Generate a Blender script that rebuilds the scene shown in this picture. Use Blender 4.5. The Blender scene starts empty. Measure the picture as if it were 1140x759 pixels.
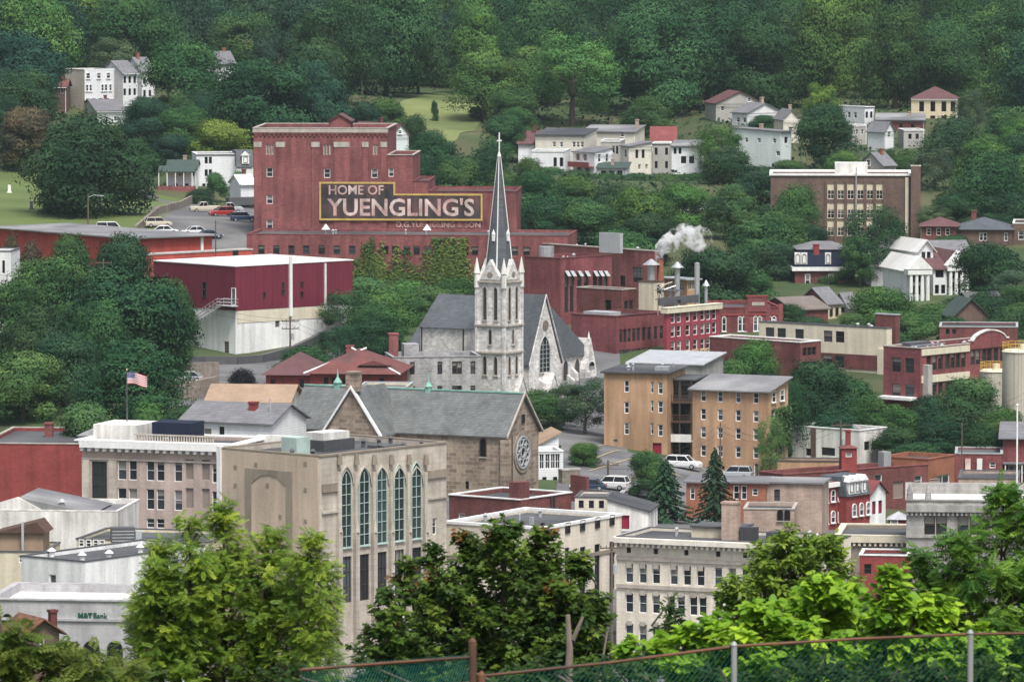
import bpy, bmesh, math, random
import numpy as np
from mathutils import Vector, Matrix
random.seed(7)
rng = np.random.default_rng(7)
sc = bpy.context.scene
COL = sc.collection
R = math.radians

# ------------------------------------------------------------------ camera, sky, sun, exposure
F, CX, CY, H = 6333.0, 570.0, 379.5, 90.0          # photo pixels (1140 wide), camera height
PITCH = math.atan(471.5 / F)
cam = bpy.data.cameras.new('camera')
cam.lens, cam.sensor_width = 200.0, 36.0
cam.clip_start, cam.clip_end = 1.0, 9000.0
cam.dof.use_dof = True
cam.dof.focus_distance = 800.0
cam.dof.aperture_fstop = 11.0
camo = bpy.data.objects.new('camera', cam); COL.objects.link(camo)
camo.location = (0, 0, H); camo.rotation_euler = (math.pi / 2 - PITCH, 0, 0)
sc.camera = camo

SUN_EL, SUN_AZ = 62.0, 160.0                        # azimuth clockwise from +Y (view direction): light from behind left
w = bpy.data.worlds.new('World'); sc.world = w; w.use_nodes = True
nt = w.node_tree; nt.nodes.clear()
sky = nt.nodes.new('ShaderNodeTexSky'); sky.sky_type = 'NISHITA'; sky.sun_disc = False
sky.sun_elevation = R(SUN_EL); sky.sun_rotation = R(SUN_AZ)
sky.air_density, sky.dust_density, sky.ozone_density = 1.0, 4.0, 1.0
hs = nt.nodes.new('ShaderNodeHueSaturation'); hs.inputs['Saturation'].default_value = 0.6   # a clouded, greyer sky
bg = nt.nodes.new('ShaderNodeBackground'); bg.inputs['Strength'].default_value = 0.11
wo = nt.nodes.new('ShaderNodeOutputWorld')
nt.links.new(sky.outputs[0], hs.inputs['Color']); nt.links.new(hs.outputs[0], bg.inputs[0]); nt.links.new(bg.outputs[0], wo.inputs[0])
sl = bpy.data.lights.new('sun', 'SUN'); sl.energy = 2.5; sl.angle = R(18); sl.color = (1.0, 0.975, 0.94)
so = bpy.data.objects.new('sun', sl); COL.objects.link(so)
_sd = Vector((math.sin(R(SUN_AZ)) * math.cos(R(SUN_EL)), math.cos(R(SUN_AZ)) * math.cos(R(SUN_EL)), math.sin(R(SUN_EL))))
so.rotation_euler = (-_sd).to_track_quat('-Z', 'Y').to_euler(); so.location = (0, 300, 400)
HAZE = 0.00003                                       # density of the air
vs = sc.view_settings
vs.view_transform = 'Standard'; vs.look = 'None'; vs.exposure = 0.6; vs.gamma = 1.0; vs.use_curve_mapping = False
cy = sc.cycles
cy.max_bounces = 5; cy.diffuse_bounces = 3; cy.glossy_bounces = 2; cy.transmission_bounces = 2
cy.transparent_max_bounces = 6; cy.volume_bounces = 4; cy.caustics_reflective = False; cy.caustics_refractive = False
cy.use_denoising = True
cy.volume_step_rate = 1.0

# ------------------------------------------------------------------ geometry of the view
cp, sp_ = math.cos(PITCH), math.sin(PITCH)
def ray(px, py):                                     # direction with y = 1 through a photo pixel
    u, v = (px - CX) / F, (CY - py) / F
    d = Vector((u, cp + v * sp_, -sp_ + v * cp))
    return d / d.y
def P(px, py, D):
    return ray(px, py) * D + Vector((0, 0, H))
def proj(p):
    f = p.y * cp - (p.z - H) * sp_
    return CX + F * p.x / f, CY - F * (p.y * sp_ + (p.z - H) * cp) / f

# terrain through known ground points
_g = [(700,530,720),(850,527,750),(690,500,745),(560,450,830),(650,440,825),(265,400,860),(390,365,880),(215,385,870),(225,245,1000),
 (60,240,1010),(20,212,1060),(250,226,1076),(200,228,1072),(120,235,1020),(282,262,985),(420,350,940),(500,352,935),(640,352,930),(770,412,860),(850,380,880),(1000,472,800),(950,464,806),(930,545,752),(900,540,742),(965,548,748),(950,524,780),
 (1035,335,940),(950,277,1040),(910,322,960),(690,202,1190),(610,195,1195),(120,140,1238),(80,138,1236),(40,125,1230),(840,140,1270),(1040,132,1290),(885,190,1200),
 (490,140,1290),(500,105,1380),(240,82,1290),(980,180,1180),(1080,270,1020),(420,165,1160),(770,245,1080),(210,425,790),(150,470,760),
 (310,435,790),(430,440,790),(650,600,640),(500,560,680),(860,590,655),(930,604,670),(1000,592,712),(1060,575,735),(1120,565,740),(1100,450,780),(60,560,700)]
ctrl = [tuple(P(*g)) for g in _g]
for x in (-260, -90, 0, 90, 260):
    for y, z in ((-150,95),(0,87.5),(40,83.5),(63,80),(110,72),(200,54),(300,38),(400,22),(500,9),(560,5)):
        ctrl.append((x * (.35 if y < 120 else .8), y, z))
    for y, z in ((1450,49),(1550,54),(1650,61),(1800,75),(2100,110),(2600,150),(3600,160)):
        ctrl.append((x * 1.6, y, z))
for x in (-75, -45, -15, 15, 45, 75): ctrl.append((x, 620 - abs(x) * .3, 9.5))
for y, z in ((600,10),(700,18),(800,20),(900,27),(1000,36),(1100,39),(1250,46)):
    ctrl += [(-420, y, z + 8), (420, y, z + 6), (-900, y, z + 30), (900, y, z + 25)]
cA = np.array(ctrl, float)
_d = np.linalg.norm(cA[:, None, :2] - cA[None, :, :2], axis=2)
_n = len(cA)
_K = np.zeros((_n + 3, _n + 3)); _K[:_n, :_n] = _d - np.eye(_n) * 6.0
_K[:_n, _n] = 1; _K[:_n, _n + 1:] = cA[:, :2] / 1000; _K[_n:, :_n] = _K[:_n, _n:].T
_w = np.linalg.solve(_K, np.concatenate([cA[:, 2], np.zeros(3)]))
def terr(X, Y):
    X = np.atleast_1d(np.asarray(X, float)); Y = np.atleast_1d(np.asarray(Y, float))
    d = np.sqrt((X[:, None] - cA[None, :, 0]) ** 2 + (Y[:, None] - cA[None, :, 1]) ** 2 + 9.0)
    return d @ _w[:_n] + _w[_n] + X / 1000 * _w[_n + 1] + Y / 1000 * _w[_n + 2]
def tz(x, y): return float(terr(x, y)[0])
def ground(px, py, d0=400.0, d1=2200.0):             # where the sight line through a pixel meets the ground
    r = ray(px, py); D = np.arange(d0, d1, 2.0)
    g = terr(r.x * D, D) - (H + r.z * D)
    k = np.argmax(g > 0)
    return Vector((r.x * D[k], D[k], tz(r.x * D[k], D[k])))

# ------------------------------------------------------------------ materials
MATS = {}
def _nodes(name):
    m = bpy.data.materials.new(name); m.use_nodes = True
    t = m.node_tree; b = t.nodes['Principled BSDF']
    return m, t, b
def _math(t, op, a, b=None):
    n = t.nodes.new('ShaderNodeMath'); n.operation = op
    for i, v in enumerate((a, b)):
        if v is None: continue
        if isinstance(v, (int, float)): n.inputs[i].default_value = v
        else: t.links.new(v, n.inputs[i])
    return n.outputs[0]
def mat(name, col, kind='plain', var=.16, scale=.35, streak=.14, rough=.85, size=(.6, .25), col2=None, mortar=None, msize=.02, spec=.25, metal=0.0, fine=.08):
    m, t, b = _nodes(name); L = t.links
    b.inputs['Roughness'].default_value = rough; b.inputs['Specular IOR Level'].default_value = spec; b.inputs['Metallic'].default_value = metal
    tc = t.nodes.new('ShaderNodeTexCoord'); ob = tc.outputs['Object']
    oi = t.nodes.new('ShaderNodeObjectInfo')
    off = t.nodes.new('ShaderNodeVectorMath'); off.operation = 'ADD'; L.new(ob, off.inputs[0])
    sc_ = t.nodes.new('ShaderNodeVectorMath'); sc_.operation = 'SCALE'; sc_.inputs[0].default_value = (37, 53, 71); L.new(oi.outputs['Random'], sc_.inputs['Scale'])
    L.new(sc_.outputs[0], off.inputs[1]); oc = off.outputs[0]
    def noise(vec, s, det=4):
        n = t.nodes.new('ShaderNodeTexNoise'); n.inputs['Scale'].default_value = s; n.inputs['Detail'].default_value = det
        L.new(vec, n.inputs['Vector']); return n.outputs['Fac']
    val = _math(t, 'MULTIPLY', _math(t, 'SUBTRACT', noise(oc, scale, 6), .5), var * 4)
    mp = t.nodes.new('ShaderNodeMapping'); mp.inputs['Scale'].default_value = (1.1, 1.1, .1); L.new(oc, mp.inputs['Vector'])
    val = _math(t, 'ADD', val, _math(t, 'MULTIPLY', _math(t, 'SUBTRACT', noise(mp.outputs[0], 1.0, 3), .5), streak * 4))
    val = _math(t, 'ADD', val, _math(t, 'MULTIPLY', _math(t, 'SUBTRACT', noise(oc, 3.5, 2), .5), fine * 4))
    val = _math(t, 'ADD', val, 1.0)
    val = _math(t, 'MAXIMUM', val, .25)
    c3 = tuple(col) + (1,)
    if kind in ('brick', 'stone'):
        sx = t.nodes.new('ShaderNodeSeparateXYZ'); L.new(ob, sx.inputs[0])
        cb = t.nodes.new('ShaderNodeCombineXYZ'); L.new(_math(t, 'ADD', sx.outputs[0], sx.outputs[1]), cb.inputs[0]); L.new(sx.outputs[2], cb.inputs[1])
        br = t.nodes.new('ShaderNodeTexBrick'); L.new(cb.outputs[0], br.inputs['Vector'])
        br.inputs['Scale'].default_value = 1.0; br.inputs['Brick Width'].default_value = size[0]; br.inputs['Row Height'].default_value = size[1]
        br.inputs['Mortar Size'].default_value = msize; br.inputs['Bias'].default_value = 0.0
        br.inputs['Color1'].default_value = c3; br.inputs['Color2'].default_value = tuple(col2 or [c * .7 for c in col]) + (1,)
        br.inputs['Mortar'].default_value = tuple(mortar or [c * .8 for c in col]) + (1,)
        base = br.outputs['Color']
    else:
        rgb = t.nodes.new('ShaderNodeRGB'); rgb.outputs[0].default_value = c3; base = rgb.outputs[0]
        if col2:
            mx0 = t.nodes.new('ShaderNodeMix'); mx0.data_type = 'RGBA'; mx0.inputs['B'].default_value = tuple(col2) + (1,)
            rp = t.nodes.new('ShaderNodeMapRange'); rp.inputs[1].default_value = .45; rp.inputs[2].default_value = .6
            L.new(noise(oc, scale * .6, 6), rp.inputs[0]); L.new(rp.outputs[0], mx0.inputs['Factor']); L.new(base, mx0.inputs['A']); base = mx0.outputs['Result']
    if kind in ('siding', 'seam'):
        sx = t.nodes.new('ShaderNodeSeparateXYZ'); L.new(ob, sx.inputs[0])
        co = sx.outputs[2] if kind == 'siding' else _math(t, 'ADD', sx.outputs[0], sx.outputs[1])
        fr = _math(t, 'FRACT', _math(t, 'DIVIDE', co, size[0]))
        val = _math(t, 'MULTIPLY', val, _math(t, 'SUBTRACT', 1.0, _math(t, 'MULTIPLY', _math(t, 'LESS_THAN', fr, .18 if size[0] < 2 else .045), .22)))
    mx = t.nodes.new('ShaderNodeVectorMath'); mx.operation = 'SCALE'
    L.new(base, mx.inputs[0]); L.new(val, mx.inputs['Scale'])
    L.new(mx.outputs[0], b.inputs['Base Color'])
    MATS[name] = m; return m

mat('brick_red', (.255,.082,.078), 'brick', .32, .2, .28, size=(.5,.16), col2=(.17,.055,.055), mortar=(.24,.12,.11), msize=.015)
mat('brick_dark', (.185,.06,.055), 'brick', .3, .3, .24, size=(.5,.16), col2=(.12,.038,.035), mortar=(.17,.09,.08), msize=.015)
mat('brick_maroon', (.235,.07,.07), 'brick', .3, .25, .24, size=(.5,.16), col2=(.17,.045,.05), mortar=(.2,.09,.09), msize=.015)
mat('brick_orange', (.36,.13,.075), 'brick', .22, .3, .2, size=(.5,.16), col2=(.28,.1,.06), mortar=(.3,.17,.12), msize=.015)
mat('brick_brown', (.16,.105,.082), 'brick', .2, .3, .14, size=(.5,.16), col2=(.12,.075,.06), mortar=(.16,.12,.1), msize=.015)
mat('brick_pale', (.42,.31,.25), 'brick', .22, .4, .22, size=(.6,.2), col2=(.34,.25,.2), mortar=(.45,.36,.3), msize=.02)
mat('brick_paint', (.28,.058,.052), 'brick', .2, .4, .18, size=(.5,.16), col2=(.22,.046,.043), mortar=(.25,.065,.06), msize=.012)
mat('magenta_brick', (.33,.05,.075), 'brick', .15, .3, .16, size=(.5,.16), col2=(.28,.045,.065), mortar=(.3,.08,.09), msize=.012)
mat('metal_maroon', (.165,.023,.042), 'seam', .1, .2, .16, .5, size=(.9,), spec=.4)
mat('paint_orange', (.46,.085,.07), 'plain', .14, .25, .16)
mat('stucco_orange', (.39,.245,.148), 'plain', .18, .22, .3, col2=(.45,.29,.18))
mat('slate_grey', (.155,.165,.16), 'brick', .2, .3, .14, .7, size=(.5,.28), col2=(.115,.122,.12), mortar=(.09,.095,.095), msize=.02, spec=.3)
mat('limestone', (.50,.45,.38), 'stone', .17, .3, .24, size=(1.4,.6), col2=(.44,.39,.33), mortar=(.38,.34,.29), msize=.02)
mat('tan_wall', (.50,.40,.31), 'plain', .15, .16, .16, col2=(.45,.37,.3))
mat('tan_dark', (.27,.23,.18), 'plain', .16, .3, .15)
mat('pink_stone', (.46,.37,.32), 'brick', .14, .25, .18, size=(.9,.3), col2=(.42,.33,.285), mortar=(.4,.33,.29), msize=.02)
mat('cream_stone', (.70,.64,.54), 'stone', .1, .3, .18, size=(1.2,.45), col2=(.66,.6,.5), mortar=(.6,.545,.45), msize=.02)
mat('cream_paint', (.62,.56,.42), 'plain', .1, .3, .16)
mat('church_stone', (.74,.72,.69), 'stone', .2, .45, .16, size=(.62,.34), col2=(.46,.44,.42), mortar=(.56,.55,.53), msize=.03, fine=.16)
mat('rectory_stone', (.38,.37,.37), 'stone', .18, .4, .2, size=(.7,.36), col2=(.26,.26,.27), mortar=(.4,.39,.38), msize=.035, fine=.14)
mat('brown_stone', (.36,.28,.21), 'stone', .22, .35, .2, size=(1.1,.5), col2=(.19,.14,.105), mortar=(.32,.28,.24), msize=.04, fine=.15)
mat('bank_stone', (.42,.41,.42), 'stone', .14, .25, .2, size=(1.6,.7), col2=(.39,.38,.39), mortar=(.36,.35,.36), msize=.02)
mat('grey_stone', (.36,.35,.33), 'stone', .18, .3, .3, size=(1.2,.5), col2=(.32,.31,.29), mortar=(.27,.26,.25), msize=.025)
mat('white_paint', (.74,.74,.73), 'plain', .1, .25, .22)
mat('white_siding', (.74,.75,.76), 'siding', .05, .3, .08, size=(.32,))
mat('cream_siding', (.68,.64,.55), 'siding', .06, .3, .08, size=(.32,))
mat('grey_siding', (.42,.4,.37), 'siding', .06, .3, .08, size=(.32,))
mat('mint_siding', (.65,.71,.69), 'siding', .06, .3, .08, size=(.32,))
mat('yellow_siding', (.66,.57,.4), 'siding', .06, .3, .08, size=(.32,))
mat('white_stucco', (.68,.66,.62), 'plain', .16, .3, .34)
mat('white_trim', (.78,.78,.76), 'plain', .06, .5, .08)
mat('cream_trim', (.66,.6,.47), 'plain', .08, .5, .12)
mat('stone_trim', (.42,.38,.33), 'plain', .14, .6, .2)
mat('dark_trim', (.05,.047,.045), 'plain', .1, .5, .1)
mat('brown_trim', (.1,.06,.045), 'plain', .1, .5, .1)
mat('red_trim', (.36,.03,.04), 'plain', .1, .5, .1)
mat('green_trim', (.40,.50,.46), 'plain', .15, .5, .1)
mat('tar', (.062,.065,.07), 'seam', .25, .14, 0, .8, size=(2.4,), col2=(.10,.102,.105))
mat('tar_grey', (.17,.17,.18), 'seam', .25, .17, 0, .85, size=(2.1,), col2=(.25,.25,.25))
mat('membrane', (.72,.71,.69), 'seam', .1, .14, 0, .7, size=(3.0,), col2=(.6,.59,.56))
mat('slate', (.105,.115,.125), 'brick', .18, .3, .12, .6, size=(.5,.28), col2=(.075,.083,.093), mortar=(.06,.065,.075), msize=.02, spec=.4)
mat('shingle_grey', (.2,.2,.21), 'brick', .16, .3, .1, .85, size=(.6,.25), col2=(.16,.16,.17), mortar=(.13,.13,.14), msize=.02)
mat('shingle_green', (.055,.08,.07), 'plain', .14, .5, .1)
mat('shingle_brown', (.33,.235,.165), 'plain', .14, .4, .1)
mat('roof_red', (.2,.06,.058), 'plain', .2, .4, .12)
mat('rail_red', (.2,.055,.05), 'plain', .15, .5, .1)
mat('shingle_umber', (.17,.145,.125), 'plain', .16, .4, .1)
mat('shingle_red', (.16,.06,.055), 'plain', .2, .4, .12, col2=(.12,.06,.055))
mat('shingle_maroon', (.125,.062,.064), 'plain', .16, .4, .12)
mat('copper', (.22,.42,.35), 'plain', .16, .8, .2)
mat('metal_grey', (.4,.41,.42), 'plain', .12, .5, .1, .45, spec=.5)
mat('metal_dark', (.1,.1,.105), 'plain', .12, .5, .1, .5)
mat('steel', (.55,.56,.57), 'plain', .1, .5, .1, .35, spec=.5, metal=.6)
mat('rust', (.18,.085,.05), 'plain', .3, 1.5, .2, .9, col2=(.1,.06,.045))
mat('wood_pole', (.13,.1,.08), 'plain', .2, 1., .2, .9)
mat('bark', (.12,.1,.08), 'plain', .25, 2., .2, .95)
mat('pale_bark', (.21,.17,.14), 'plain', .25, 3., .2, .95)
mat('sign_black', (.06,.048,.05), 'plain', .3, .5, .35, .9, col2=(.11,.062,.06))
mat('sign_yellow', (.52,.37,.12), 'plain', .15, .5, .1)
mat('sign_letter', (.62,.5,.46), 'plain', .3, .6, .3, col2=(.47,.3,.27))
mat('faded_letter', (.47,.3,.27), 'plain', .3, .7, .3, col2=(.36,.17,.15))
mat('bank_green', (.01,.09,.05), 'plain', .05)
mat('gold_letter', (.62,.5,.3), 'plain', .15)
mat('concrete', (.4,.38,.35), 'plain', .2, .3, .25)
mat('old_wall', (.28,.24,.2), 'stone', .25, .3, .3, size=(.9,.4), col2=(.2,.17,.14), msize=.03)
mat('asphalt', (.12,.12,.125), 'plain', .25, .16, 0, .9, col2=(.165,.163,.16), fine=.1)
mat('cornice_cream', (.7,.66,.58), 'plain', .08, .5, .16)
mat('road_paint', (.5,.4,.2), 'plain', .2, 1.)
mat('road_white', (.6,.6,.58), 'plain', .2, 1.)
mat('lawn', (.10,.14,.042), 'plain', .22, .05, 0, .95, col2=(.115,.15,.05), fine=.15)
mat('dry_grass', (.17,.2,.075), 'plain', .22, .06, 0, .95, col2=(.11,.14,.05), fine=.15)
mat('dirt', (.2,.15,.1), 'plain', .25, .1, 0, .95)
mat('tank_metal', (.5,.46,.38), 'seam', .06, .3, .1, .5, size=(.35,))
mat('yellow_paint', (.65,.45,.08), 'plain', .1)
mat('rubber', (.02,.02,.02), 'plain', .1)
mat('fence_wire', (.01,.14,.115), 'plain', .1, 2., .05, .5, spec=.4)
mat('galvanised', (.3,.31,.31), 'plain', .1, 2., .1, .5, spec=.5)
mat('tarp_navy', (.016,.022,.045), 'plain', .1)
mat('tile_terra', (.42,.3,.2), 'plain', .2)
mat('door_red', (.3,.02,.05), 'plain', .1)
mat('curtain', (.4,.38,.34), 'plain', .1)
mat('terrain_mix', (.052,.08,.03), 'plain', .3, .05, 0, .95, col2=(.085,.09,.042), fine=.2)

def glass(name, col, rough=.12, rnd=.5):
    m, t, b = _nodes(name); L = t.links
    oi = t.nodes.new('ShaderNodeObjectInfo')
    v = _math(t, 'ADD', .55, _math(t, 'MULTIPLY', _math(t, 'POWER', oi.outputs['Random'], 2.5), rnd * 4))
    rgb = t.nodes.new('ShaderNodeRGB'); rgb.outputs[0].default_value = tuple(col) + (1,)
    s = t.nodes.new('ShaderNodeVectorMath'); s.operation = 'SCALE'; L.new(rgb.outputs[0], s.inputs[0]); L.new(v, s.inputs['Scale'])
    if name == 'glass':                               # a roller blind drawn part of the way in some windows
        tc = t.nodes.new('ShaderNodeTexCoord'); sx = t.nodes.new('ShaderNodeSeparateXYZ'); L.new(tc.outputs['Generated'], sx.inputs[0])
        r2 = _math(t, 'FRACT', _math(t, 'MULTIPLY', oi.outputs['Random'], 17.31)); r3 = _math(t, 'FRACT', _math(t, 'MULTIPLY', oi.outputs['Random'], 41.7))
        f = _math(t, 'MULTIPLY', _math(t, 'GREATER_THAN', sx.outputs[2], _math(t, 'ADD', .3, _math(t, 'MULTIPLY', r2, .6))), _math(t, 'GREATER_THAN', r3, .45))
        mx = t.nodes.new('ShaderNodeMix'); mx.data_type = 'RGBA'; L.new(f, mx.inputs['Factor']); L.new(s.outputs[0], mx.inputs['A']); mx.inputs['B'].default_value = (.23, .22, .2, 1)
        L.new(mx.outputs['Result'], b.inputs['Base Color'])
    else: L.new(s.outputs[0], b.inputs['Base Color'])
    b.inputs['Roughness'].default_value = rough; b.inputs['Specular IOR Level'].default_value = .45
    MATS[name] = m
glass('glass', (.035,.04,.047)); glass('louvre', (.075,.075,.078), .6, .1); glass('glass_dark', (.016,.018,.022), .15, .3); glass('glass_teal', (.035,.055,.055), .15, .2)
glass('boarded', (.33,.29,.22), .9, .12); glass('bricked', (.42,.335,.29), .9, .03); glass('glass_pale', (.2,.2,.2), .3, .3)

def foliage(name, rough=.6, trans=.0):
    m, t, b = _nodes(name); L = t.links
    oi = t.nodes.new('ShaderNodeObjectInfo'); at = t.nodes.new('ShaderNodeAttribute'); at.attribute_name = 'tint'
    s = t.nodes.new('ShaderNodeVectorMath'); s.operation = 'SCALE'; L.new(oi.outputs['Color'], s.inputs[0]); L.new(at.outputs['Fac'], s.inputs['Scale'])
    # yellower where the leaf's own value is high
    mx = t.nodes.new('ShaderNodeVectorMath'); mx.operation = 'MULTIPLY'; L.new(s.outputs[0], mx.inputs[0])
    cb = t.nodes.new('ShaderNodeCombineXYZ'); cb.inputs[1].default_value = 1.0
    L.new(_math(t, 'ADD', .55, _math(t, 'MULTIPLY', at.outputs['Fac'], .45)), cb.inputs[0])
    L.new(_math(t, 'SUBTRACT', 1.25, _math(t, 'MULTIPLY', at.outputs['Fac'], .25)), cb.inputs[2])
    L.new(cb.outputs[0], mx.inputs[1])
    L.new(mx.outputs[0], b.inputs['Base Color']); b.inputs['Roughness'].default_value = rough; b.inputs['Specular IOR Level'].default_value = .2 if trans else .06
    if trans > 0:
        tr = t.nodes.new('ShaderNodeBsdfTranslucent'); ms = t.nodes.new('ShaderNodeMixShader'); ms.inputs[0].default_value = trans
        o = t.nodes['Material Output']; L.new(mx.outputs[0], tr.inputs[0]); L.new(b.outputs[0], ms.inputs[1]); L.new(tr.outputs[0], ms.inputs[2]); L.new(ms.outputs[0], o.inputs[0])
    MATS[name] = m
foliage('foliage', .8); foliage('leaf', .45, .45)
m, t, b = _nodes('car_paint'); oi = t.nodes.new('ShaderNodeObjectInfo'); t.links.new(oi.outputs['Color'], b.inputs['Base Color'])
b.inputs['Roughness'].default_value = .25; b.inputs['Coat Weight'].default_value = .4; MATS['car_paint'] = m

# ------------------------------------------------------------------ object helpers
def tag(o, label=None, cat=None, group=None, kind=None):
    if label: o['label'] = label
    if cat: o['category'] = cat
    if group: o['group'] = group
    if kind: o['kind'] = kind
    return o
def empty(name, loc, rz=0.0, label=None, cat=None, group=None):
    o = bpy.data.objects.new(name, None); COL.objects.link(o); o.empty_display_size = .5
    o.location = loc; o.rotation_euler = (0, 0, rz)
    return tag(o, label, cat, group)
class MB:
    def __init__(s): s.v, s.f, s.m = [], [], []
    def face(s, pts, m=0):
        n = len(s.v); s.v += [tuple(p) for p in pts]; s.f.append(tuple(range(n, n + len(pts)))); s.m.append(m)
    def box(s, x0, x1, y0, y1, z0, z1, m=0):
        n = len(s.v)
        s.v += [(x, y, z) for z in (z0, z1) for y in (y0, y1) for x in (x0, x1)]
        for f in ((0,2,3,1),(4,5,7,6),(0,1,5,4),(2,6,7,3),(0,4,6,2),(1,3,7,5)):
            s.f.append(tuple(n + i for i in f)); s.m.append(m)
    def prism(s, poly, ext, m=0):                    # poly: list of 3-D points, ext: vector
        n = len(poly); k = len(s.v); e = Vector(ext)
        s.v += [tuple(Vector(p)) for p in poly] + [tuple(Vector(p) + e) for p in poly]
        s.f.append(tuple(k + i for i in range(n))[::-1]); s.m.append(m)
        s.f.append(tuple(k + n + i for i in range(n))); s.m.append(m)
        for i in range(n):
            j = (i + 1) % n; s.f.append((k + i, k + j, k + n + j, k + n + i)); s.m.append(m)
    def loft(s, rings, m=0, caps=True):
        n = len(rings[0]); k = len(s.v)
        for r in rings: s.v += [tuple(p) for p in r]
        for a in range(len(rings) - 1):
            for i in range(n):
                j = (i + 1) % n
                s.f.append((k + a*n + i, k + a*n + j, k + (a+1)*n + j, k + (a+1)*n + i)); s.m.append(m)
        if caps:
            s.f.append(tuple(k + i for i in range(n))[::-1]); s.m.append(m)
            e = k + (len(rings) - 1) * n; s.f.append(tuple(e + i for i in range(n))); s.m.append(m)
    def cyl(s, x, y, z0, z1, r0, r1=None, n=8, m=0, rot=0.0):
        r1 = r0 if r1 is None else r1
        s.loft([[(x + r * math.cos(2*math.pi*i/n + rot), y + r * math.sin(2*math.pi*i/n + rot), z) for i in range(n)] for z, r in ((z0, r0), (z1, max(r1, .002)))], m)
    def tube(s, pts, rad, n=5, m=0):
        pts = [Vector(p) for p in pts]; rr = rad if isinstance(rad, (list, tuple)) else [rad] * len(pts); rings = []
        for i, p in enumerate(pts):
            d = (pts[min(i+1, len(pts)-1)] - pts[max(i-1, 0)]).normalized()
            a = d.cross(Vector((0, 0, 1)) if abs(d.z) < .9 else Vector((1, 0, 0))).normalized(); b = d.cross(a)
            rings.append([p + (a * math.cos(2*math.pi*k/n) + b * math.sin(2*math.pi*k/n)) * rr[i] for k in range(n)])
        s.loft(rings, m)
    def mesh(s, name, mats):
        me = bpy.data.meshes.new(name); me.from_pydata(s.v, [], s.f)
        for x in ([mats] if isinstance(mats, str) else mats): me.materials.append(MATS[x])
        me.polygons.foreach_set('material_index', s.m); me.update(); return me
    def build(s, name, mats, parent=None, loc=(0,0,0), smooth=False):
        me = s.mesh(name, mats)
        bm = bmesh.new(); bm.from_mesh(me); bmesh.ops.recalc_face_normals(bm, faces=bm.faces); bm.to_mesh(me); bm.free()
        if smooth: me.polygons.foreach_set('use_smooth', [True] * len(me.polygons))
        return link(name, me, parent, loc)
def link(name, me, parent=None, loc=(0,0,0), rz=0.0):
    o = bpy.data.objects.new(name, me); COL.objects.link(o); o.location = loc; o.rotation_euler = (0, 0, rz)
    if parent: o.parent = parent
    return o
def dup(src, parent=None):                            # a thing with its parts and sub-parts
    c = src.copy(); COL.objects.link(c)
    if parent: c.parent = parent
    for ch in src.children: dup(ch, c)
    return c
def text(body, width, height, m, parent, loc, rz=0.0, ext=.03, name='lettering', bold=.0):
    cu = bpy.data.curves.new(name, 'FONT'); cu.body = body; cu.extrude = ext; cu.offset = bold; cu.align_x = 'LEFT'; cu.resolution_u = 3
    o = bpy.data.objects.new(name, cu); COL.objects.link(o); bpy.context.view_layer.update()
    me = bpy.data.meshes.new_from_object(o.evaluated_get(bpy.context.evaluated_depsgraph_get()))
    bpy.data.objects.remove(o)
    co = np.empty(len(me.vertices) * 3); me.vertices.foreach_get('co', co); co = co.reshape(-1, 3)
    lo, hi = co.min(0), co.max(0)
    out = np.zeros_like(co)
    out[:, 0] = (co[:, 0] - lo[0]) / (hi[0] - lo[0]) * width; out[:, 2] = (co[:, 1] - lo[1]) / (hi[1] - lo[1]) * height
    out[:, 1] = -co[:, 2]
    me.vertices.foreach_set('co', out.ravel()); me.materials.clear(); me.materials.append(MATS[m]); me.update()
    return link(name, me, parent, loc, rz)

# ------------------------------------------------------------------ windows (shared meshes: frame > pane)
#          frame mat, bar width, columns, rows, sill mat, lintel mat, pane mat, shape
STY = {'sash': ('white_trim', .1, 1, 2, 'white_trim', None, 'glass', 'r'), 'dark': ('dark_trim', .07, 1, 2, None, None, 'glass_dark', 'r'),
 'brown': ('brown_trim', .07, 1, 2, 'stone_trim', None, 'glass', 'r'), 'stone': ('white_trim', .07, 1, 2, 'stone_trim', 'stone_trim', 'glass', 'r'),
 'tall': ('dark_trim', .06, 1, 1, None, None, 'glass_dark', 'r'), 'grid': ('dark_trim', .06, 3, 4, 'stone_trim', None, 'glass', 'r'),
 'gridw': ('white_trim', .07, 2, 2, 'stone_trim', None, 'glass', 'r'), 'boarded': ('white_trim', .08, 1, 1, 'stone_trim', None, 'boarded', 'r'),
 'bricked': ('stone_trim', .05, 1, 1, 'stone_trim', None, 'bricked', 'r'), 'arch': ('white_trim', .1, 1, 2, 'white_trim', None, 'glass', 'a'),
 'archd': ('dark_trim', .08, 1, 1, 'stone_trim', None, 'glass_dark', 'a'), 'lancet': ('stone_trim', .1, 1, 1, 'stone_trim', None, 'louvre', 'p'),
 'lancetg': ('metal_grey', .1, 3, 7, 'stone_trim', None, 'glass_teal', 'p'), 'gothic': ('green_trim', .1, 2, 7, 'green_trim', None, 'glass_teal', 'p'),
 'gothlow': ('dark_trim', .08, 3, 3, 'stone_trim', None, 'glass', 'r'), 'door': ('white_trim', .1, 1, 1, None, None, 'glass_pale', 'r'),
 'reddoor': ('dark_trim', .06, 1, 1, None, None, 'door_red', 'r'), 'vent': ('stone_trim', .06, 1, 5, None, None, 'metal_dark', 'r'),
 'two': ('white_trim', .09, 2, 2, 'stone_trim', None, 'glass', 'r'), 'school': ('cream_trim', .12, 2, 2, 'cream_trim', None, 'glass', 'b'), 'open': ('dark_trim', .06, 2, 2, 'stone_trim', None, 'glass_dark', 'r')}
_wc = {}
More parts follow.
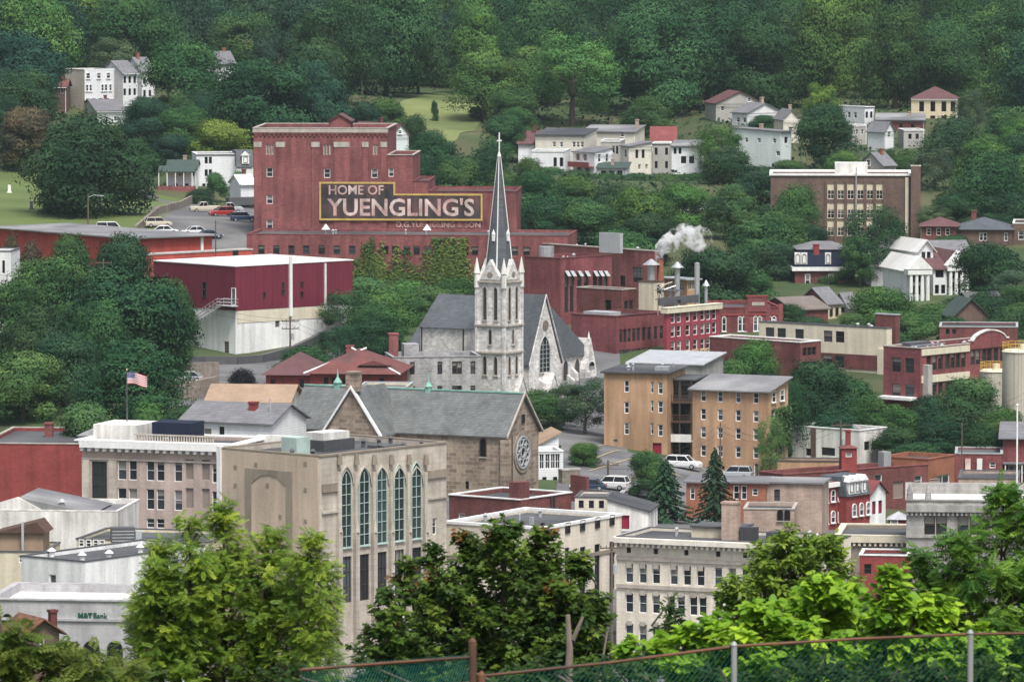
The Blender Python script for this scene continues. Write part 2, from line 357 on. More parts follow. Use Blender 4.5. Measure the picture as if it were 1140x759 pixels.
def outline(w, h, shape, inset=0.0, n=7):             # window outline in (x, z), counter-clockwise
    a, b, c, d = inset, w - inset, inset, h - inset
    if shape in ('r', 'b'): return [(a, c), (b, c), (b, d), (a, d)]
    ww = b - a
    if shape == 'a':
        r = ww / 2; z = d - r
        return [(a, c), (b, c)] + [(a + r + r * math.cos(math.pi * i / n), z + r * math.sin(math.pi * i / n)) for i in range(n + 1)]
    z = d - ww * .9; pts = [(a, c), (b, c)]
    f = (ww * .9) / (ww * math.sqrt(3) / 2)
    for i in range(n + 1):
        t = math.pi / 3 * i / n; pts.append((a + ww * math.cos(t), z + f * ww * math.sin(t)))
    for i in range(1, n + 1):
        t = math.pi / 3 * (1 - i / n); pts.append((b - ww * math.cos(t), z + f * ww * math.sin(t)))
    return pts
def window_mesh(w, h, style):
    k = (w, h, style)
    if k in _wc: return _wc[k]
    fm, bw, nx, ny, sill, lint, pane, shape = STY[style]
    bw = min(bw, w * .16); y0, y1 = -.03, .1
    mats = [fm]; mb = MB()
    if shape in ('r', 'b'):
        mb.box(0, bw, y0, y1, 0, h); mb.box(w - bw, w, y0, y1, 0, h); mb.box(bw, w - bw, y0, y1, 0, bw); mb.box(bw, w - bw, y0, y1, h - bw, h)
    else:
        o, i = outline(w, h, shape), outline(w, h, shape, bw)
        for k2 in range(len(o)):
            j = (k2 + 1) % len(o)
            mb.face([(o[k2][0], y0, o[k2][1]), (o[j][0], y0, o[j][1]), (i[j][0], y0, i[j][1]), (i[k2][0], y0, i[k2][1])])
            mb.face([(i[k2][0], y0, i[k2][1]), (i[j][0], y0, i[j][1]), (i[j][0], y1, i[j][1]), (i[k2][0], y1, i[k2][1])])
            mb.face([(o[j][0], y0, o[j][1]), (o[k2][0], y0, o[k2][1]), (o[k2][0], y1, o[k2][1]), (o[j][0], y1, o[j][1])])
    top = h - bw if shape in ('r', 'b') else h - w * .25
    zb = bw
    if shape == 'b':                                  # lower part glazed, upper part blanked
        zb = bw; mats.append('cream_paint'); mb.box(bw, w - bw, y0 + .03, y1 - .02, h * .55, h - bw, len(mats) - 1); top = h * .55
    for i in range(1, nx): x = w * i / nx; mb.box(x - bw * .3, x + bw * .3, y0 + .02, y1 - .03, zb, top)
    for i in range(1, ny): z = zb + (top - zb) * i / ny; mb.box(bw, w - bw, y0 + .015, y1 - .035, z - bw * .3, z + bw * .3)
    if sill: mats.append(sill); mb.box(-.08, w + .08, -.12, -.001, -.1, -.004, len(mats) - 1)
    if lint: mats.append(lint); mb.box(-.12, w + .12, -.07, -.001, h + .004, h + .24, len(mats) - 1)
    fme = mb.mesh('window', mats)
    pb = MB(); o = outline(w, h, shape, bw * .5)
    pb.face([(x, y1 - .03, z) for x, z in o]); pme = pb.mesh('pane', pane)
    _wc[k] = (fme, pme); return _wc[k]
def put_window(parent, x, y, z, rz, w, h, style):
    fme, pme = window_mesh(w, h, style)
    nm = 'door' if 'door' in style else 'vent' if style == 'vent' else 'window'
    o = link(nm, fme, parent, (x, y, z), rz); link('pane' if nm == 'window' else 'panel', pme, o)
    return o

# ------------------------------------------------------------------ buildings
class Bld:
    """A building in its own frame: origin at the foot of the front corner, local X along the wall running right, local Y along the wall running left/back."""
    def __init__(s, label, px, py, D, aR, rx=None, lx=None, dep=10., wid=None, wall='brick_red', name='building', cat='building', base=None, group=None, sink=.6):
        s.a = R(aR); p = P(px, py, D); s.p = p
        s.dx, s.dy = Vector((math.sin(s.a), math.cos(s.a), 0)), Vector((-math.cos(s.a), math.sin(s.a), 0))
        s.Lx = wid if rx is None else s._end(s.dx, rx); s.Ly = dep if lx is None else s._end(s.dy, lx)
        cs = [p, p + s.dx * s.Lx, p + s.dy * s.Ly, p + s.dx * s.Lx + s.dy * s.Ly]
        s.z0 = base if base is not None else min(tz(c.x, c.y) for c in cs) - sink
        s.h = p.z - s.z0; s.wall = wall; s.holes = {'R': [], 'L': []}; s.solid = []
        s.root = empty(name, (p.x, p.y, s.z0), math.atan2(s.dx.y, s.dx.x), label, cat, group)
        s.pxm = D / F
    def _end(s, d, px):
        u, z = (px - CX) / F, s.p.z - H
        return abs((u * (s.p.y * cp - z * sp_) - s.p.x) / (d.x - u * d.y * cp))
    def fp(s, face, px, py, off=0.0):                 # pixel -> (u along the face, height); off = plane shifted inward by off
        n, d = (s.dy, s.dx) if face == 'R' else (s.dx, s.dy)
        r = ray(px, py); p = s.p + n * off; t = (p.xy.dot(n.xy)) / (r.xy.dot(n.xy)); q = r * t
        return (Vector((q.x, q.y, 0)) - Vector((p.x, p.y, 0))).dot(d), q.z + H - s.z0
    def add(s, face, u, z, w, h, style, off=0.0, hole=True):
        k_ = 1.0 if style in ('tall', 'gothic', 'gothlow', 'lancetg', 'grid') else 1.13
        w, h = max(round(w * 10 * k_) / 10, .3), max(round(h * 10 * k_) / 10, .3)
        shape = STY[style][7]
        hole = hole and shape in ('r', 'b') and off == 0
        dpt = .14 if hole else -.10                       # recessed in its opening, or a surround standing proud
        u0 = u - w / 2; z0 = z - h / 2
        L = s.Lx if face == 'R' else s.Ly
        if hole and (u0 < .05 or u0 + w > L - .05 or z0 < .1 or z0 + h > s.h - .05): hole = False; dpt = -.10
        if hole: s.holes[face].append((u0, u0 + w, z0, z0 + h))
        if face == 'R': return put_window(s.root, u0, off + dpt, z0, 0, w, h, style)
        return put_window(s.root, off + dpt, u0 + w, z0, -math.pi / 2, w, h, style)
    def wins(s, face, pxs, pys, wp, hp, style='sash', off=0.0, skip=()):
        """windows centred on photo pixels; rows level with the first column's height"""
        for j, py in enumerate(pys):
            z = s.fp(face, pxs[0], py, off)[1]
            for i, px in enumerate(pxs):
                if (i, j) in skip: continue
                u = s.fp(face, px, py, off)[0]; w_ = abs(s.fp(face, px + wp / 2, py, off)[0] - s.fp(face, px - wp / 2, py, off)[0])
                s.add(face, u, z, w_, hp * s.pxm, style, off)
    def part(s, mb, name, mats, loc=(0, 0, 0), smooth=False): return mb.build(name, mats, s.root, loc, smooth)
    def band(s, z0, z1, d, m, name='cornice', faces='RL', mod=0.0):
        """a moulding along the visible walls standing d proud; mod = spacing of brackets under it"""
        mb = MB()
        if 'R' in faces: mb.box(-d if 'L' in faces else 0, s.Lx + d, -d, -.003, z0, z1)
        if 'L' in faces: mb.box(-d, -.003, (-.003 if 'R' in faces else 0), s.Ly + d, z0 + .001, z1 - .001)
        if mod:
            k = int(s.Lx / mod)
            if 'R' in faces:
                for i in range(k + 1): mb.box(i * mod, i * mod + mod * .45, -d * .75, -.004, z0 - .4, z0 - .002)
            if 'L' in faces:
                for i in range(int(s.Ly / mod) + 1): mb.box(-d * .75, -.004, i * mod, i * mod + mod * .45, z0 - .4, z0 - .002)
        return s.part(mb, name, m)
    def done(s, roof='flat', rmat='tar', par=.5, cap='stone_trim', rise=2., axis='x', over=.35, capd=.08, pt=.3, flip=False, caph=.14):
        Lx, Ly, h = s.Lx, s.Ly, s.h; mb = MB(); mats = [s.wall]
        def wallgrid(face):
            Lw = Lx if face == 'R' else Ly; rs = s.holes[face]
            us = sorted({0.0, Lw} | {r[0] for r in rs} | {r[1] for r in rs}); zs = sorted({0.0, h} | {r[2] for r in rs} | {r[3] for r in rs})
            T = (lambda u, z, d: (u, d, z)) if face == 'R' else (lambda u, z, d: (d, u, z))
            for i in range(len(us) - 1):
                for j in range(len(zs) - 1):
                    um, zm = (us[i] + us[i+1]) / 2, (zs[j] + zs[j+1]) / 2
                    if us[i+1] - us[i] < 1e-4 or zs[j+1] - zs[j] < 1e-4: continue
                    if any(r[0] < um < r[1] and r[2] < zm < r[3] for r in rs): continue
                    mb.face([T(us[i], zs[j], 0), T(us[i+1], zs[j], 0), T(us[i+1], zs[j+1], 0), T(us[i], zs[j+1], 0)])
            for a, b, c, d in rs:
                q = .3
                for (u1, z1), (u2, z2) in (((a, c), (b, c)), ((b, c), (b, d)), ((b, d), (a, d)), ((a, d), (a, c))):
                    mb.face([T(u1, z1, 0), T(u2, z2, 0), T(u2, z2, q), T(u1, z1, q)])
                mb.face([T(a, c, q), T(b, c, q), T(b, d, q), T(a, d, q)])
        wallgrid('R'); wallgrid('L')
        mb.face([(0, Ly, 0), (Lx, Ly, 0), (Lx, Ly, h), (0, Ly, h)]); mb.face([(Lx, 0, 0), (Lx, Ly, 0), (Lx, Ly, h), (Lx, 0, h)])
        if roof == 'flat':
            zr = h - par; t = pt
            if par > .02:
                for x0, x1, y0, y1 in ((t, Lx - t, t, t), (t, Lx - t, Ly - t, Ly - t), (t, t, t, Ly - t), (Lx - t, Lx - t, t, Ly - t)):
                    mb.face([(x0, y0, zr), (x1, y1, zr), (x1, y1, h), (x0, y0, h)])
                mb.face([(0,0,h),(Lx,0,h),(Lx-t,t,h),(t,t,h)]); mb.face([(0,Ly,h),(Lx,Ly,h),(Lx-t,Ly-t,h),(t,Ly-t,h)])
                mb.face([(0,0,h),(0,Ly,h),(t,Ly-t,h),(t,t,h)]); mb.face([(Lx,0,h),(Lx,Ly,h),(Lx-t,Ly-t,h),(Lx-t,t,h)])
            s.part(mb, 'wall', mats)
            rb = MB()
            if par > .02: rb.face([(t, t, zr), (Lx - t, t, zr), (Lx - t, Ly - t, zr), (t, Ly - t, zr)])
            else: rb.box(-over, Lx + over, -over, Ly + over, h + .002, h + .2)
            s.roof = s.part(rb, 'roof', rmat)
            if cap and par > .02:
                cb = MB(); d = capd; z0, z1 = h + .003, h + caph
                cb.box(-d, Lx + d, -d, t, z0, z1); cb.box(-d, Lx + d, Ly - t, Ly + d, z0, z1); cb.box(-d, t, t, Ly - t, z0, z1 - .001); cb.box(Lx - t, Lx + d, t, Ly - t, z0, z1 - .001)
                s.part(cb, 'coping', cap)
            s.zr = zr
            return s
        if roof == 'gable':
            rb = MB(); th = .16
            if axis == 'x':                               # ridge runs along X: gables on the L side and far right
                ym = Ly / 2
                mb.face([(0, 0, h), (0, Ly, h), (0, ym, h + rise)]); mb.face([(Lx, 0, h), (Lx, Ly, h), (Lx, ym, h + rise)])
                k = rise / ym
                for sg in (0, 1):
                    y0 = -over if sg == 0 else Ly + over
                    poly = [(-over, y0, h - over * k + .02), (-over, ym, h + rise + .02), (-over, ym, h + rise + th + .02), (-over, y0, h - over * k + th + .02)]
                    rb.prism(poly, (Lx + 2 * over, 0, 0))
            else:
                xm = Lx / 2
                mb.face([(0, 0, h), (Lx, 0, h), (xm, 0, h + rise)]); mb.face([(0, Ly, h), (Lx, Ly, h), (xm, Ly, h + rise)])
                k = rise / xm
                for sg in (0, 1):
                    x0 = -over if sg == 0 else Lx + over
                    poly = [(x0, -over, h - over * k + .02), (xm, -over, h + rise + .02), (xm, -over, h + rise + th + .02), (x0, -over, h - over * k + th + .02)]
                    rb.prism(poly, (0, Ly + 2 * over, 0))
            s.part(mb, 'wall', mats); s.roof = s.part(rb, 'roof', rmat)
        elif roof == 'hip':
            o = over; rb = MB(); q = min(Lx, Ly) / 2 + o
            b4 = [(-o, -o, h + .01), (Lx + o, -o, h + .01), (Lx + o, Ly + o, h + .01), (-o, Ly + o, h + .01)]
            if Lx >= Ly: r1, r2 = (q - o, Ly / 2, h + rise), (Lx - q + o, Ly / 2, h + rise)
            else: r1, r2 = (Lx / 2, q - o, h + rise), (Lx / 2, Ly - q + o, h + rise)
            if Lx >= Ly: fs = [[b4[0], b4[1], r2, r1], [b4[1], b4[2], r2], [b4[2], b4[3], r1, r2], [b4[3], b4[0], r1]]
            else: fs = [[b4[0], b4[1], r1], [b4[1], b4[2], r2, r1], [b4[2], b4[3], r2], [b4[3], b4[0], r1, r2]]
            for f_ in fs: rb.face(f_)
            rb.face(b4); s.part(mb, 'wall', mats); s.roof = s.part(rb, 'roof', rmat)
        elif roof == 'shed':                               # high along the Y = 0 side when axis 'y', along X = 0 when axis 'x'; flip swaps
            o = over; rb = MB(); th = .18
            if axis == 'y':
                za, zb = (h, h + rise) if not flip else (h + rise, h)   # at y=0, y=Ly
                if flip: mb.face([(0,0,h),(Lx,0,h),(Lx,0,za),(0,0,za)])
                else: mb.face([(0,Ly,h),(Lx,Ly,h),(Lx,Ly,zb),(0,Ly,zb)])
                e = (0, 0) if flip else (0, Ly); z_ = max(za, zb)
                for x in (0, Lx): mb.face([(x, 0, h), (x, Ly, h), (x, e[1], z_)])
                k = (zb - za) / Ly
                rb.prism([(-o, -o, za - o*k + .02), (-o, Ly + o, zb + o*k + .02), (-o, Ly + o, zb + o*k + th), (-o, -o, za - o*k + th)], (Lx + 2*o, 0, 0))
            else:
                za, zb = (h, h + rise) if not flip else (h + rise, h)
                if flip: mb.face([(0,0,h),(0,Ly,h),(0,Ly,za),(0,0,za)])
                else: mb.face([(Lx,0,h),(Lx,Ly,h),(Lx,Ly,zb),(Lx,0,zb)])
                ex = 0 if flip else Lx; z_ = max(za, zb)
                for y in (0, Ly): mb.face([(0, y, h), (Lx, y, h), (ex, y, z_)])
                k = (zb - za) / Lx
                rb.prism([(-o, -o, za - o*k + .02), (Lx + o, -o, zb + o*k + .02), (Lx + o, -o, zb + o*k + th), (-o, -o, za - o*k + th)], (0, Ly + 2*o, 0))
            s.part(mb, 'wall', mats); s.roof = s.part(rb, 'roof', rmat)
        return s
    def chimney(s, x, y, z0, hh, w=.8, m='brick_red', d=None):
        d = d or w; mb = MB(); mb.box(x - w/2, x + w/2, y - d/2, y + d/2, z0, z0 + hh); mb.box(x - w/2 - .08, x + w/2 + .08, y - d/2 - .08, y + d/2 + .08, z0 + hh + .002, z0 + hh + .22)
        return s.part(mb, 'chimney', m)
    def pipe(s, x, y, z0, hh, r=.12, m='metal_grey', name='vent_pipe'):
        mb = MB(); mb.cyl(x, y, z0 - .05, z0 + hh, r, n=8); mb.cyl(x, y, z0 + hh + .001, z0 + hh + r * 1.2, r * 1.7, r * .4, n=8)
        return s.part(mb, name, m)
    def boxp(s, x0, x1, y0, y1, z0, z1, m, name): mb = MB(); mb.box(x0, x1, y0, y1, z0, z1); return s.part(mb, name, m)
    def clutter(s, n, seed=0):
        rr = random.Random(seed)
        for i in range(n): s.pipe(rr.uniform(1, max(1.5, s.Lx - 1)), rr.uniform(1, max(1.5, s.Ly - 1)), s.zr, rr.uniform(.4, .9), rr.choice((.1, .14, .2)))
# ------------------------------------------------------------------ ground
def build_terrain():
    ys = np.concatenate([np.arange(-150, 130, 7.), np.arange(130, 560, 24.), np.arange(560, 1400, 8.), np.arange(1400, 1900, 25.), np.arange(1900, 4200, 150.)])
    xs = np.concatenate([np.arange(-1500, -220, 80.), np.arange(-220, 221, 6.), np.arange(300, 1501, 80.)])
    X, Y = np.meshgrid(xs, ys); Z = np.concatenate([terr(X[i], Y[i]) for i in range(len(ys))]).reshape(X.shape)
    me = bpy.data.meshes.new('ground'); nx, ny = len(xs), len(ys)
    v = np.stack([X, Y, Z], -1).reshape(-1, 3)
    i = np.arange(nx * ny).reshape(ny, nx)
    f = np.stack([i[:-1, :-1], i[:-1, 1:], i[1:, 1:], i[1:, :-1]], -1).reshape(-1, 4)
    me.from_pydata(v.tolist(), [], f.tolist()); me.materials.append(MATS['terrain_mix'])
    me.polygons.foreach_set('use_smooth', [True] * len(f)); me.update()
    tag(link('ground', me), kind='structure')
build_terrain()
def sheet(name, corners, m, lift=.12, n=14):          # a sheet laid on the terrain; corners = photo pixels with depth, or world x, y
    c = [P(*k).xy if len(k) == 3 else Vector(k) for k in corners]; mb = MB()
    g = [[None] * (n + 1) for _ in range(n + 1)]
    for i in range(n + 1):
        for j in range(n + 1):
            a, b = i / n, j / n; q = (c[0] * (1-a) + c[1] * a) * (1-b) + (c[3] * (1-a) + c[2] * a) * b
            g[i][j] = (q.x, q.y, tz(q.x, q.y) + lift)
    for i in range(n):
        for j in range(n): mb.face([g[i][j], g[i+1][j], g[i+1][j+1], g[i][j+1]])
    o = mb.build(name, m, None); tag(o, kind='structure'); return o
sheet('parking_lot', [(150,0,955),(292,0,950),(300,0,1055),(175,0,1075)], 'asphalt')
sheet('lawn', [(-60,0,955),(163,0,975),(215,0,1075),(-60,0,1120)], 'lawn')
def grass_patch():
    g = random.Random(8); c = P(491, 0, 1308).xy; n, k = 40, 9; jit = [g.uniform(.78, 1.18) for _ in range(n)]; jit = [(jit[i - 1] + jit[i] * 2 + jit[(i + 1) % n]) / 4 for i in range(n)]; mb = MB(); rows = []
    for r in range(1, k + 1): rows.append([(c.x + 9.5 * jit[i] * r / k * math.cos(2*math.pi*i/n), c.y + 74 * jit[i] * r / k * math.sin(2*math.pi*i/n)) for i in range(n)])
    Z = lambda q: (q[0], q[1], tz(*q) + .12)
    for i in range(n):
        j = (i + 1) % n; mb.face([Z(c), Z(rows[0][i]), Z(rows[0][j])])
        for r in range(k - 1): mb.face([Z(rows[r][i]), Z(rows[r+1][i]), Z(rows[r+1][j]), Z(rows[r][j])])
    tag(mb.build('grass_clearing', 'dry_grass'), kind='structure')
grass_patch()
sheet('street', [(618,0,690),(845,0,690),(870,0,748),(625,0,748)], 'asphalt')
sheet('hill_road', [(615,0,748),(700,0,748),(690,0,880),(560,0,880)], 'asphalt')
sheet('town_paving', [(-120,0,560),(1260,0,560),(1260,0,688),(-120,0,688)], 'asphalt', .10, 30)
sheet('side_street', [(180,0,770),(420,0,790),(400,0,868),(180,0,838)], 'asphalt', .14)
for a, b in (((648,517),(690,503)), ((655,527),(703,512)), ((690,541),(738,522)), ((640,507),(676,497)), ((776,520),(800,534)), ((738,524),(760,534))):   # bay lines in the lot
    p, q = ground(*a).xy, ground(*b).xy; nrm = (q - p).normalized().orthogonal() * .09
    sheet('lot_marking', [tuple(p - nrm), tuple(q - nrm), tuple(q + nrm), tuple(p + nrm)], 'road_paint', .2, 6)

# ------------------------------------------------------------------ brewery
def Don(b, px, py):
    u = b.fp('R', px, py)[0]; return (b.p + b.dx * u).y
tall = Bld('tall plain brick brewery block with few small windows and white capped pilasters', 282.5, 143, 985, 93, 431, dep=22)
for a, c in ((282.9, 291), (307.5, 317), (347, 355.5), (372, 389), (403.5, 410), (424, 430.6)):
    u0, zt = tall.fp('R', a, 161); u1 = tall.fp('R', c, 161)[0]
    tall.boxp(u0, u1, -.16, -.002, 0, zt, 'brick_red', 'pilaster'); tall.boxp(u0 - .06, u1 + .06, -.24, -.161, zt - .45, zt + .45, 'stone_trim', 'pilaster_cap')
tall.wins('R', [297.2, 300.2, 303.4, 361.2, 364.2, 367.4, 416.3, 419.4], [166.5], 1.8, 10, 'boarded')
tall.wins('R', [300.3], [192, 222, 250], 6, 9, 'sash'); tall.wins('R', [364.2, 417], [193], 6, 9, 'sash')
tall.band(tall.h - .7, tall.h - .05, .18, 'stone_trim', 'cornice')
tall.done(par=.6, cap='stone_trim', capd=.22)
us_ = [tall.fp('R', px, 148)[0] for px in range(284, 432, 5)]; za_, zb_ = tall.h - 1.35, tall.h - .95; comb = [(us_[0] - .4, tall.h - .705), (us_[0] - .4, zb_)]
for u in us_: comb += [(u, zb_), (u, za_), (u + .38, za_), (u + .38, zb_)]
comb += [(us_[-1] + .6, zb_), (us_[-1] + .6, tall.h - .705)]
mb = MB(); mb.prism([(u, -.16, z) for u, z in comb], (0, .157, 0))
tall.part(mb, 'corbel', 'brick_dark')
hut = Bld('small brick rooftop hut with low gable on the brewery\'s tall block', 366, 135, 992, 93, 390, dep=6, wall='brick_red', name='rooftop_hut', cat='hut', base=tall.z0 + tall.zr); hut.done('gable', 'shingle_maroon', rise=1.1, axis='y', over=.3)
step = Bld('stepped brick block beside the brewery\'s tall block, stone coped, one window', 431.3, 173, Don(tall, 431, 173), 93, 460, dep=18); step.wins('R', [435.5], [192], 5, 8.5, 'sash'); step.done(par=.5, capd=.12)
mid = Bld('narrow low brick block above the painted sign between taller blocks', 460.3, 202, Don(tall, 460, 202), 93, 477, dep=18); mid.done(par=.4, cap='brick_dark')
sgn = Bld('long brick brewery hall carrying the right end of the painted sign', 477.3, 213.5, Don(tall, 477, 213), 93, 575, lx=None, dep=18); sgn.done(par=.5, cap='brick_dark')
# painted sign
sr = empty('painted_sign', tall.root.location, tall.root.rotation_euler.z, 'black billboard with yellow border reading HOME OF YUENGLING\'S on brick wall', 'sign')
sr['label'] = 'huge black sign with stepped yellow border and pale lettering on the brick brewery wall'
pts = [tall.fp('R', x, y, -.3) for x, y in ((356.5, 244), (536.2, 245.2), (536.2, 216.8), (439, 216.8), (439, 203.6), (356.5, 203.6))]
mb = MB(); mb.prism([(u, -.30, z) for u, z in pts], (0, .1, 0)); mb.build('board', 'sign_black', sr)
mb = MB(); bw = .32
def _bar(a, b):
    (u0, z0), (u1, z1) = a, b
    mb.box(min(u0, u1) - bw / 2, max(u0, u1) + bw / 2, -.36, -.302, min(z0, z1) - bw / 2, max(z0, z1) + bw / 2)
zt = (pts[2][1] + pts[3][1]) / 2; zb = (pts[0][1] + pts[1][1]) / 2; u0, u1, um = pts[0][0], pts[1][0], pts[3][0]; zz = pts[5][1]
for a, b in (((u0, zb), (u1, zb)), ((um, zt), (u1, zt)), ((u0, zz), (um, zz))): _bar(a, b)
for u, a, b in ((u0, zb, zz), (u1, zb, zt), (um, zt, zz)): mb.box(u - bw/2, u + bw/2, -.358, -.304, a + bw/2 + .003, b - bw/2 - .003)
mb.build('border', 'sign_yellow', sr)
def wall_text(b, parent, body, x0, x1, y0, y1, m, off=-.31, bold=.0, name='lettering', face='R'):
    u0, z0 = b.fp(face, x0, y1, off); u1 = b.fp(face, x1, y1, off)[0]; z1 = b.fp(face, x0, y0, off)[1]
    return text(body, u1 - u0, z1 - z0, m, parent, (u0, off, z0), 0, .03, name, bold)
wall_text(tall, sr, 'HOME OF', 366, 427, 206.2, 216.8, 'sign_letter', -.33, .012)
wall_text(tall, sr, "YUENGLING'S", 364, 528, 220.4, 240.5, 'sign_letter', -.33, .02)
wall_text(tall, sr, "D.G.YUENGLING & SON", 441, 535, 246.8, 253.4, 'faded_letter', -.05, .035, 'faded_lettering')
wall_text(tall, sr, "BREWERY", 488, 535, 255.2, 261.6, 'faded_letter', -.05, .035, 'faded_lettering')

wing = Bld('low brick brewery wing with a long row of small windows above the ivy', 274.5, 261, 962, 96, 632, dep=17)
wing.wins('R', [291, 307.6, 324.4, 340.8, 358, 374.8, 392, 409, 429, 439.8, 453.2, 463.7, 476, 485.5, 496.5, 507, 518, 528.5, 573, 586], [278], 6.2, 8.5, 'brown')
wing.done(par=.35, cap='brick_red', capd=.05); wing.clutter(6, 3)
for k, px in enumerate((360, 473)):                   # white shaded lamps / roof cowls
    u = wing.fp('R', px, 261)[0]; mb = MB(); mb.cyl(u, 3, wing.zr - .05, wing.zr + 1.1, .1); mb.cyl(u, 3, wing.zr + 1.1, wing.zr + 2.0, .75, .1, 10); wing.part(mb, 'roof_cowl', 'white_trim')
bb = Bld('brick brewery block with blank upper walls right of the spire', 728, 280, 935, 50, 733, 585); bb.wins('L', [710], [306], 11, 17, 'grid'); bb.wins('L', [693], [313], 5, 11, 'dark'); bb.done(par=.5, cap='stone_trim'); bb.clutter(4, 8)
pent = Bld('pale grey box penthouse on the brewery roof behind the spire', 690, 260, 938, 40, 693.5, 667, wall='metal_grey', name='penthouse', cat='penthouse', base=bb.z0 + bb.zr); pent.done(par=.05, cap=None, rmat='metal_grey')
ba = Bld('brick brewery block with tall dark window strips and tilted top sashes', 624, 288, 912, 42, 681, 583.5, wall='brick_maroon')
ba.wins('R', [630.5, 636.5, 644.5, 652.5, 662, 668, 674], [326], 4.2, 44, 'grid')
for px in (630.5, 636.5, 644.5, 652.5, 662, 668, 674):
    u, z = ba.fp('R', px, 303.5); mb = MB(); mb.prism([(u-.42, -.75, z - .55), (u+.42, -.75, z - .55), (u+.42, -.1, z + .25), (u-.42, -.1, z + .25)], (0, .05, .06)); ba.part(mb, 'tilted_sash', 'metal_grey')
ba.done(par=.5, cap='brick_dark'); ba.clutter(3, 4)
mb = MB(); u = ba.fp('R', 640, 288)[0]; mb.cyl(2.2, 5.0, ba.zr - .02, ba.zr + 2.2, 1.25, n=14); ba.part(mb, 'roof_drum', 'steel')
bi = Bld('small brick brewery block with dark windows behind the lower mill block', 692, 323, 888, 42, 708, 642, wall='brick_dark'); bi.wins('R', [697, 702.5], [340], 4, 11, 'grid'); bi.wins('L', [677], [340], 6, 11, 'dark'); bi.done(par=.5, cap='stone_trim')
bl = Bld('brick mill block with two rows of close set tall windows beside the church', 686, 352.5, 872, 39, 743, 636, wall='brick_maroon')
bl.wins('R', [691.5, 695.8, 700.4, 705.7, 710.7, 716.7, 722.8, 729.8, 736.5], [374, 396.5], 3.6, 14.5, 'grid'); bl.done(par=.5, cap='brick_dark')
bl.boxp(2, 5, 3, 8, bl.zr - .02, bl.zr + .9, 'metal_grey', 'roof_hatch')
mh = Bld('cream walled boiler house beside the steaming red chimney', 728, 314.5, 884, 42, 739.5, 711, wall='cream_paint'); mh.wins('R', [733.5], [322], 3.5, 9, 'dark'); mh.done(par=.3, cap='brown_trim', rmat='tar')
st = Bld('tan glazed rooftop structure behind the silver stacks', 765, 312, 892, 55, 777, 738, wall='stucco_orange', name='penthouse', cat='penthouse'); st.wins('L', [746, 752, 758], [318], 4.5, 8, 'gridw'); st.wins('R', [768.5, 773], [318], 3.4, 8, 'gridw'); st.done(par=.02, rmat='metal_grey', over=.5)
mg = Bld('magenta painted four storey brewhouse with cream cornice and white windows', 742.5, 343.5, 866, 38, 801, lx=739, wall='magenta_brick')
mgx = [749.3, 756, 766, 774.3, 782.4, 788.7, 795.3]
mg.wins('R', mgx, [353.5, 369, 386, 402], 4.2, 11, 'sash'); mg.band(mg.h - .75, mg.h - .02, .35, 'cream_trim', 'cornice', mod=0); mg.done(par=.4, cap='cream_trim', capd=.4)
mg.boxp(2.5, mg.Lx - 1, 3.2, 3.5, mg.h + .15, mg.h + 1.35, 'metal_dark', 'roof_screen')
wall_text(mg, mg.root, 'YUENGLING', 755, 790, 390.3, 394.3, 'gold_letter', -.09, .01)
for px, py, hh, r, cowl in ((754, 338, 5.6, .42, 1), (776, 338, 6.2, .42, 0), (786, 334, 2.2, .25, 1), (725, 309, 2.0, .6, 1)):
    q = P(px, py, 880 if px > 740 else 889); o = empty('metal_stack', q, 0, {754: 'silver stack with wide conical cowl on the magenta brewhouse roof', 776: 'tallest slim silver stack on the magenta brewhouse roof', 786: 'short silver vent near right edge of the magenta brewhouse roof', 725: 'squat silver vent on the cream boiler house roof'}[px], 'stack', 'metal stacks on the brewery')
    mb = MB(); mb.cyl(0, 0, -1.5, hh, r, n=10); mb.build('pipe', 'steel', o, smooth=False)
    mb = MB(); mb.cyl(0, 0, hh + .02, hh + (.9 if cowl else .2), r * (2.4 if cowl else 1.15), r * .3, 12); mb.build('cowl', 'steel', o)
q = P(735, 310, 890); o = empty('brick_chimney', q, 0, 'short red chimney giving off white steam behind the boiler house', 'chimney'); mb = MB(); mb.cyl(0, 0, -3, 3.0, .62, .5, 12); mb.build('shaft', 'brick_orange', o); mb = MB(); mb.cyl(0, 0, 3.01, 3.2, .58, .58, 12); mb.build('rim', 'brick_dark', o)
# pipework between boiler house and brewhouse
o = empty('pipework', P(744, 340, 874), 0, 'tangle of pale pipes and platforms between boiler house and magenta brewhouse', 'pipes'); rr = random.Random(5)
for k in range(9):
    mb = MB(); x, z = rr.uniform(-1.6, 1.6), rr.uniform(0, 3.0); y = rr.uniform(-.5, .8)
    mb.tube([(x, y, -1.5), (x, y, z), (x + rr.choice((-1, 1)) * rr.uniform(.5, 1.6), y, z + .05), (x + rr.uniform(-1.4, 1.4), y + .3, z + rr.uniform(.5, 1.5))], .09, 5); mb.build('pipe', rr.choice(('steel', 'cream_trim', 'metal_dark')), o)
mb = MB(); mb.box(-2, 2, -.6, .8, .9, 1.0); mb.box(-2, 2, -.6, .8, 2.3, 2.4); mb.build('platform', 'metal_dark', o)

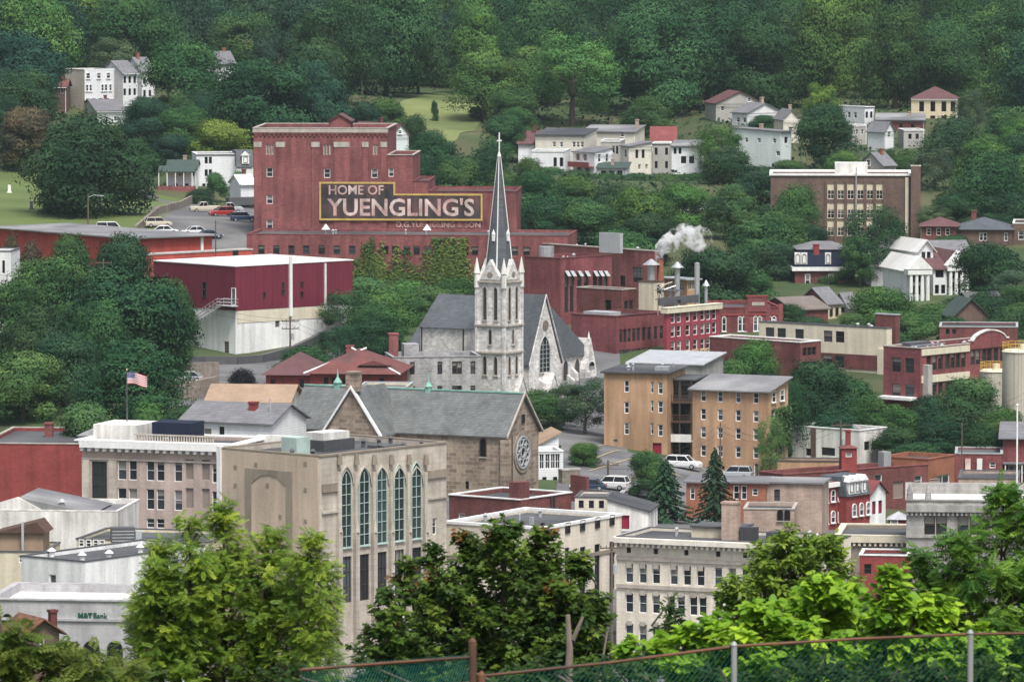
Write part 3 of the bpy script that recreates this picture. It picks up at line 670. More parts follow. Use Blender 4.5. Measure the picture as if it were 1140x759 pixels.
shed = Bld('low stone shed with pale metal roof behind the orange flats', 700, 404, 800, 112, 781, dep=9, wall='grey_stone'); shed.done('shed', 'metal_grey', rise=1.0, axis='y', over=.4)
of = Bld('small dark brick brewery office with arched windows and a raised front panel', 800.5, 343, 896, 84, 869.5, dep=16, wall='brick_maroon')
of.wins('R', [806, 823.8, 828.6, 841, 845.8, 856.8, 861.6], [360.5], 4.6, 15, 'arch')
u0, z0 = of.fp('R', 832, 343); u1, z1 = of.fp('R', 854, 330.5); of.boxp(u0, u1, -.12, .4, of.h - .6, z1, 'brick_maroon', 'parapet_panel'); of.boxp(u0 - .15, u1 + .15, -.2, .5, z1 + .003, z1 + .25, 'brick_paint', 'parapet_cap')
u2, z2 = of.fp('R', 837, 340); u3, z3 = of.fp('R', 851, 336.2); of.boxp(u2, u3, -.16, -.121, z2, z3, 'stone_trim', 'plaque')
for px in (801, 831, 855, 869):
    u = of.fp('R', px, 350)[0]; of.boxp(u - .35, u + .35, -.14, -.002, 0, of.h + .6, 'brick_maroon', 'pier')
of.band(of.h - 1.2, of.h - .9, .1, 'brick_paint', 'band', 'R'); of.done(par=.5, cap='brick_paint')

# ------------------------------------------------------------------ the warehouse and the left slope
wh = Bld('big maroon and white warehouse with white flat roof', 262, 297, 862, 47, 391.5, 172, wall='white_paint', name='warehouse')
za = wh.fp('L', 262, 346)[1]
mb = MB(); mb.box(-.1, wh.Lx + .1, -.1, -.003, za, wh.h - .02); mb.box(-.1, -.004, -.003, wh.Ly + .1, za + .002, wh.h - .022); wh.part(mb, 'cladding', 'metal_maroon')
u0 = wh.fp('R', 283, 350)[0]; u1 = wh.fp('R', 360, 350)[0]; mb = MB(); mb.box(.3, u1, -.06, -.003, za - 1.9, za - .01); wh.part(mb, 'cream_band', 'cream_trim')
for px, py in ((294, 328), (315, 317), (315, 325), (336, 316), (336, 327)): wh.wins('R', [px], [py], 2.6, 6, 'tall', off=-.1)
for px, py in ((228, 318), (228, 327)): wh.wins('L', [px], [py], 4, 8, 'tall', off=-.1)
wh.wins('L', [264 - 3.5], [330], 4, 17, 'door', off=-.1); wh.wins('R', [309], [360], 4.5, 8, 'vent'); wh.wins('L', [252], [388], 5, 14, 'vent')
for px, py in ((323, 352), (361.5, 356)):
    u, z = wh.fp('R', px, py, -.1); hw_ = .26 if px < 330 else .12; wh.boxp(u - hw_, u + hw_, -.4, -.102, z, wh.h + (1.2 if px < 330 else -.2), 'white_trim', 'duct')
wh.done(par=.12, rmat='membrane', cap='white_trim', capd=.2)
# outside stair on the warehouse
u0, z0 = wh.fp('L', 259, 340, -.1); u1, z1 = wh.fp('L', 203, 369, -.1)
mb = MB(); n = 26
for i in range(n):
    t_ = i / n; mb.box(-1.5, -.15, u0 + 2 + (u1 - u0 - 2) * t_, u0 + 2 + (u1 - u0 - 2) * (t_ + .7 / n), z0 + (z1 - z0) * t_ - .05, z0 + (z1 - z0) * t_)
mb.box(-1.5, -.12, u0 - 1.4, u0 + 2.0, z0 - .1, z0 - .002)
wh.part(mb, 'stair', 'metal_grey')
mb = MB()
for x in (-1.5, -.2):
    for dz in (0, .5, 1.0): mb.tube([(x, u0 - 1.4, z0 + dz), (x, u0 + 2, z0 + dz), (x, u1, z1 + dz)], .05, 4)
    for i in range(12): t_ = i / 11; y = u0 + 2 + (u1 - u0 - 2) * t_; z = z0 + (z1 - z0) * t_; mb.tube([(x, y, z - .4), (x, y, z + 1)], .04, 4)
wh.part(mb, 'stair_rail', 'metal_grey')
lb = Bld('long low orange red building with wide grey roof below the lawn', 147, 266, 925, 52, 236, -12, wall='paint_orange'); lb.wins('L', [15, 30], [277], 5, 6, 'dark'); lb.done(par=.02, rmat='tar_grey', over=1.0)
lb.boxp(lb.Lx * .85, lb.Lx * .88, -.3, -.02, 0, lb.h, 'white_trim', 'downpipe')
rw = Bld('bright orange red painted retaining wall under the car park', 160, 284.5, 898, 47, 281, dep=2.2, wall='paint_orange', name='retaining_wall', cat='wall', sink=1.5); rw.wins('R', [262], [281.5], 5, 5, 'dark'); rw.done(par=.02, rmat='concrete', over=.1)
wb = Bld('white walled building cut by the left edge behind trees', -20, 280, 850, 95, 12, dep=8, wall='white_paint'); wb.wins('R', [4], [297], 3, 14, 'tall'); wb.done(par=.4, cap='metal_dark')

# ------------------------------------------------------------------ pale stone church with the spire
TA = 33
ch = Bld('pale stone gothic church with dark slate roofs and tall striped spire', 575, 404, 834, TA, 656, 448, wall='church_stone', name='church', cat='church')
Lx, Ly, h = ch.Lx, ch.Ly, ch.h; rise = 8.8
mb = MB(); Tq = lambda *a: mb.face(a)
for f in ([(0,0,0),(Lx,0,0),(Lx,0,h),(0,0,h)], [(0,0,0),(0,Ly,0),(0,Ly,h),(0,0,h)], [(Lx,0,0),(Lx,Ly,0),(Lx,Ly,h),(Lx,0,h)], [(0,Ly,0),(Lx,Ly,0),(Lx,Ly,h),(Lx/2,Ly,h+rise),(0,Ly,h)]): mb.face(f)
ch.part(mb, 'wall', 'church_stone')
rb = MB(); o = .35; yq = 1.7
a, b_, c, d = (-o, -o, h), (Lx + o, -o, h), (Lx + o, Ly + .2, h), (-o, Ly + .2, h); r1, r2 = (Lx / 2, yq, h + rise + .1), (Lx / 2, Ly + .2, h + rise + .1)
for f in ([a, b_, r1], [b_, c, r2, r1], [d, a, r1, r2], [a, d, c, b_], [c, d, r2]): rb.face(f)
ch.part(rb, 'roof', 'slate')
# street gable with the great window
ua, za_ = ch.fp('R', 589, 404, -1.6); ub, _ = ch.fp('R', 624, 398, -1.6); um, zp = ch.fp('R', 606.5, 331, -1.6)
um = (ua + ub) / 2; ze = h - .3
mb = MB(); mb.prism([(ua, -1.6, 0), (ub, -1.6, 0), (ub, -1.6, ze), (um, -1.6, zp), (ua, -1.6, ze)], (0, 1.58, 0)); ch.part(mb, 'gable_wall', 'church_stone')
mb = MB(); k = 7.5
for u1 in (ua - .25, ub + .25):
    mb.prism([(u1, -1.75, ze - .3), (um, -1.75, zp + .1), (um, -1.75, zp + .4), (u1, -1.75, ze + .05)], (0, k + 1.8, 0))
ch.part(mb, 'gable_roof', 'slate')
mb = MB()
for u1 in (ua - .3, ub + .3): mb.prism([(u1, -1.95, ze - .2), (um, -1.95, zp + .2), (um, -1.95, zp + .48), (u1, -1.95, ze + .08)], (0, .19, 0))
ch.part(mb, 'gable_coping', 'church_stone')
ch.wins('R', [606], [394], 12, 42, 'lancetg', off=-1.6)
u, z = ch.fp('R', 607, 362, -1.6); mb = MB(); mb.loft([[(u + .75 * math.cos(i * math.pi / 7), y, z + .75 * math.sin(i * math.pi / 7)) for i in range(14)] for y in (-1.72, -1.601)]); ch.part(mb, 'round_panel', 'old_wall')
ch.wins('R', [629, 642], [412], 5.2, 22, 'lancet'); ch.wins('R', [583], [421], 4.6, 26, 'lancet')
for px in (636, 590, 622, 649):                      # buttresses with sloped heads
    u, z = ch.fp('R', px, 430); off = -1.6 if 588 < px < 625 else 0
    hb = 2.8 if off else h * .7
    mb = MB(); mb.prism([(u - .3, off - .002, 0), (u - .3, off - 1.1, 0), (u - .3, off - 1.1, hb * .75), (u - .3, off - .002, hb)], (.6, 0, 0)); ch.part(mb, 'buttress', 'church_stone')
for px, top in ((589.5, 420), (610.5, 417)):         # gabled entrance canopies at the foot
    u, z = ch.fp('R', px - (14 if px < 600 else 0) + 5, top, -3.2); mb = MB(); mb.prism([(u - 1.3, -3.4, 0), (u + 1.3, -3.4, 0), (u + 1.3, -3.4, z - 2.6), (u, -3.4, z), (u - 1.3, -3.4, z - 2.6)], (0, 1.78, 0)); ch.part(mb, 'porch_gable', 'church_stone')
    mb = MB()
    for sg in (-1, 1): mb.prism([(u + sg * 1.5, -3.55, z - 2.7), (u, -3.55, z + .03), (u, -3.55, z + .3), (u + sg * 1.5, -3.55, z - 2.4)], (0, 1.9, 0))
    ch.part(mb, 'porch_coping', 'church_stone')
# corner turret gable at the far right
u, z = ch.fp('R', 658, 376, -1.0); mb = MB(); mb.prism([(u - 1.5, -1.0, 0), (u + 1.5, -1.0, 0), (u + 1.5, -1.0, z - 4.6), (u, -1.0, z), (u - 1.5, -1.0, z - 4.6)], (0, 3.2, 0)); ch.part(mb, 'corner_gable', 'church_stone')
mb = MB(); mb.cyl(u, -.6, z - .2, z + 1.0, .22, .02, 6); ch.part(mb, 'finial', 'white_trim'); ch.wins('R', [658.5], [405], 5, 5, 'archd', off=-1.0); ch.wins('R', [659], [428], 7, 14, 'lancet', off=-1.0)
# flat choir wing with the polygonal roof on the left
uA, zA = ch.fp('L', 468, 363.5, -2.4); uB, _ = ch.fp('L', 518.5, 365, -2.4); um2, zM = ch.fp('L', 509, 327, 2.5); uZ = ch.fp('L', 452, 385, 0)[0]
mb = MB(); mb.box(-2.4, -.003, min(uA, uB), max(uA, uB), 0, zA); ch.part(mb, 'apse_wall', 'church_stone')
lo, hi = min(uA, uB), max(uA, uB); apex = (3.6, lo + (hi - lo) * .22, h + rise * .80)
rb = MB(); e0, e1 = (-2.8, lo - .3, zA), (-2.8, hi + .3, zA); b0, b1 = (3.2, lo - .3, zA + .01), (3.2, hi + 2.2, zA - 1.2)
for f in ([e0, apex, e1], [e1, apex, b1], [e0, b0, apex], [e0, e1, b1, b0]): rb.face(f)
ch.part(rb, 'apse_roof', 'slate')
mb = MB(); mb.box(-2.52, -2.402, lo + (hi - lo) * .04, lo + (hi - lo) * .06, 0, zA); mb.box(-2.52, -2.402, hi - .35, hi - .2, 0, zA); ch.part(mb, 'downpipe', 'dark_trim')
# tower
def church_tower():
    tw = 4.7; p = P(561, 312, 826); z0 = ch.z0; g = ch.root
    # tower's front corner in the church frame
    d = p - ch.p; x0, y0 = d.dot(ch.dx), d.dot(ch.dy); H1 = p.z - z0
    mb = MB(); mb.box(x0, x0 + tw, y0, y0 + tw, 0, H1); ch.part(mb, 'tower', 'church_stone')
    mb = MB()
    for bx in (x0, x0 + tw):                         # corner buttresses and string courses
        for by in (y0, y0 + tw): mb.box(bx - .22, bx + .22, by - .22, by + .22, 0, H1 - .2)
    ch.part(mb, 'tower_buttress', 'church_stone')
    for z in (H1 * .40, H1 * .62, H1 - .45): mb = MB(); mb.box(x0 - .3, x0 + tw + .3, y0 - .3, y0 + tw + .3, z, z + .25); ch.part(mb, 'string_course', 'stone_trim')
    off = y0; offx = x0
    def put(face, frac, zc, w_, h_, st='lancet'):
        hh = round(h_, 1); ww = round(w_, 1)
        if face == 'R': put_window(ch.root, x0 + tw * frac - ww / 2, y0 - .07, zc - hh / 2, 0, ww, hh, st)
        else: put_window(ch.root, x0 - .07, y0 + tw * frac + ww / 2, zc - hh / 2, -math.pi / 2, ww, hh, st)
    zl = lambda py: ch.fp('L', 548, py, x0)[1]
    for f in ('R', 'L'):
        for fr in (.3, .7): put(f, fr, zl(338), .85, 5.0); put(f, fr, zl(407), .8, 2.9)
        put(f, .5, zl(375), .7, 2.4)
    # gables over each side and corner pinnacles
    zg = ch.fp('L', 548, 289, x0)[1]; mb = MB()
    c0, c1 = (x0, y0), (x0 + tw, y0 + tw)
    mb.prism([(x0 + .5, y0 - .12, H1), (x0 + tw - .5, y0 - .12, H1), (x0 + tw / 2, y0 - .12, zg)], (0, .8, 0)); mb.prism([(x0 + .5, y0 + tw - .68, H1), (x0 + tw - .5, y0 + tw - .68, H1), (x0 + tw / 2, y0 + tw - .68, zg)], (0, .8, 0))
    mb.prism([(x0 - .12, y0 + .5, H1), (x0 - .12, y0 + tw - .5, H1), (x0 - .12, y0 + tw / 2, zg)], (.8, 0, 0)); mb.prism([(x0 + tw - .68, y0 + .5, H1), (x0 + tw - .68, y0 + tw - .5, H1), (x0 + tw - .68, y0 + tw / 2, zg)], (.8, 0, 0))
    ch.part(mb, 'tower_gable', 'church_stone')
    mb = MB()
    for f in (0, 1): 
        for k in range(1):
            if f: mb.loft([[(x0 + tw/2 + .42 * math.cos(i * math.pi / 6), y, H1 + .75 + .42 * math.sin(i * math.pi / 6)) for i in range(12)] for y in (y0 - .2, y0 - .121)])
            else: mb.loft([[(x, y0 + tw/2 + .42 * math.cos(i * math.pi / 6), H1 + .75 + .42 * math.sin(i * math.pi / 6)) for i in range(12)] for x in (x0 - .2, x0 - .121)])
    ch.part(mb, 'roundel', 'old_wall')
    for bx in (x0, x0 + tw):
        for by in (y0, y0 + tw):
            mb = MB(); mb.cyl(bx, by, H1 - 1.2, H1 + .9, .42, .38, 8); mb.cyl(bx, by, H1 + .902, H1 + 3.2, .5, .04, 8); ch.part(mb, 'pinnacle', 'white_stucco')
    # spire: octagon with pale ribs
    cx, cy_ = x0 + tw / 2, y0 + tw / 2; zs = H1 + .2; zt = ch.fp('L', 554, 172, x0 + tw / 2)[1]; r0 = 2.15
    ring = lambda r, z: [(cx + r * math.cos(math.pi * (2 * i + 1) / 8), cy_ + r * math.sin(math.pi * (2 * i + 1) / 8), z) for i in range(8)]
    mb = MB(); mb.loft([ring(r0, zs), ring(.16, zt)]); sp = ch.part(mb, 'spire', 'slate')
    for i in range(0, 8, 2):
        mb = MB(); a = math.pi * (2 * i + 1) / 8
        mb.tube([(cx + r0 * math.cos(a), cy_ + r0 * math.sin(a), zs), (cx + .17 * math.cos(a), cy_ + .17 * math.sin(a), zt)], [.11, .07], 6); mb.build('spire_rib', 'white_trim', sp)
    for i, a in enumerate((.5, 1.5, 2.5, 3.5)):     # small lucarnes
        zz = zs + (zt - zs) * .30; rr_ = r0 * .70; x, y = cx + rr_ * math.cos(math.pi * a / 2 - math.pi / 4), cy_ + rr_ * math.sin(math.pi * a / 2 - math.pi / 4)
        mb = MB(); mb.box(x - .18, x + .18, y - .18, y + .18, zz, zz + 1.0); mb.cyl(x, y, zz + 1.002, zz + 1.7, .3, .02, 4, rot=math.pi/4); mb.build('lucarne', 'white_trim', sp)
    mb = MB(); mb.cyl(cx, cy_, zt - .3, zt + .3, .3, .16, 8); mb.cyl(cx, cy_, zt + .3, zt + 3.2, .1, n=6); mb.box(cx - .55, cx + .55, cy_ - .09, cy_ + .09, zt + 1.9, zt + 2.1); mb.build('cross', 'white_trim', sp)
church_tower()
rc = Bld('grey stone rectory with flat roof in front of the pale church', 437, 398, 800, 82, 535, dep=9, wall='rectory_stone')
rc.wins('R', [446.5, 459, 489.7, 506, 511.5, 526.5], [410, 437], 5, 12.5, 'brown'); rc.done(par=.5, cap='rectory_stone'); rc.boxp(rc.Lx * .15, rc.Lx * .32, 2, 5, rc.zr, rc.zr + 2.2, 'rectory_stone', 'stair_head')
rc.chimney(1.0, 7.5, rc.zr, 3.2, 1.3)
ra = Bld('red walled house with broad hipped dark red roof, left of its pair', 296, 417, 800, 96, 352, dep=13, wall='brick_paint', name='house', cat='house'); ra.wins('R', [304, 336], [427.5], 5, 10, 'dark'); ra.done('hip', 'shingle_maroon', rise=2.6, over=.7)
rb_ = Bld('red walled house with hipped red roof, pale ridges and two chimneys', 345, 415.5, 788, 96, 440, dep=14, wall='brick_paint', name='house', cat='house'); rb_.wins('R', [363, 372, 384, 425], [425], 5, 9, 'dark'); rb_.done('hip', 'shingle_red', rise=3.0, over=.8)
rb_.chimney(4, 12.2, rb_.h + .2, 2.6, 1.0); mb = MB()
for s0, s1 in (((-.8, -.8, rb_.h + .05), (7.0, 7, rb_.h + 3.06)), ((rb_.Lx + .8, -.8, rb_.h + .05), (rb_.Lx - 7, 7, rb_.h + 3.06))): mb.tube([s0, s1], .14, 4)
rb_.part(mb, 'hip_flashing', 'white_trim')
u = rb_.fp('R', 415, 408)[0]; mb = MB(); mb.prism([(u - 1.8, 1.0, rb_.h + .4), (u + 1.8, 1.0, rb_.h + .4), (u + 1.6, 1.0, rb_.h + 1.1), (u - 1.6, 1.0, rb_.h + 1.1)], (0, 2.4, 0)); rb_.part(mb, 'dormer', 'brown_trim')
mb = MB(); mb.prism([(u - 2.2, .7, rb_.h + 1.1), (u + 2.2, .7, rb_.h + 1.1), (u, .7, rb_.h + 1.8)], (0, 3.4, 0)); rb_.part(mb, 'dormer_roof', 'shingle_red')
cl = Bld('low cream flat roofed building below the stone rectory', 399, 431, 752, 95, 453, dep=8, wall='cream_paint'); cl.wins('R', [433, 438.5, 444, 449], [440], 3.2, 5, 'dark'); cl.done(par=.3, cap='metal_grey')
cb2 = Bld('low red brick strip building beside the cream flat roofed one', 350, 433, 750, 95, 397, dep=6, wall='brick_paint'); cb2.done(par=.3, cap='metal_grey', rmat='membrane')
th = Bld('white building with broad tan shingle roof behind the white gabled house', 232, 447, 738, 96, 320, dep=12, wall='white_stucco', name='house', cat='house'); th.done('gable', 'shingle_brown', rise=1.7, axis='x', over=.6)
wgh = Bld('white gabled house with dark roof rising behind the pink stone cornice', 302, 471.5, 690, 25, 341, 203, wall='white_siding', name='house', cat='house'); wgh.wins('L', [247], [481], 5, 11, 'dark'); wgh.wins('L', [218, 231], [481], 8, 9, 'boarded'); wgh.done('gable', 'shingle_grey', rise=1.9, axis='y', over=.45)
wgh.roof.data.materials[0] = MATS['shingle_grey']; wgh.chimney(3, 4, wgh.h + .5, 1.6, .9, 'brick_paint'); wgh.pipe(2.6, 1.5, wgh.h + .6, 2.2, .07)

# ------------------------------------------------------------------ brown stone church with the rose window
rs = Bld('brown stone church with a round rose window in its gable and grey slate roof', 563, 485, 690, 25, 599.5, 322, wall='brown_stone', name='church', cat='church')
rs.wins('L', [538], [498], 6.5, 19, 'archd'); rs.wins('L', [520], [540], 4, 8, 'dark')
rs.done('gable', 'slate_grey', rise=4.6, axis='y', over=.3)
u = rs.Lx / 2; z = rs.fp('R', 582, 503)[1]; Rr = 2.05
def disc(mb, cx, cz, r0, r1, y0, y1, n=28, m=0):
    for i in range(n):
        a, b = 2 * math.pi * i / n, 2 * math.pi * (i + 1) / n; q = lambda r, t, y: (cx + r * math.cos(t), y, cz + r * math.sin(t))
        mb.face([q(r0, a, y0), q(r0, b, y0), q(r1, b, y0), q(r1, a, y0)], m); mb.face([q(r1, a, y0), q(r1, b, y0), q(r1, b, y1), q(r1, a, y1)], m)
        if r0 > 0: mb.face([q(r0, a, y0), q(r0, b, y0), q(r0, b, y1), q(r0, a, y1)], m)
mb = MB(); disc(mb, u, z, Rr, Rr + .5, -.12, -.002); disc(mb, u, z, Rr - .2, Rr, -.2, -.002, m=1)
for i in range(8): a = 2 * math.pi * (i + .5) / 8; disc(mb, u + 1.3 * math.cos(a), z + 1.3 * math.sin(a), .36, .5, -.18, -.01, 12, 1)
disc(mb, u, z, .55, .72, -.18, -.01, 16, 1)
rw_ = rs.part(mb, 'rose_window', ['old_wall', 'metal_grey'])
mb = MB(); mb.face([(u + Rr * math.cos(2*math.pi*i/28), -.012, z + Rr * math.sin(2*math.pi*i/28)) for i in range(28)]); mb.build('pane', 'glass', rw_)
rs.wins('R', [582], [466], 3, 10, 'tall')
mb = MB()
for sg in (0, 1): xe = -.4 if sg == 0 else rs.Lx + .4; mb.prism([(xe, -.5, rs.h - .35), (rs.Lx/2, -.5, rs.h + 4.7), (rs.Lx/2, -.5, rs.h + 5.05), (xe, -.5, rs.h)], (0, .19, 0))
rs.part(mb, 'gable_coping', 'stone_trim')
mb = MB(); mb.box(rs.Lx/2 - .14, rs.Lx/2 + .14, -.3, rs.Ly + .3, rs.h + 4.78, rs.h + 4.95); rs.part(mb, 'ridge_cap', 'copper')
mb = MB(); mb.box(-.5, .5, -.5, .5, 0, rs.h - .5); rs.part(mb, 'corner_pier', 'brown_stone'); mb = MB(); mb.cyl(.62, -.58, .5, rs.h, .07); rs.part(mb, 'downpipe', 'dark_trim')
def cupola(b, px, py, s=1.0):
    y = b.fp('L', px, py + 6, b.Lx / 2)[0]; x = b.Lx / 2; z = b.h + 4.6; mb = MB()
    mb.box(x - .55*s, x + .55*s, y - .55*s, y + .55*s, z - .3, z + 1.0*s); mb.cyl(x, y, z + 1.002*s, z + 1.9*s, .85*s, .25*s, 8); mb.cyl(x, y, z + 1.902*s, z + 3.6*s, .22*s, .02, 6); b.part(mb, 'cupola', 'copper')
cupola(rs, 477, 441, .62); cupola(rs, 376, 435, .68)
tr = Bld('brown stone cross gable of the rose window church behind the tan hall', 422, 486, 692, 25, None, 361, wid=9, wall='brown_stone', name='church_transept', cat='church wing'); tr.done('gable', 'slate_grey', rise=5.6, axis='x', over=.1)
mb = MB()
for sg in (0, 1): ye = -.35 if sg == 0 else tr.Ly + .35; mb.prism([(-.35, ye, tr.h - .2), (-.35, tr.Ly/2, tr.h + 5.75), (-.35, tr.Ly/2, tr.h + 6.15), (-.35, ye, tr.h + .2)], (.5, 0, 0))
tr.part(mb, 'gable_coping', 'white_trim'); tr.chimney(.6, tr.Ly / 2, tr.h + 5.4, 2.2, 1.5, 'brown_stone')
an = Bld('dark brick annex with white coping below the rose window', 578, 556.5, 655, 36, 636, 500, wall='brick_dark'); an.wins('L', [514, 531], [575], 6.5, 7, 'sash'); an.wins('R', [588, 606, 613, 620], [573], 5, 7, 'sash'); an.done(par=.5, cap='white_trim', capd=.12)
an.boxp(.2, 1.9, -.1, 1.6, an.h - 1.5, an.h + 2.0, 'brick_dark', 'brick_stack')
mb = MB(); mb.tube([(6.2, -.15, 2), (6.2, -.15, an.h)], .12); mb.tube([(6.8, -.15, 2), (6.8, -.15, an.h)], .12); an.part(mb, 'downpipe', 'dark_trim')
wp = Bld('little white house with a glazed porch beside the rose window', 598.5, 503, 712, 80, 627, dep=6, wall='white_siding', name='house', cat='house'); wp.wins('R', [603, 609.5, 615.5, 620.8], [513.5], 5, 15, 'gridw'); wp.wins('R', [606, 618], [535], 4, 8, 'dark'); wp.done(par=.25, cap='white_trim', rmat='metal_grey')
wq = Bld('brown roofed white house behind the glazed porch', 600, 495, 722, 80, 622, dep=7, wall='white_siding', name='house', cat='house'); wq.done('shed', 'shingle_brown', rise=1.3, axis='x', flip=False)
gw = Bld('grey stone yard wall right of the glazed white porch', 626, 524, 708, 60, 646, dep=1, wall='old_wall', name='yard_wall', cat='wall'); gw.done(par=.02, rmat='concrete', over=.05)

# ------------------------------------------------------------------ orange flats
fl = Bld('orange rendered block of flats on the left of the balcony gap', 672.5, 415, 758, 103, 743, dep=12, wall='stucco_orange', name='apartment_block', cat='apartment block')
fl.wins('R', [697.7], [430, 453.5, 477], 5, 11.5, 'sash'); fl.wins('R', [735.4], [432, 453, 479], 5, 11.5, 'sash'); fl.wins('R', [726], [431, 452, 477], 3, 11, 'sash'); fl.wins('R', [685], [491], 4, 3.5, 'vent'); fl.wins('R', [731.5], [499], 9, 11, 'reddoor')
fl.boxp(fl.Lx - 2.6, fl.Lx - .02, -.7, -.003, 0, fl.h - .6, 'stucco_orange', 'bay') if False else None
fl.done(par=.02, rmat='tar', over=.45); fl.zr = fl.h + .2; fl.clutter(5, 2); fl.boxp(6.3, 8.2, 3, 5, fl.h + .201, fl.h + .7, 'steel', 'roof_duct')
fr = Bld('orange rendered block of flats with sloping grey roof and a climbing vine', 855, 436.5, 742, 26, 877.5, 771, wall='stucco_orange', name='apartment_block', cat='apartment block')
fr.wins('L', [782.9, 801.7, 821.7, 841.4], [440.5, 461, 481, 501.5], 5.2, 11.5, 'sash'); fr.wins('R', [861, 870.3], [441.5, 462, 482, 502], 4, 11, 'sash'); fr.wins('L', [842], [524], 4.5, 15, 'door'); fr.done('shed', 'tar_grey', rise=1.3, axis='x', over=.5)
gp = Bld('dark balcony block joining the two orange blocks of flats', 744, 423, 760, 103, 773, dep=8, wall='dark_trim', name='balcony_block', cat='apartment block'); gp.wins('R', [751, 762], [436, 456, 477, 500], 7, 13, 'dark'); gp.done(par=.02, rmat='tar', over=.3)
for i, py in enumerate((441.5, 463, 484.5)):
    z = gp.fp('R', 750, py + 5)[1]; mb = MB(); mb.box(.1, gp.Lx - .1, -1.5, -.003, z - .15, z); mb.box(.1, gp.Lx - .1, -1.5, -1.42, z + .002, z + (.9 if i == 2 else .1))
    if i < 2:
        mb.box(.1, gp.Lx - .1, -1.5, -1.44, z + .85, z + .92)
        for k in range(12): mb.box(.1 + k * gp.Lx / 12.5, .15 + k * gp.Lx / 12.5, -1.49, -1.45, z + .1, z + .85)
    gp.part(mb, 'balcony', 'white_paint' if i == 2 else 'brown_trim')
mb = MB()
for x in (.15, gp.Lx * .5, gp.Lx - .2): mb.box(x, x + .14, -1.48, -1.34, 0, gp.h)
gp.part(mb, 'balcony_post', 'brown_trim')
# ------------------------------------------------------------------ lower town, left
rbk = Bld('long blank red brick wall building at the left edge', -20, 493.5, 700, 95, 92, dep=22, wall='brick_paint'); rbk.done(par=.4, cap='stone_trim'); rbk.wall_o = None
rbk.chimney(6, 14, rbk.zr, 1.6, 1.0); rbk.boxp(16, 17.6, 3, 5, rbk.zr, rbk.zr + 1.2, 'brick_paint', 'roof_hatch')
mb = MB(); mb.box(11, 14.5, 6, 9, rbk.zr - .02, rbk.zr + .9); mb.prism([(10.8, 5.8, rbk.zr + .9), (14.7, 5.8, rbk.zr + .9), (12.75, 5.8, rbk.zr + 1.7)], (0, 3.4, 0)); rbk.part(mb, 'skylight', 'metal_grey')
pk = Bld('pink stone office building with bracketed cornice and white roof edge', 91, 490, 662, 109, 262, dep=10, wall='pink_stone')
pk.wins('R', [110.7], [540], 17, 54, 'grid'); pk.wins('R', [136, 148, 167.5, 178.7, 198.5, 240.5], [522.5, 554.5, 583], 8.2, 20, 'stone', skip={(i, 2) for i in range(6)})
pk.wins('R', [136, 148, 167.5, 178.7, 198.5, 240.5], [581], 8.2, 9, 'stone'); pk.wins('R', [211, 229], [522.5, 554.5], 8.2, 20, 'bricked')
pk.band(pk.h - .75, pk.h - .02, .75, 'white_trim', 'cornice', 'R', mod=.95); pk.band(pk.h - 2.2, pk.h - 2.0, .12, 'stone_trim', 'string_course', 'R')
for a, c in ((92, 100), (121.5, 130)):
    u0, u1 = pk.fp('R', a, 530)[0], pk.fp('R', c, 530)[0]; pk.boxp(max(u0, .02), u1, -.22, -.003, 0, pk.h - 2.25, 'limestone', 'pilaster')
pk.done(par=.35, cap='white_trim', capd=.7, pt=.8, rmat='tar')
u = pk.Lx; mb = MB()
for k in range(30):
    x = u * .35 + k * .33; mb.box(x, x + .16, .3, .46, pk.h + .14, pk.h + .8)
mb.box(u * .35 - .3, u * .35 + 10, .25, .5, pk.h + .801, pk.h + .95); pk.part(mb, 'balustrade', 'stone_trim')
pk.boxp(.4, 6, 2.5, 9, pk.zr, pk.h + 1.7, 'white_stucco', 'penthouse')
pk.boxp(7.2, 12.2, 4, 8, pk.zr, pk.h + 2.0, 'tarp_navy', 'covered_plant')
pk.boxp(19, 24, 7.5, 8.2, pk.zr, pk.h + .55, 'white_stucco', 'parapet_wall'); pk.clutter(4, 9)
tn = Bld('tan hall with five tall pointed windows and a blank arched panel', 355.5, 508.5, 603, 40, 497, 245, wall='limestone')
# five gothic window bays
bays = [385, 405, 424.5, 443.8, 463]
tn.wins('R', bays, [569 + -3], 11.5, 88, 'gothic'); tn.wins('R', bays, [645], 12.5, 52, 'gothlow'); tn.wins('R', [484], [585.5], 4, 17, 'stone')
for px in (376.2, 395, 414.8, 434.2, 453.5, 472.5):
    u = tn.fp('R', px, 560)[0]; zt_ = tn.fp('R', px, 525)[1]; zl = tn.fp('R', px, 592)[1]
    tn.boxp(u - .3, u + .3, -.45, -.003, 0, zl, 'limestone', 'pier'); tn.boxp(u - .22, u + .22, -.3, -.004, zl + .003, zt_, 'limestone', 'pier')
    mb = MB(); mb.cyl(u, -.3, zt_ + .8, zt_ + 1.9, .34, .22, 6); tn.part(mb, 'carved_boss', 'tan_dark')
    mb = MB(); mb.cyl(u, -.4, zl + .01, zl + 1.3, .3, .06, 4); tn.part(mb, 'pinnacle', 'limestone')
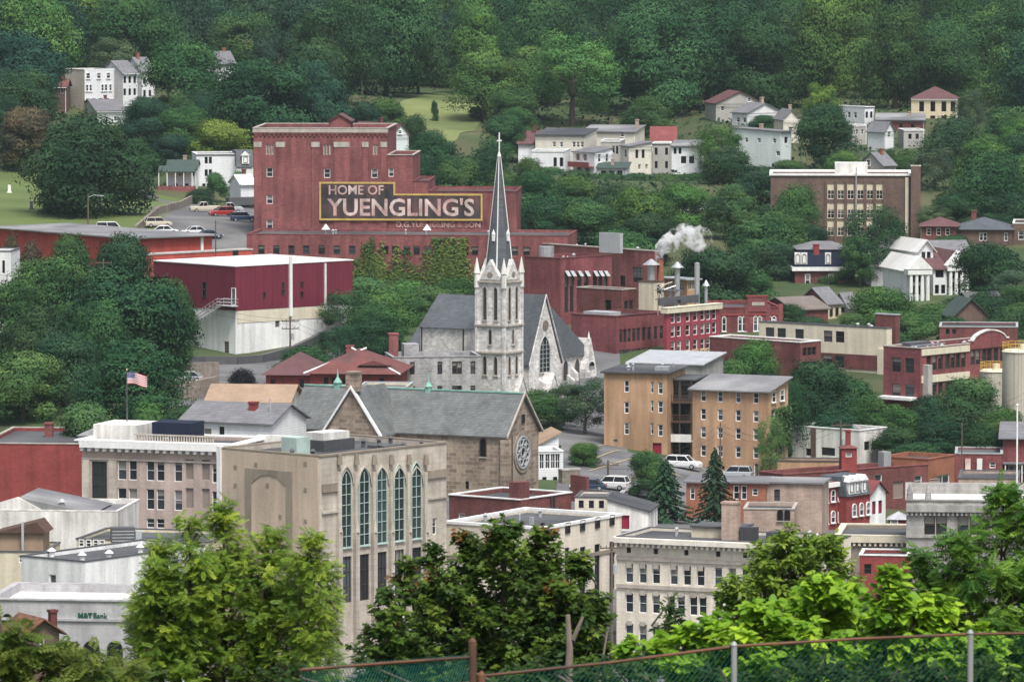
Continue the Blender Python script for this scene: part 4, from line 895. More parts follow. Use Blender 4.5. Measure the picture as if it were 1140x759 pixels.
for px in bays:                                       # hood moulds
    u, z = tn.fp('R', px, 569 - 3); w_, h_ = 2.35, 88 * tn.pxm + .5; mb = MB()
    o = [(a + u - w_/2, b + z - h_/2 + .2) for a, b in outline(w_, h_, 'p')][2:]; i2 = [(a + u - w_/2, b + z - h_/2 + .2) for a, b in outline(w_, h_, 'p', .18)][2:]
    for k in range(len(o) - 1): mb.face([(o[k][0], -.2, o[k][1]), (o[k+1][0], -.2, o[k+1][1]), (i2[k+1][0], -.2, i2[k+1][1]), (i2[k][0], -.2, i2[k][1])]); mb.face([(o[k][0], -.2, o[k][1]), (o[k+1][0], -.2, o[k+1][1]), (o[k+1][0], -.004, o[k+1][1]), (o[k][0], -.004, o[k][1])])
    tn.part(mb, 'hood_mould', 'limestone')
for a, c, y in ((358, 377, 541), (472.5, 496.5, 526)):
    u0, zz = tn.fp('R', a, y); u1 = tn.fp('R', c, y)[0]; tn.boxp(max(u0, .05), min(u1, tn.Lx - .02), -.22, -.002, zz - .7, zz + .2, 'tan_dark', 'ledge')
    tn.boxp(max(u0, .05), min(u1, tn.Lx - .02), -.2, -.002, zz - 3.0, zz - 2.75, 'stone_trim', 'ledge')
tn.wall = 'limestone'; tn.done(par=.45, cap='tan_dark', capd=.1, pt=.4, caph=.2)
mb = MB(); mb.box(-.09, -.003, .05, tn.Ly, .1, tn.h - .05); tn.part(mb, 'plain_render', 'tan_wall')
uA, zA = tn.fp('L', 325.5, 525, -.09); uB = tn.fp('L', 273, 525, -.09)[0]; mb = MB()
u0, u1 = min(uA, uB), max(uA, uB); zt_ = zA
mb.box(-.16, -.092, u0, u0 + .9, 0, zt_); mb.box(-.16, -.092, u1 - .9, u1, 0, zt_)
mb.prism([(-.16, u0 + .9, zt_ - 1.6), (-.16, u0 + .9, zt_), (-.16, u1 - .9, zt_), (-.16, u1 - .9, zt_ - 1.6), (-.16, u1 - 2.2, zt_ - .75), (-.16, (u0+u1)/2, zt_ - .55), (-.16, u0 + 2.2, zt_ - .75)], (.068, 0, 0)); tn.part(mb, 'arched_panel', 'tan_dark')
mb = MB()
rr = random.Random(4)
for px, py in ((262, 520), (285, 517), (340, 516), (262, 540), (298, 540), (340, 545), (255, 560), (312, 575), (340, 580), (268, 578)):
    u, z = tn.fp('L', px, py, -.09); b2 = MB(); b2.box(-.13, -.091, u - .22, u + .22, z - .22, z + .22); tn.part(b2, 'patress_plate', 'tan_dark')
tn.wins('L', [298], [588], 6, 6, 'dark', off=-.09)
mb = MB(); mb.box(-.3, .25, tn.Ly - .3, tn.Ly + .25, 0, tn.h + .3); tn.part(mb, 'corner_pilaster', 'white_trim')
tn.boxp(3, 5.2, 6, 8.2, tn.zr, tn.zr + 1.9, 'green_trim', 'copper_tank'); tn.boxp(8, 13, 6.5, 10, tn.zr, tn.zr + 1.2, 'tar', 'roof_plant'); tn.boxp(8.3, 12.6, 6.9, 9.5, tn.zr + 1.201, tn.zr + 2.0, 'white_stucco', 'roof_plant')
for x, y in ((1.2, 5), (2.5, 3.2), (15, 7), (17, 6.5), (19.5, 7), (12, 2), (15, 1.2), (18, 1.2)): tn.pipe(x, y, tn.zr, .7, .22, 'metal_dark')
tn.boxp(14.5, 17.2, 3.5, 6, tn.zr, tn.zr + .35, 'metal_dark', 'roof_hatch')
wl = Bld('low white rendered building with stepped gable parapet', -8, 568, 628, 97, 131, dep=13, wall='white_stucco'); wl.done(par=.4, cap='white_stucco', capd=.02, rmat='tar_grey')
u0, z0 = wl.fp('R', 0, 568); u1 = wl.fp('R', 45, 568)[0]; zc = wl.fp('R', 15, 553)[1]
mb = MB(); mb.prism([(u0 - .7, .02, wl.h - .3), (u1, .02, wl.h - .3), (u1, .02, wl.h + .2), ((u0 + u1) / 2 - .3, .02, zc), (u0 - .7, .02, wl.h + .7)], (0, .3, 0)); wl.part(mb, 'parapet_gable', 'white_stucco')
mb = MB(); mb.prism([(u0 - .7, .35, wl.h - .2), (u1 + 6, .35, wl.h - .2), ((u0 + u1) / 2 - .3, .35, zc - .1)], (0, 11, 0)); wl.part(mb, 'back_roof', 'tar_grey'); wl.pipe(7.5, 1.5, wl.zr, 1.3, .3)
sc_ = Bld('small cream building with brown gabled hut and dark roof, left edge', -12, 614, 592, 95, 51, dep=9, wall='cream_paint'); sc_.wins('R', [24, 41], [622], 6, 8, 'sash'); sc_.done(par=.3, cap='metal_dark')
sc_.boxp(.4, 5.2, 3, 7, sc_.zr, sc_.zr + 2.0, 'shingle_brown', 'roof_hut'); mb = MB(); mb.prism([(0, 2.6, sc_.zr + 2.0), (5.6, 2.6, sc_.zr + 2.0), (4.6, 2.6, sc_.zr + 3.2)], (0, 4.8, 0)); sc_.part(mb, 'hut_roof', 'brown_trim')
sc_.boxp(3, 3.25, 2.4, 2.6, sc_.zr, sc_.zr + 3.2, 'metal_grey', 'flue')
db = Bld('low white brick fronted building with a row of windows and dark roof', 85, 600, 606, 103, 232, dep=11, wall='cream_paint'); db.wins('R', [91, 99, 107, 114], [604], 5, 7, 'sash'); db.done(par=.25, cap='metal_dark')
wt = Bld('big white building with dark roof and blank bright side wall', 94.5, 625.5, 568, 37, 228, 23.5, wall='white_paint'); wt.wins('L', [58.5], [649], 6.5, 18, 'door'); wt.wins('L', [48.5, 69.5], [652.5], 8, 9, 'vent'); wt.done(par=.35, cap='metal_dark', capd=.06)
for x, y in ((3, 3), (6, 2), (12, 3), (4, 8)): wt.pipe(x, y, wt.zr, .6, .28, 'white_trim')
bk = Bld('grey stone bank with green lettering and arched windows', -14, 667, 532, 97, 152, dep=13, wall='bank_stone', name='bank', cat='bank'); bk.wins('R', [8, 27.5], [689], 10, 12, 'archd'); bk.wins('R', [102, 128, 50, 75], [722.5], 16, 18, 'archd')
bk.band(bk.h - 1.9, bk.h - 1.65, .18, 'bank_stone', 'moulding', 'R'); bk.done(par=.7, cap='bank_stone', capd=.15, rmat='membrane', pt=.5)
wall_text(bk, bk.root, 'M&T', 87, 103, 681.5, 688.5, 'bank_green', -.06, .03); wall_text(bk, bk.root, 'Bank', 104.2, 119.5, 681.5, 688.5, 'bank_green', -.06, .005)
rh = Bld('small rusty brown roofed house in front of the bank', 28, 705, 486, 60, 66, 5, wall='brick_brown', name='house', cat='house'); rh.wins('R', [47], [712], 5, 9, 'sash'); rh.done('gable', 'rust', rise=1.1, axis='y', over=.5); rh.chimney(3, .8, rh.h, 1.6, .6, 'brick_dark')

# ------------------------------------------------------------------ lower town, middle and right
mo = Bld('modern beige building with tall dark window strips and white edged roof', 605, 589.5, 617, 31, 692, 496, wall='cream_stone'); mo.wins('R', [631.5, 648, 664.7, 680.8], [587.5], 4.4, 10.5, 'dark'); mo.wins('R', [648.8, 665, 681.5], [637], 6, 58, 'tall'); mo.wins('R', [631.5], [634], 5, 50, 'tall')
mo.band(mo.h - 3.9, mo.h - 3.5, .12, 'tan_dark', 'string_course'); mo.done(par=.25, cap='white_trim', capd=.12, pt=.45, caph=.3); mo.boxp(6, 6.4, 5, 5.4, mo.zr, mo.zr + .8, 'metal_grey', 'vent_pipe'); mo.clutter(3, 12)
cs = Bld('cream brick outhouse with three small windows below the car park', 640, 553.5, 660, 97, 676, dep=7, wall='cream_stone'); cs.wins('R', [647, 658.3, 669.5], [561], 5, 8, 'dark'); cs.done(par=.2, cap='metal_dark')
cw = Bld('white rendered outhouse with sloping top and dark red door', 676.2, 569, 654, 99, 722, dep=8, wall='white_stucco'); cw.wins('R', [696.3], [581], 8, 14, 'reddoor'); cw.done('shed', 'tar', rise=1.3, axis='x', flip=True, over=.2)
cf = Bld('cream stone four storey block with deep white cornice and sash windows', 686.5, 597, 612, 112, 914, dep=10, wall='cream_stone')
cxs = [700.6, 715.7, 730.4]; cx2 = [750.2, 765, 780]; cx3 = [799.5, 815, 830, 848, 864]
cf.wins('R', [700, 730, 764, 799.5, 829.5], [612], 4.6, 5.6, 'dark'); cf.wins('R', cxs + cx2 + cx3, [637.5], 7.6, 19.5, 'stone'); cf.wins('R', cxs + [747, 758.2, 772, 782.3] + cx3, [670.5, 704.5, 738], 7.6, 19.5, 'stone')
for py in (619.5, 650.5): z = cf.fp('R', 690, py)[1]; cf.band(z - .3, z + .12, .2, 'stone_trim', 'string_course', 'R')
for py in (628.5, 658.5, 692.5):                      # keystone carvings over the windows
    z = cf.fp('R', 700.6, py + .5)[1]
    for px in cxs + (cx2 if py < 640 else [747, 758.2, 772, 782.3]): u = cf.fp('R', px, 640)[0]; cf.boxp(u - .28, u + .28, -.16, -.003, z - .25, z + .25, 'stone_trim', 'keystone')
cf.band(cf.h - .55, cf.h - .02, .95, 'cornice_cream', 'cornice', 'R', mod=.62); cf.band(cf.h - .55, cf.h - .03, .6, 'cornice_cream', 'cornice', 'L')
cf.done(par=.3, cap='metal_dark', capd=.05, pt=.4, caph=.1)
def on_roof(b, px0, px1, ydep, y2, z, m, name): u0, u1 = b.fp('R', px0, 597)[0], b.fp('R', px1, 597)[0]; return b.boxp(u0, u1, ydep, y2, b.zr, b.zr + z, m, name)
on_roof(cf, 752, 806, 5, 9, 1.1, 'cream_paint', 'penthouse'); u0, u1 = cf.fp('R', 750.5, 597)[0], cf.fp('R', 807.5, 597)[0]; cf.boxp(u0, u1, 4.8, 9.2, cf.zr + 1.103, cf.zr + 1.3, 'tar', 'penthouse_roof')
on_roof(cf, 811, 829, 3.5, 4.5, 1.5, 'tar', 'screen_wall'); on_roof(cf, 832, 850, 6, 8, .8, 'tar', 'screen_wall')
u = cf.fp('R', 801, 597)[0]; cf.chimney(u, 3.6, cf.zr, 4.0, 1.75, 'brick_pale', 1.2); cf.clutter(5, 21)
pb = Bld('pale brick box building with two arched windows behind the cream block', 828, 566.5, 642, 96, 884, dep=7, wall='brick_pale'); pb.wins('R', [868.5, 876.5], [573], 6, 11, 'archd'); pb.done(par=.3, cap='stone_trim')
ob = Bld('orange brick house with pale flat roof between the two spruces and pale brick', 764, 537, 678, 98, 853, dep=7, wall='brick_orange', name='house', cat='house'); ob.wins('R', [819.7, 828.4], [548], 5.5, 14, 'sash'); ob.wins('R', [840.7], [547.5], 6, 7.5, 'sash'); ob.wins('R', [771], [549], 5, 12, 'sash'); ob.done(par=.02, rmat='tar_grey', over=.35)
pp = Bld('pale brick house end with one window left of the red row house', 853.5, 537.5, 677, 101, 915, dep=6, wall='brick_pale', name='house', cat='house'); pp.wins('R', [865], [551], 5.5, 12, 'brown'); pp.done(par=.02, rmat='tar_grey', over=.3)
r1 = Bld('red painted row house with white windows and white cornice', 914.5, 538, 684, 38, 941.5, dep=3.5, wall='brick_paint', name='row_house', cat='row house'); r1.wins('R', [919.3, 927, 934.8], [552.5, 576], 4.2, 12.5, 'arch'); r1.band(r1.h - .6, r1.h - .05, .35, 'white_trim', 'cornice', 'R'); r1.done(par=.05, cap=None, rmat='tar_grey')
r2 = Bld('red row house with grey mansard storey and white dormers', 942, 553, 686, 38, 968, dep=4, wall='brick_paint', name='row_house', cat='row house'); r2.wins('R', [950.7, 958.6, 966], [567.5], 4.2, 13, 'arch'); r2.done(par=.05, cap=None)
mb = MB(); q = [(-.1, -.25, r2.h + .02), (r2.Lx + .1, -.25, r2.h + .02), (r2.Lx + .1, 4.1, r2.h + .02), (-.1, 4.1, r2.h + .02)]; q2 = [(.0, .7, r2.h + 2.4), (r2.Lx, .7, r2.h + 2.4), (r2.Lx, 4, r2.h + 2.4), (.0, 4, r2.h + 2.4)]; mb.loft([q, q2]); r2.part(mb, 'mansard_roof', 'slate')
for px in (946.5, 953, 961):
    u = r2.fp('R', px, 545)[0]; mb = MB(); mb.box(u - .5, u + .5, -.2, 1, r2.h + .3, r2.h + 1.8); mb.prism([(u - .7, -.35, r2.h + 1.802), (u + .7, -.35, r2.h + 1.802), (u, -.35, r2.h + 2.5)], (0, 1.4, 0)); dm = r2.part(mb, 'dormer', 'white_trim'); put_window(dm, u - .35, -.24, r2.h + .5, 0, .7, 1.1, 'tall')
r3 = Bld('narrow white walled house with bright red porch roof at the row\'s end', 968.5, 549, 690, 40, 986, dep=4, wall='white_paint', name='row_house', cat='row house'); r3.wins('R', [973, 980], [565], 3.6, 13, 'reddoor'); r3.done('gable', 'roof_red', rise=1.3, axis='y', over=.4)
lr = Bld('long dark red brick warehouse behind the row houses', 872, 528.5, 722, 55, 1033, dep=5, wall='brick_dark', name='warehouse'); lr.wins('R', [978], [535], 7, 13, 'sash'); lr.wins('R', [1022.5], [535], 7, 11, 'sash'); lr.wins('R', [1000, 1040], [545], 10, 17, 'bricked'); lr.wins('R', [952, 905], [545], 7, 12, 'sash'); lr.done(par=.4, cap='brick_red')
lr.boxp(18, 19.2, 2, 3.2, lr.zr, lr.zr + 2.2, 'galvanised', 'roof_vent')
o2 = Bld('orange brick end building with one large window', 1033.5, 511.5, Don(lr, 1033, 511), 33, 1063, dep=7, wall='brick_orange'); o2.wins('R', [1050], [538], 13, 18, 'two'); o2.done(par=.4, cap='brick_orange', rmat='tar')
tb = Bld('low tan building with dark flat roof left of the red cupola', 858, 513, 736, 96, 940, dep=4, wall='stucco_orange'); tb.done(par=.25, cap='metal_dark')
cu = Bld('little bright red house with tall chimney rising over brick roofs', 937, 499, 728, 84, 954, dep=2.0, wall='brick_paint', name='chimney_house', cat='hut'); cu.wins('R', [945], [506], 6, 5, 'sash'); cu.done('hip', 'shingle_red', rise=.5, over=.2); cu.chimney(cu.Lx * .5, 1.0, cu.h + .2, 1.9, .6, 'brick_paint')
wf = Bld('white flat roofed building with grey brick pier in front of the trees', 957, 479.5, 768, 40, 987, 881.5, wall='white_stucco'); wf.wins('L', [900], [503], 5, 7, 'dark'); wf.wins('L', [922], [502.5], 15, 9, 'grid'); wf.wins('R', [965, 974], [496], 5, 9, 'dark'); wf.done(par=.35, cap='white_trim')
u0 = wf.fp('L', 908.5, 490)[0]; u1 = wf.fp('L', 903.5, 490)[0]; wf.boxp(-.15, -.003, min(u0, u1), max(u0, u1), 0, wf.h - .01, 'brick_brown', 'pier')
m1 = Bld('maroon brick building with one white window and draped flags', 1063.5, 505, 748, 95, 1116, dep=9, wall='brick_maroon'); m1.wins('R', [1105], [517.5], 6, 6, 'sash'); m1.done(par=.2, cap='metal_grey')
for px, c in ((1077.5, 'flag_stripe'), (1090.5, 'white_trim')):
    u, z = m1.fp('R', px, 520); mb = MB(); mb.box(u - .35, u + .35, -.3, -.24, z - 1.3, z + 1.2); m1.part(mb, 'banner', 'white_trim' if c != 'flag_stripe' else 'sign_letter')
m2 = Bld('maroon building with grey roof and white porch at the right edge', 1116.5, 488, 752, 96, 1165, dep=9, wall='brick_maroon'); m2.wins('R', [1126, 1138], [520], 6, 11, 'door'); m2.done('shed', 'shingle_grey', rise=1.2, axis='y', over=.6); m2.boxp(0, m2.Lx, -1.6, -.02, m2.h * .5, m2.h * .5 + .15, 'shingle_grey', 'porch_roof')
for x in (.3, 2.5, 4.8): m2.boxp(x, x + .15, -1.5, -1.35, 0, m2.h * .5 - .003, 'white_trim', 'porch_post')
ft = Bld('tan flat roofed building behind the stone cornice corner', 1067, 532.5, 696, 96, 1134, dep=10, wall='brick_pale'); ft.done(par=.3, cap='metal_dark')
sb = Bld('grey stone building with heavy cornice, finials and pale membrane roof, right edge', 1009, 557, 625, 94, 1165, dep=19, wall='grey_stone'); sb.wins('R', [1035, 1048], [584.5], 10.5, 19, 'brown'); sb.wins('R', [1072, 1085.5, 1110, 1122], [584.5], 10.5, 19, 'brown')
z = sb.fp('R', 1010, 569)[1]; sb.band(z, z + .8, .5, 'grey_stone', 'cornice', 'R', mod=.5); z = sb.fp('R', 1010, 598)[1]; sb.band(z, z + .35, .2, 'grey_stone', 'string_course', 'R')
sb.done(par=1.1, cap='grey_stone', capd=.12, pt=.5, rmat='membrane')
for x, y in ((.4, .4), (2.4, .4), (.4, 4)): mb = MB(); mb.cyl(x, y, sb.h + .15, sb.h + .7, .38, .3, 8); mb.cyl(x, y, sb.h + .702, sb.h + 1.7, .34, .05, 8); sb.part(mb, 'finial', 'grey_stone')
lc = Bld('low beige building with moulded cornice left of the grey stone corner', 932, 596, 640, 97, 1012, dep=12, wall='tan_dark'); z = lc.h; lc.band(z - .7, z - .02, .4, 'cream_trim', 'cornice', 'R', mod=.6); lc.done(par=.35, cap='cream_trim', capd=.35, pt=.4)
lp = Bld('low pink red painted brick building under the beige cornice', 957, 618, 622, 97, 1012, dep=6, wall='brick_paint'); lp.wins('R', [966], [633], 7, 10, 'dark'); lp.done(par=.3, cap='white_trim')
ls = Bld('tiny shed with pale door and grey hipped roof behind the beige cornice', 989, 578, 656, 97, 1009, dep=3, wall='brick_paint', name='shed', cat='shed'); ls.wins('R', [995.5], [582.5], 8, 9, 'door'); ls.done('hip', 'metal_grey', rise=.8, over=.25)

# right hand works
mf = Bld('brick industrial annex with two rows of small windows', 891, 381.5, 838, 42, 914, 790, wall='brick_dark'); mf.wins('R', [895.8, 901.2, 906.3], [391.5, 407.5], 4, 8, 'dark'); mf.done(par=.4, cap='membrane', rmat='membrane', pt=.5)
cr = Bld('cream rendered industrial block with brick lower floors and square windows', 987, 366, 848, 38, 993, 845, wall='cream_trim'); cr.wins('L', [935, 921.7, 889.9, 870, 857], [375], 8.4, 11.5, 'brown'); cr.wins('L', [935, 921.7], [402], 9, 13, 'brown', off=-.12); cr.wins('L', [968.5, 955], [427], 9, 14, 'brown', off=-.12)
zA = cr.fp('L', 980, 396)[1]; uL = cr.fp('L', 913.5, 396)[0]; zB = cr.fp('L', 980, 416)[1]
mb = MB(); mb.box(-.12, -.003, 1.6, uL, zB + .5, zA); mb.box(-.12, -.003, 1.6, uL, 0, zB - .2); cr.part(mb, 'brick_panel', 'brick_dark')
cr.boxp(-.4, -.005, .3, 1.4, 0, cr.h - 3, 'cream_trim', 'duct'); cr.done(par=.4, cap='metal_dark', capd=.06); cr.clutter(5, 31)
cp2 = Bld('brick stair head with cream front on the industrial roof', 997, 351, 850, 40, 1002, 974, wall='brick_dark', name='penthouse', cat='penthouse'); cp2.done(par=.1, cap='metal_grey')
sb2 = Bld('red brick factory with cream bands and an arched parapet', 1024.8, 388, 803, 41, 1122, 983.5, wall='brick_maroon'); sb2.wins('L', [997.5, 1012.5], [406, 435], 9, 14.5, 'brown')
sb2.wins('R', [1034, 1040.5, 1047, 1055, 1061, 1066.8, 1072.6], [404.5, 433], 4.7, 14.5, 'brown'); sb2.wins('R', [1083, 1089, 1096, 1101.5, 1109, 1116], [398], 4.4, 15, 'brown'); sb2.wins('R', [1084, 1090, 1097, 1103], [430], 4.4, 15, 'brown')
uE = sb2.fp('R', 1079, 390)[0]
for py0, py1 in ((389, 396), (418.5, 426.5)):
    z1 = sb2.fp('R', 1026, py0)[1]; z0 = sb2.fp('R', 1026, py1)[1]; mb = MB(); mb.box(.2, uE, -.15, -.003, z0, z1); sb2.part(mb, 'cream_band', 'cream_trim')
sb2.done(par=.6, cap='stone_trim', rmat='tar', pt=.35)
u0 = sb2.fp('R', 1080, 384)[0]; u1 = sb2.Lx; um = (u0 + u1) / 2; hw = (u1 - u0) / 2
arc = [(u0 + (u1-u0) * i / 16, sb2.h + .35 + (0 if i in (0, 1, 15, 16) else 1.3 * math.sin(math.pi * (i - 1) / 14) ** .6)) for i in range(17)]
mb = MB(); mb.prism([(u0, -.14, sb2.h - .8)] + [(u1, -.14, sb2.h - .8)] + [(a, -.14, b) for a, b in arc[::-1]], (0, .45, 0)); sb2.part(mb, 'arched_parapet', 'brick_maroon')
mb = MB()
for k in range(16): (a, b), (c, d) = arc[k], arc[k+1]; mb.prism([(a, -.25, b + .004), (c, -.25, d + .004), (c, -.25, d + .22), (a, -.25, b + .22)], (0, .66, 0))
sb2.part(mb, 'parapet_coping', 'white_stucco'); sb2.clutter(9, 44)
sb2.boxp(2, 10, 3, 3.15, sb2.zr + .6, sb2.zr + .75, 'steel', 'roof_rail'); sb2.boxp(4, 9, 5, 7, sb2.zr, sb2.zr + .9, 'metal_dark', 'roof_plant'); sb2.boxp(-1.8, -.02, .5, sb2.Ly - .3, 3.0, 3.4, 'white_trim', 'canopy'); sb2.boxp(.3, 4, -1.6, -.02, 2.6, 3.0, 'white_trim', 'canopy')
sb2.boxp(.5, 1.5, -1.0, -.02, 0, 8.0, 'concrete', 'duct')
for px, py, D, r, hh, lab in ((1137, 391, 775, 2.6, 12, 'tall beige ribbed storage tank with yellow railing, right edge'), (1107, 413, 785, 1.95, 9, 'smaller pale storage tank with yellow railing beside the factory')):
    q = P(px, py, D); g = tz(q.x, q.y) - .5; o = empty('storage_tank', (q.x, q.y, g), 0, lab, 'tank'); hz = q.z - g
    mb = MB(); mb.cyl(0, 0, 0, hz, r, n=28); mb.build('tank_shell', 'tank_metal', o); mb = MB(); mb.cyl(0, 0, hz + .003, hz + .25, r + .12, r * .9, 28); mb.build('tank_roof', 'cream_trim', o)
    mb = MB()
    for i in range(14):
        a, b = 2*math.pi*i/14, 2*math.pi*(i+1)/14; p0, p1 = (r*math.cos(a), r*math.sin(a)), (r*math.cos(b), r*math.sin(b))
        mb.tube([(p0[0], p0[1], hz + .2), (p0[0], p0[1], hz + 1.25)], .03, 4)
        for dz in (.75, 1.22): mb.tube([(p0[0], p0[1], hz + dz), (p1[0], p1[1], hz + dz)], .028, 4)
    mb.build('railing', 'yellow_paint', o); mb = MB(); mb.cyl(.3, 0, hz + .2, hz + 1.0, .5, n=10); mb.build('hatch', 'cream_trim', o)

# ------------------------------------------------------------------ mid slope, right
sch = Bld('brown brick school block with tall pier, white roof edge and blind topped windows', 858, 195.5, 1046, 93, 1014, dep=16, wall='brick_brown', name='school', cat='school')
sch.wins('R', [925, 936, 947, 958, 968.6, 979], [213, 234.5, 254], 6.8, 15.5, 'school')
for px in (919.5, 930.5, 941.5, 952.5, 963.3, 973.8, 984.5): u = sch.fp('R', px, 230)[0]; sch.boxp(u - .25, u + .25, -.25, -.003, 0, sch.h - .8, 'brick_brown', 'pier')
u = sch.fp('R', 1009.5, 230)[0]; sch.boxp(u - .3, u + .3, -.3, -.002, 0, sch.h - .3, 'cream_trim', 'downpipe'); u = sch.fp('R', 953, 230)[0]; sch.boxp(u - .1, u + .1, -.4, -.26, 0, sch.h + 1.5, 'steel', 'downpipe')
sch.done(par=.4, cap='white_trim', capd=.25, caph=.4, rmat='membrane'); u0, u1 = sch.fp('R', 929.6, 190)[0], sch.fp('R', 966, 190)[0]; sch.boxp(u0, u1, 3, 8, sch.zr, sch.zr + 2.6, 'white_stucco', 'penthouse')
sp2 = Bld('tall plain brown brick pier at the school\'s right end', 1014.3, 185.5, 1043, 93, 1025, dep=3, wall='brick_brown', name='brick_tower', cat='tower'); sp2.done(par=.2, cap='stone_trim')
mh2 = Bld('brick house with dark mansard roof and white arched dormers', 885, 297, 968, 88, 951, dep=11, wall='brick_dark', name='house', cat='house'); mh2.wins('R', [899, 925], [312], 5, 12, 'sash'); mh2.band(mh2.h - .7, mh2.h - .02, .5, 'white_trim', 'cornice', 'RL')
hh = 2.9; q = [(-.3, -.3, mh2.h + .02), (mh2.Lx + .3, -.3, mh2.h + .02), (mh2.Lx + .3, 11.3, mh2.h + .02), (-.3, 11.3, mh2.h + .02)]; q2 = [(.6, .6, mh2.h + hh), (mh2.Lx - .6, .6, mh2.h + hh), (mh2.Lx - .6, 10.4, mh2.h + hh), (.6, 10.4, mh2.h + hh)]
mb = MB(); mb.loft([q, q2]); mh2.done(par=.05, cap=None); mh2.part(mb, 'mansard_roof', 'tarp_navy'); mb = MB(); r1_ = (3.5, 5.5, mh2.h + hh + 1.2); r2_ = (mh2.Lx - 3.5, 5.5, mh2.h + hh + 1.2); b4 = [(.3, .3, mh2.h + hh + .003), (mh2.Lx - .3, .3, mh2.h + hh + .003), (mh2.Lx - .3, 10.7, mh2.h + hh + .003), (.3, 10.7, mh2.h + hh + .003)]
for f in ([b4[0], b4[1], r2_, r1_], [b4[1], b4[2], r2_], [b4[2], b4[3], r1_, r2_], [b4[3], b4[0], r1_], b4): mb.face(f)
mh2.part(mb, 'upper_roof', 'shingle_grey')
for px in (888, 895.3, 921.7):
    u = mh2.fp('R', px, 290)[0]; mb = MB(); mb.box(u - .5, u + .5, -.25, 1.2, mh2.h + .4, mh2.h + 2.4); dm = mh2.part(mb, 'dormer', 'white_trim'); put_window(dm, u - .35, -.3, mh2.h + .6, 0, .7, 1.6, 'archd')
u = mh2.fp('R', 909, 290)[0]; mh2.chimney(u, .8, mh2.h, 3.6, .95, 'brick_paint')
def temple(px0, px1, py, D, dep, rmat, rise, lab, cols=4, chh=.62):
    b = Bld(lab, px0, py, D, 76, px1, dep=dep, wall='white_siding', name='temple_house', cat='house'); b.wins('R', [px0 + (px1 - px0) * .35, px0 + (px1 - px0) * .7], [py + 24, py + 10], 3.5, 9, 'dark')
    b.done('gable', rmat, rise=rise, axis='y', over=.5)
    b.boxp(-.5, b.Lx + .5, -2.3, -.02, b.h - .9, b.h - .02, 'white_trim', 'entablature'); mb = MB(); mb.prism([(-.6, -2.4, b.h), (b.Lx + .6, -2.4, b.h), (b.Lx / 2, -2.4, b.h + rise + .3)], (0, 2.0, 0)); b.part(mb, 'pediment', 'white_trim')
    for i in range(cols): x = b.Lx * (i + .15) / (cols - .7); mb = MB(); mb.cyl(x, -1.9, 0, b.h - .9, .34, .28, 10); b.part(mb, 'column', 'white_trim')
    b.boxp(-.6, b.Lx + .6, -2.6, -.03, 0, .5, 'concrete', 'porch_floor'); return b
temple(1009.5, 1030, 299, 942, 13, 'membrane', 1.9, 'white temple fronted house with pale roof, left of its pair')
temple(1053.5, 1074, 295, 950, 16, 'shingle_maroon', 2.2, 'white temple fronted house with dull red roof, right of its pair')
tu = Bld('tall white gabled block between the two temple fronts', 1023, 278, 953, 70, 1039, dep=16, wall='white_siding', name='house', cat='house'); tu.wins('R', [1028, 1034], [285, 302], 3.6, 8, 'dark'); tu.done('gable', 'membrane', rise=1.5, axis='y', over=.5)
tv = Bld('white walled link house with dark upper porch beside the second temple front', 1039, 300, 948, 80, 1054, dep=8, wall='white_siding', name='house', cat='house'); tv.wins('R', [1046], [305], 9, 8, 'tall'); tv.wins('R', [1043, 1050], [322], 4, 9, 'dark'); tv.done('shed', 'shingle_maroon', rise=2, axis='y', over=.4)
wr = Bld('long white roofed house left of the temple fronts', 970, 296, 962, 84, 1012, dep=13, wall='white_siding', name='house', cat='house'); wr.wins('R', [985, 998], [306], 4, 8, 'dark'); wr.done('gable', 'membrane', rise=3.2, axis='x', over=.4)
gr2 = Bld('house with large grey shingle roof behind the temple fronts', 1040, 290, 982, 80, 1082, dep=12, wall='grey_siding', name='house', cat='house'); gr2.done('gable', 'shingle_grey', rise=3, axis='x', over=.5)
b1 = Bld('red brick house with low roof right of the school pier', 1026, 252, 1012, 96, 1064, dep=10, wall='brick_dark', name='house', cat='house'); b1.wins('R', [1034, 1045, 1055], [258], 4.5, 7, 'sash'); b1.done('hip', 'shingle_maroon', rise=1.4, over=.6)
b2 = Bld('grey brown brick house with slate hip roof and white paired windows', 1061, 255.5, 1018, 96, 1127, dep=13, wall='brick_brown', name='house', cat='house'); b2.wins('R', [1092.5, 1096.8, 1120], [263.5], 3.6, 8, 'sash'); b2.done('hip', 'slate', rise=1.9, over=.5); b2.chimney(3.5, 9, b2.h + .6, 2.2, .9, 'brick_dark')
b3 = Bld('brown brick house with one white window cut by the right edge', 1127.5, 249, 1020, 96, 1165, dep=13, wall='brick_brown', name='house', cat='house'); b3.wins('R', [1137], [262], 6, 9, 'sash'); b3.done(par=.3, cap='white_trim')
s1 = Bld('little house with beige hip roof and white walls by the brick gables', 867, 348, 908, 80, 894, dep=9, wall='white_siding', name='house', cat='house'); s1.wins('R', [874, 880, 887], [352.5], 3.5, 5, 'sash'); s1.done('hip', 'shingle_umber', rise=2.0, over=.3)
s0 = Bld('brick house with brown grey roof beside the brewery office', 884, 345, 905, 60, 922, dep=10, wall='brick_dark', name='house', cat='house'); s0.done('gable', 'shingle_umber', rise=1.6, axis='x', over=.4)
s2 = Bld('brick house with grey gable roof and one pale yellow wall', 921, 338, 916, 50, 936, 890, wall='brick_dark', name='house', cat='house'); s2.wins('R', [925, 931.5], [347], 3, 9, 'tall', off=-.1); s2.boxp(.02, s2.Lx, -.1, -.003, 0, s2.h, 'yellow_siding', 'side_wall'); s2.done('gable', 'shingle_grey', rise=2.3, axis='x', over=.4)
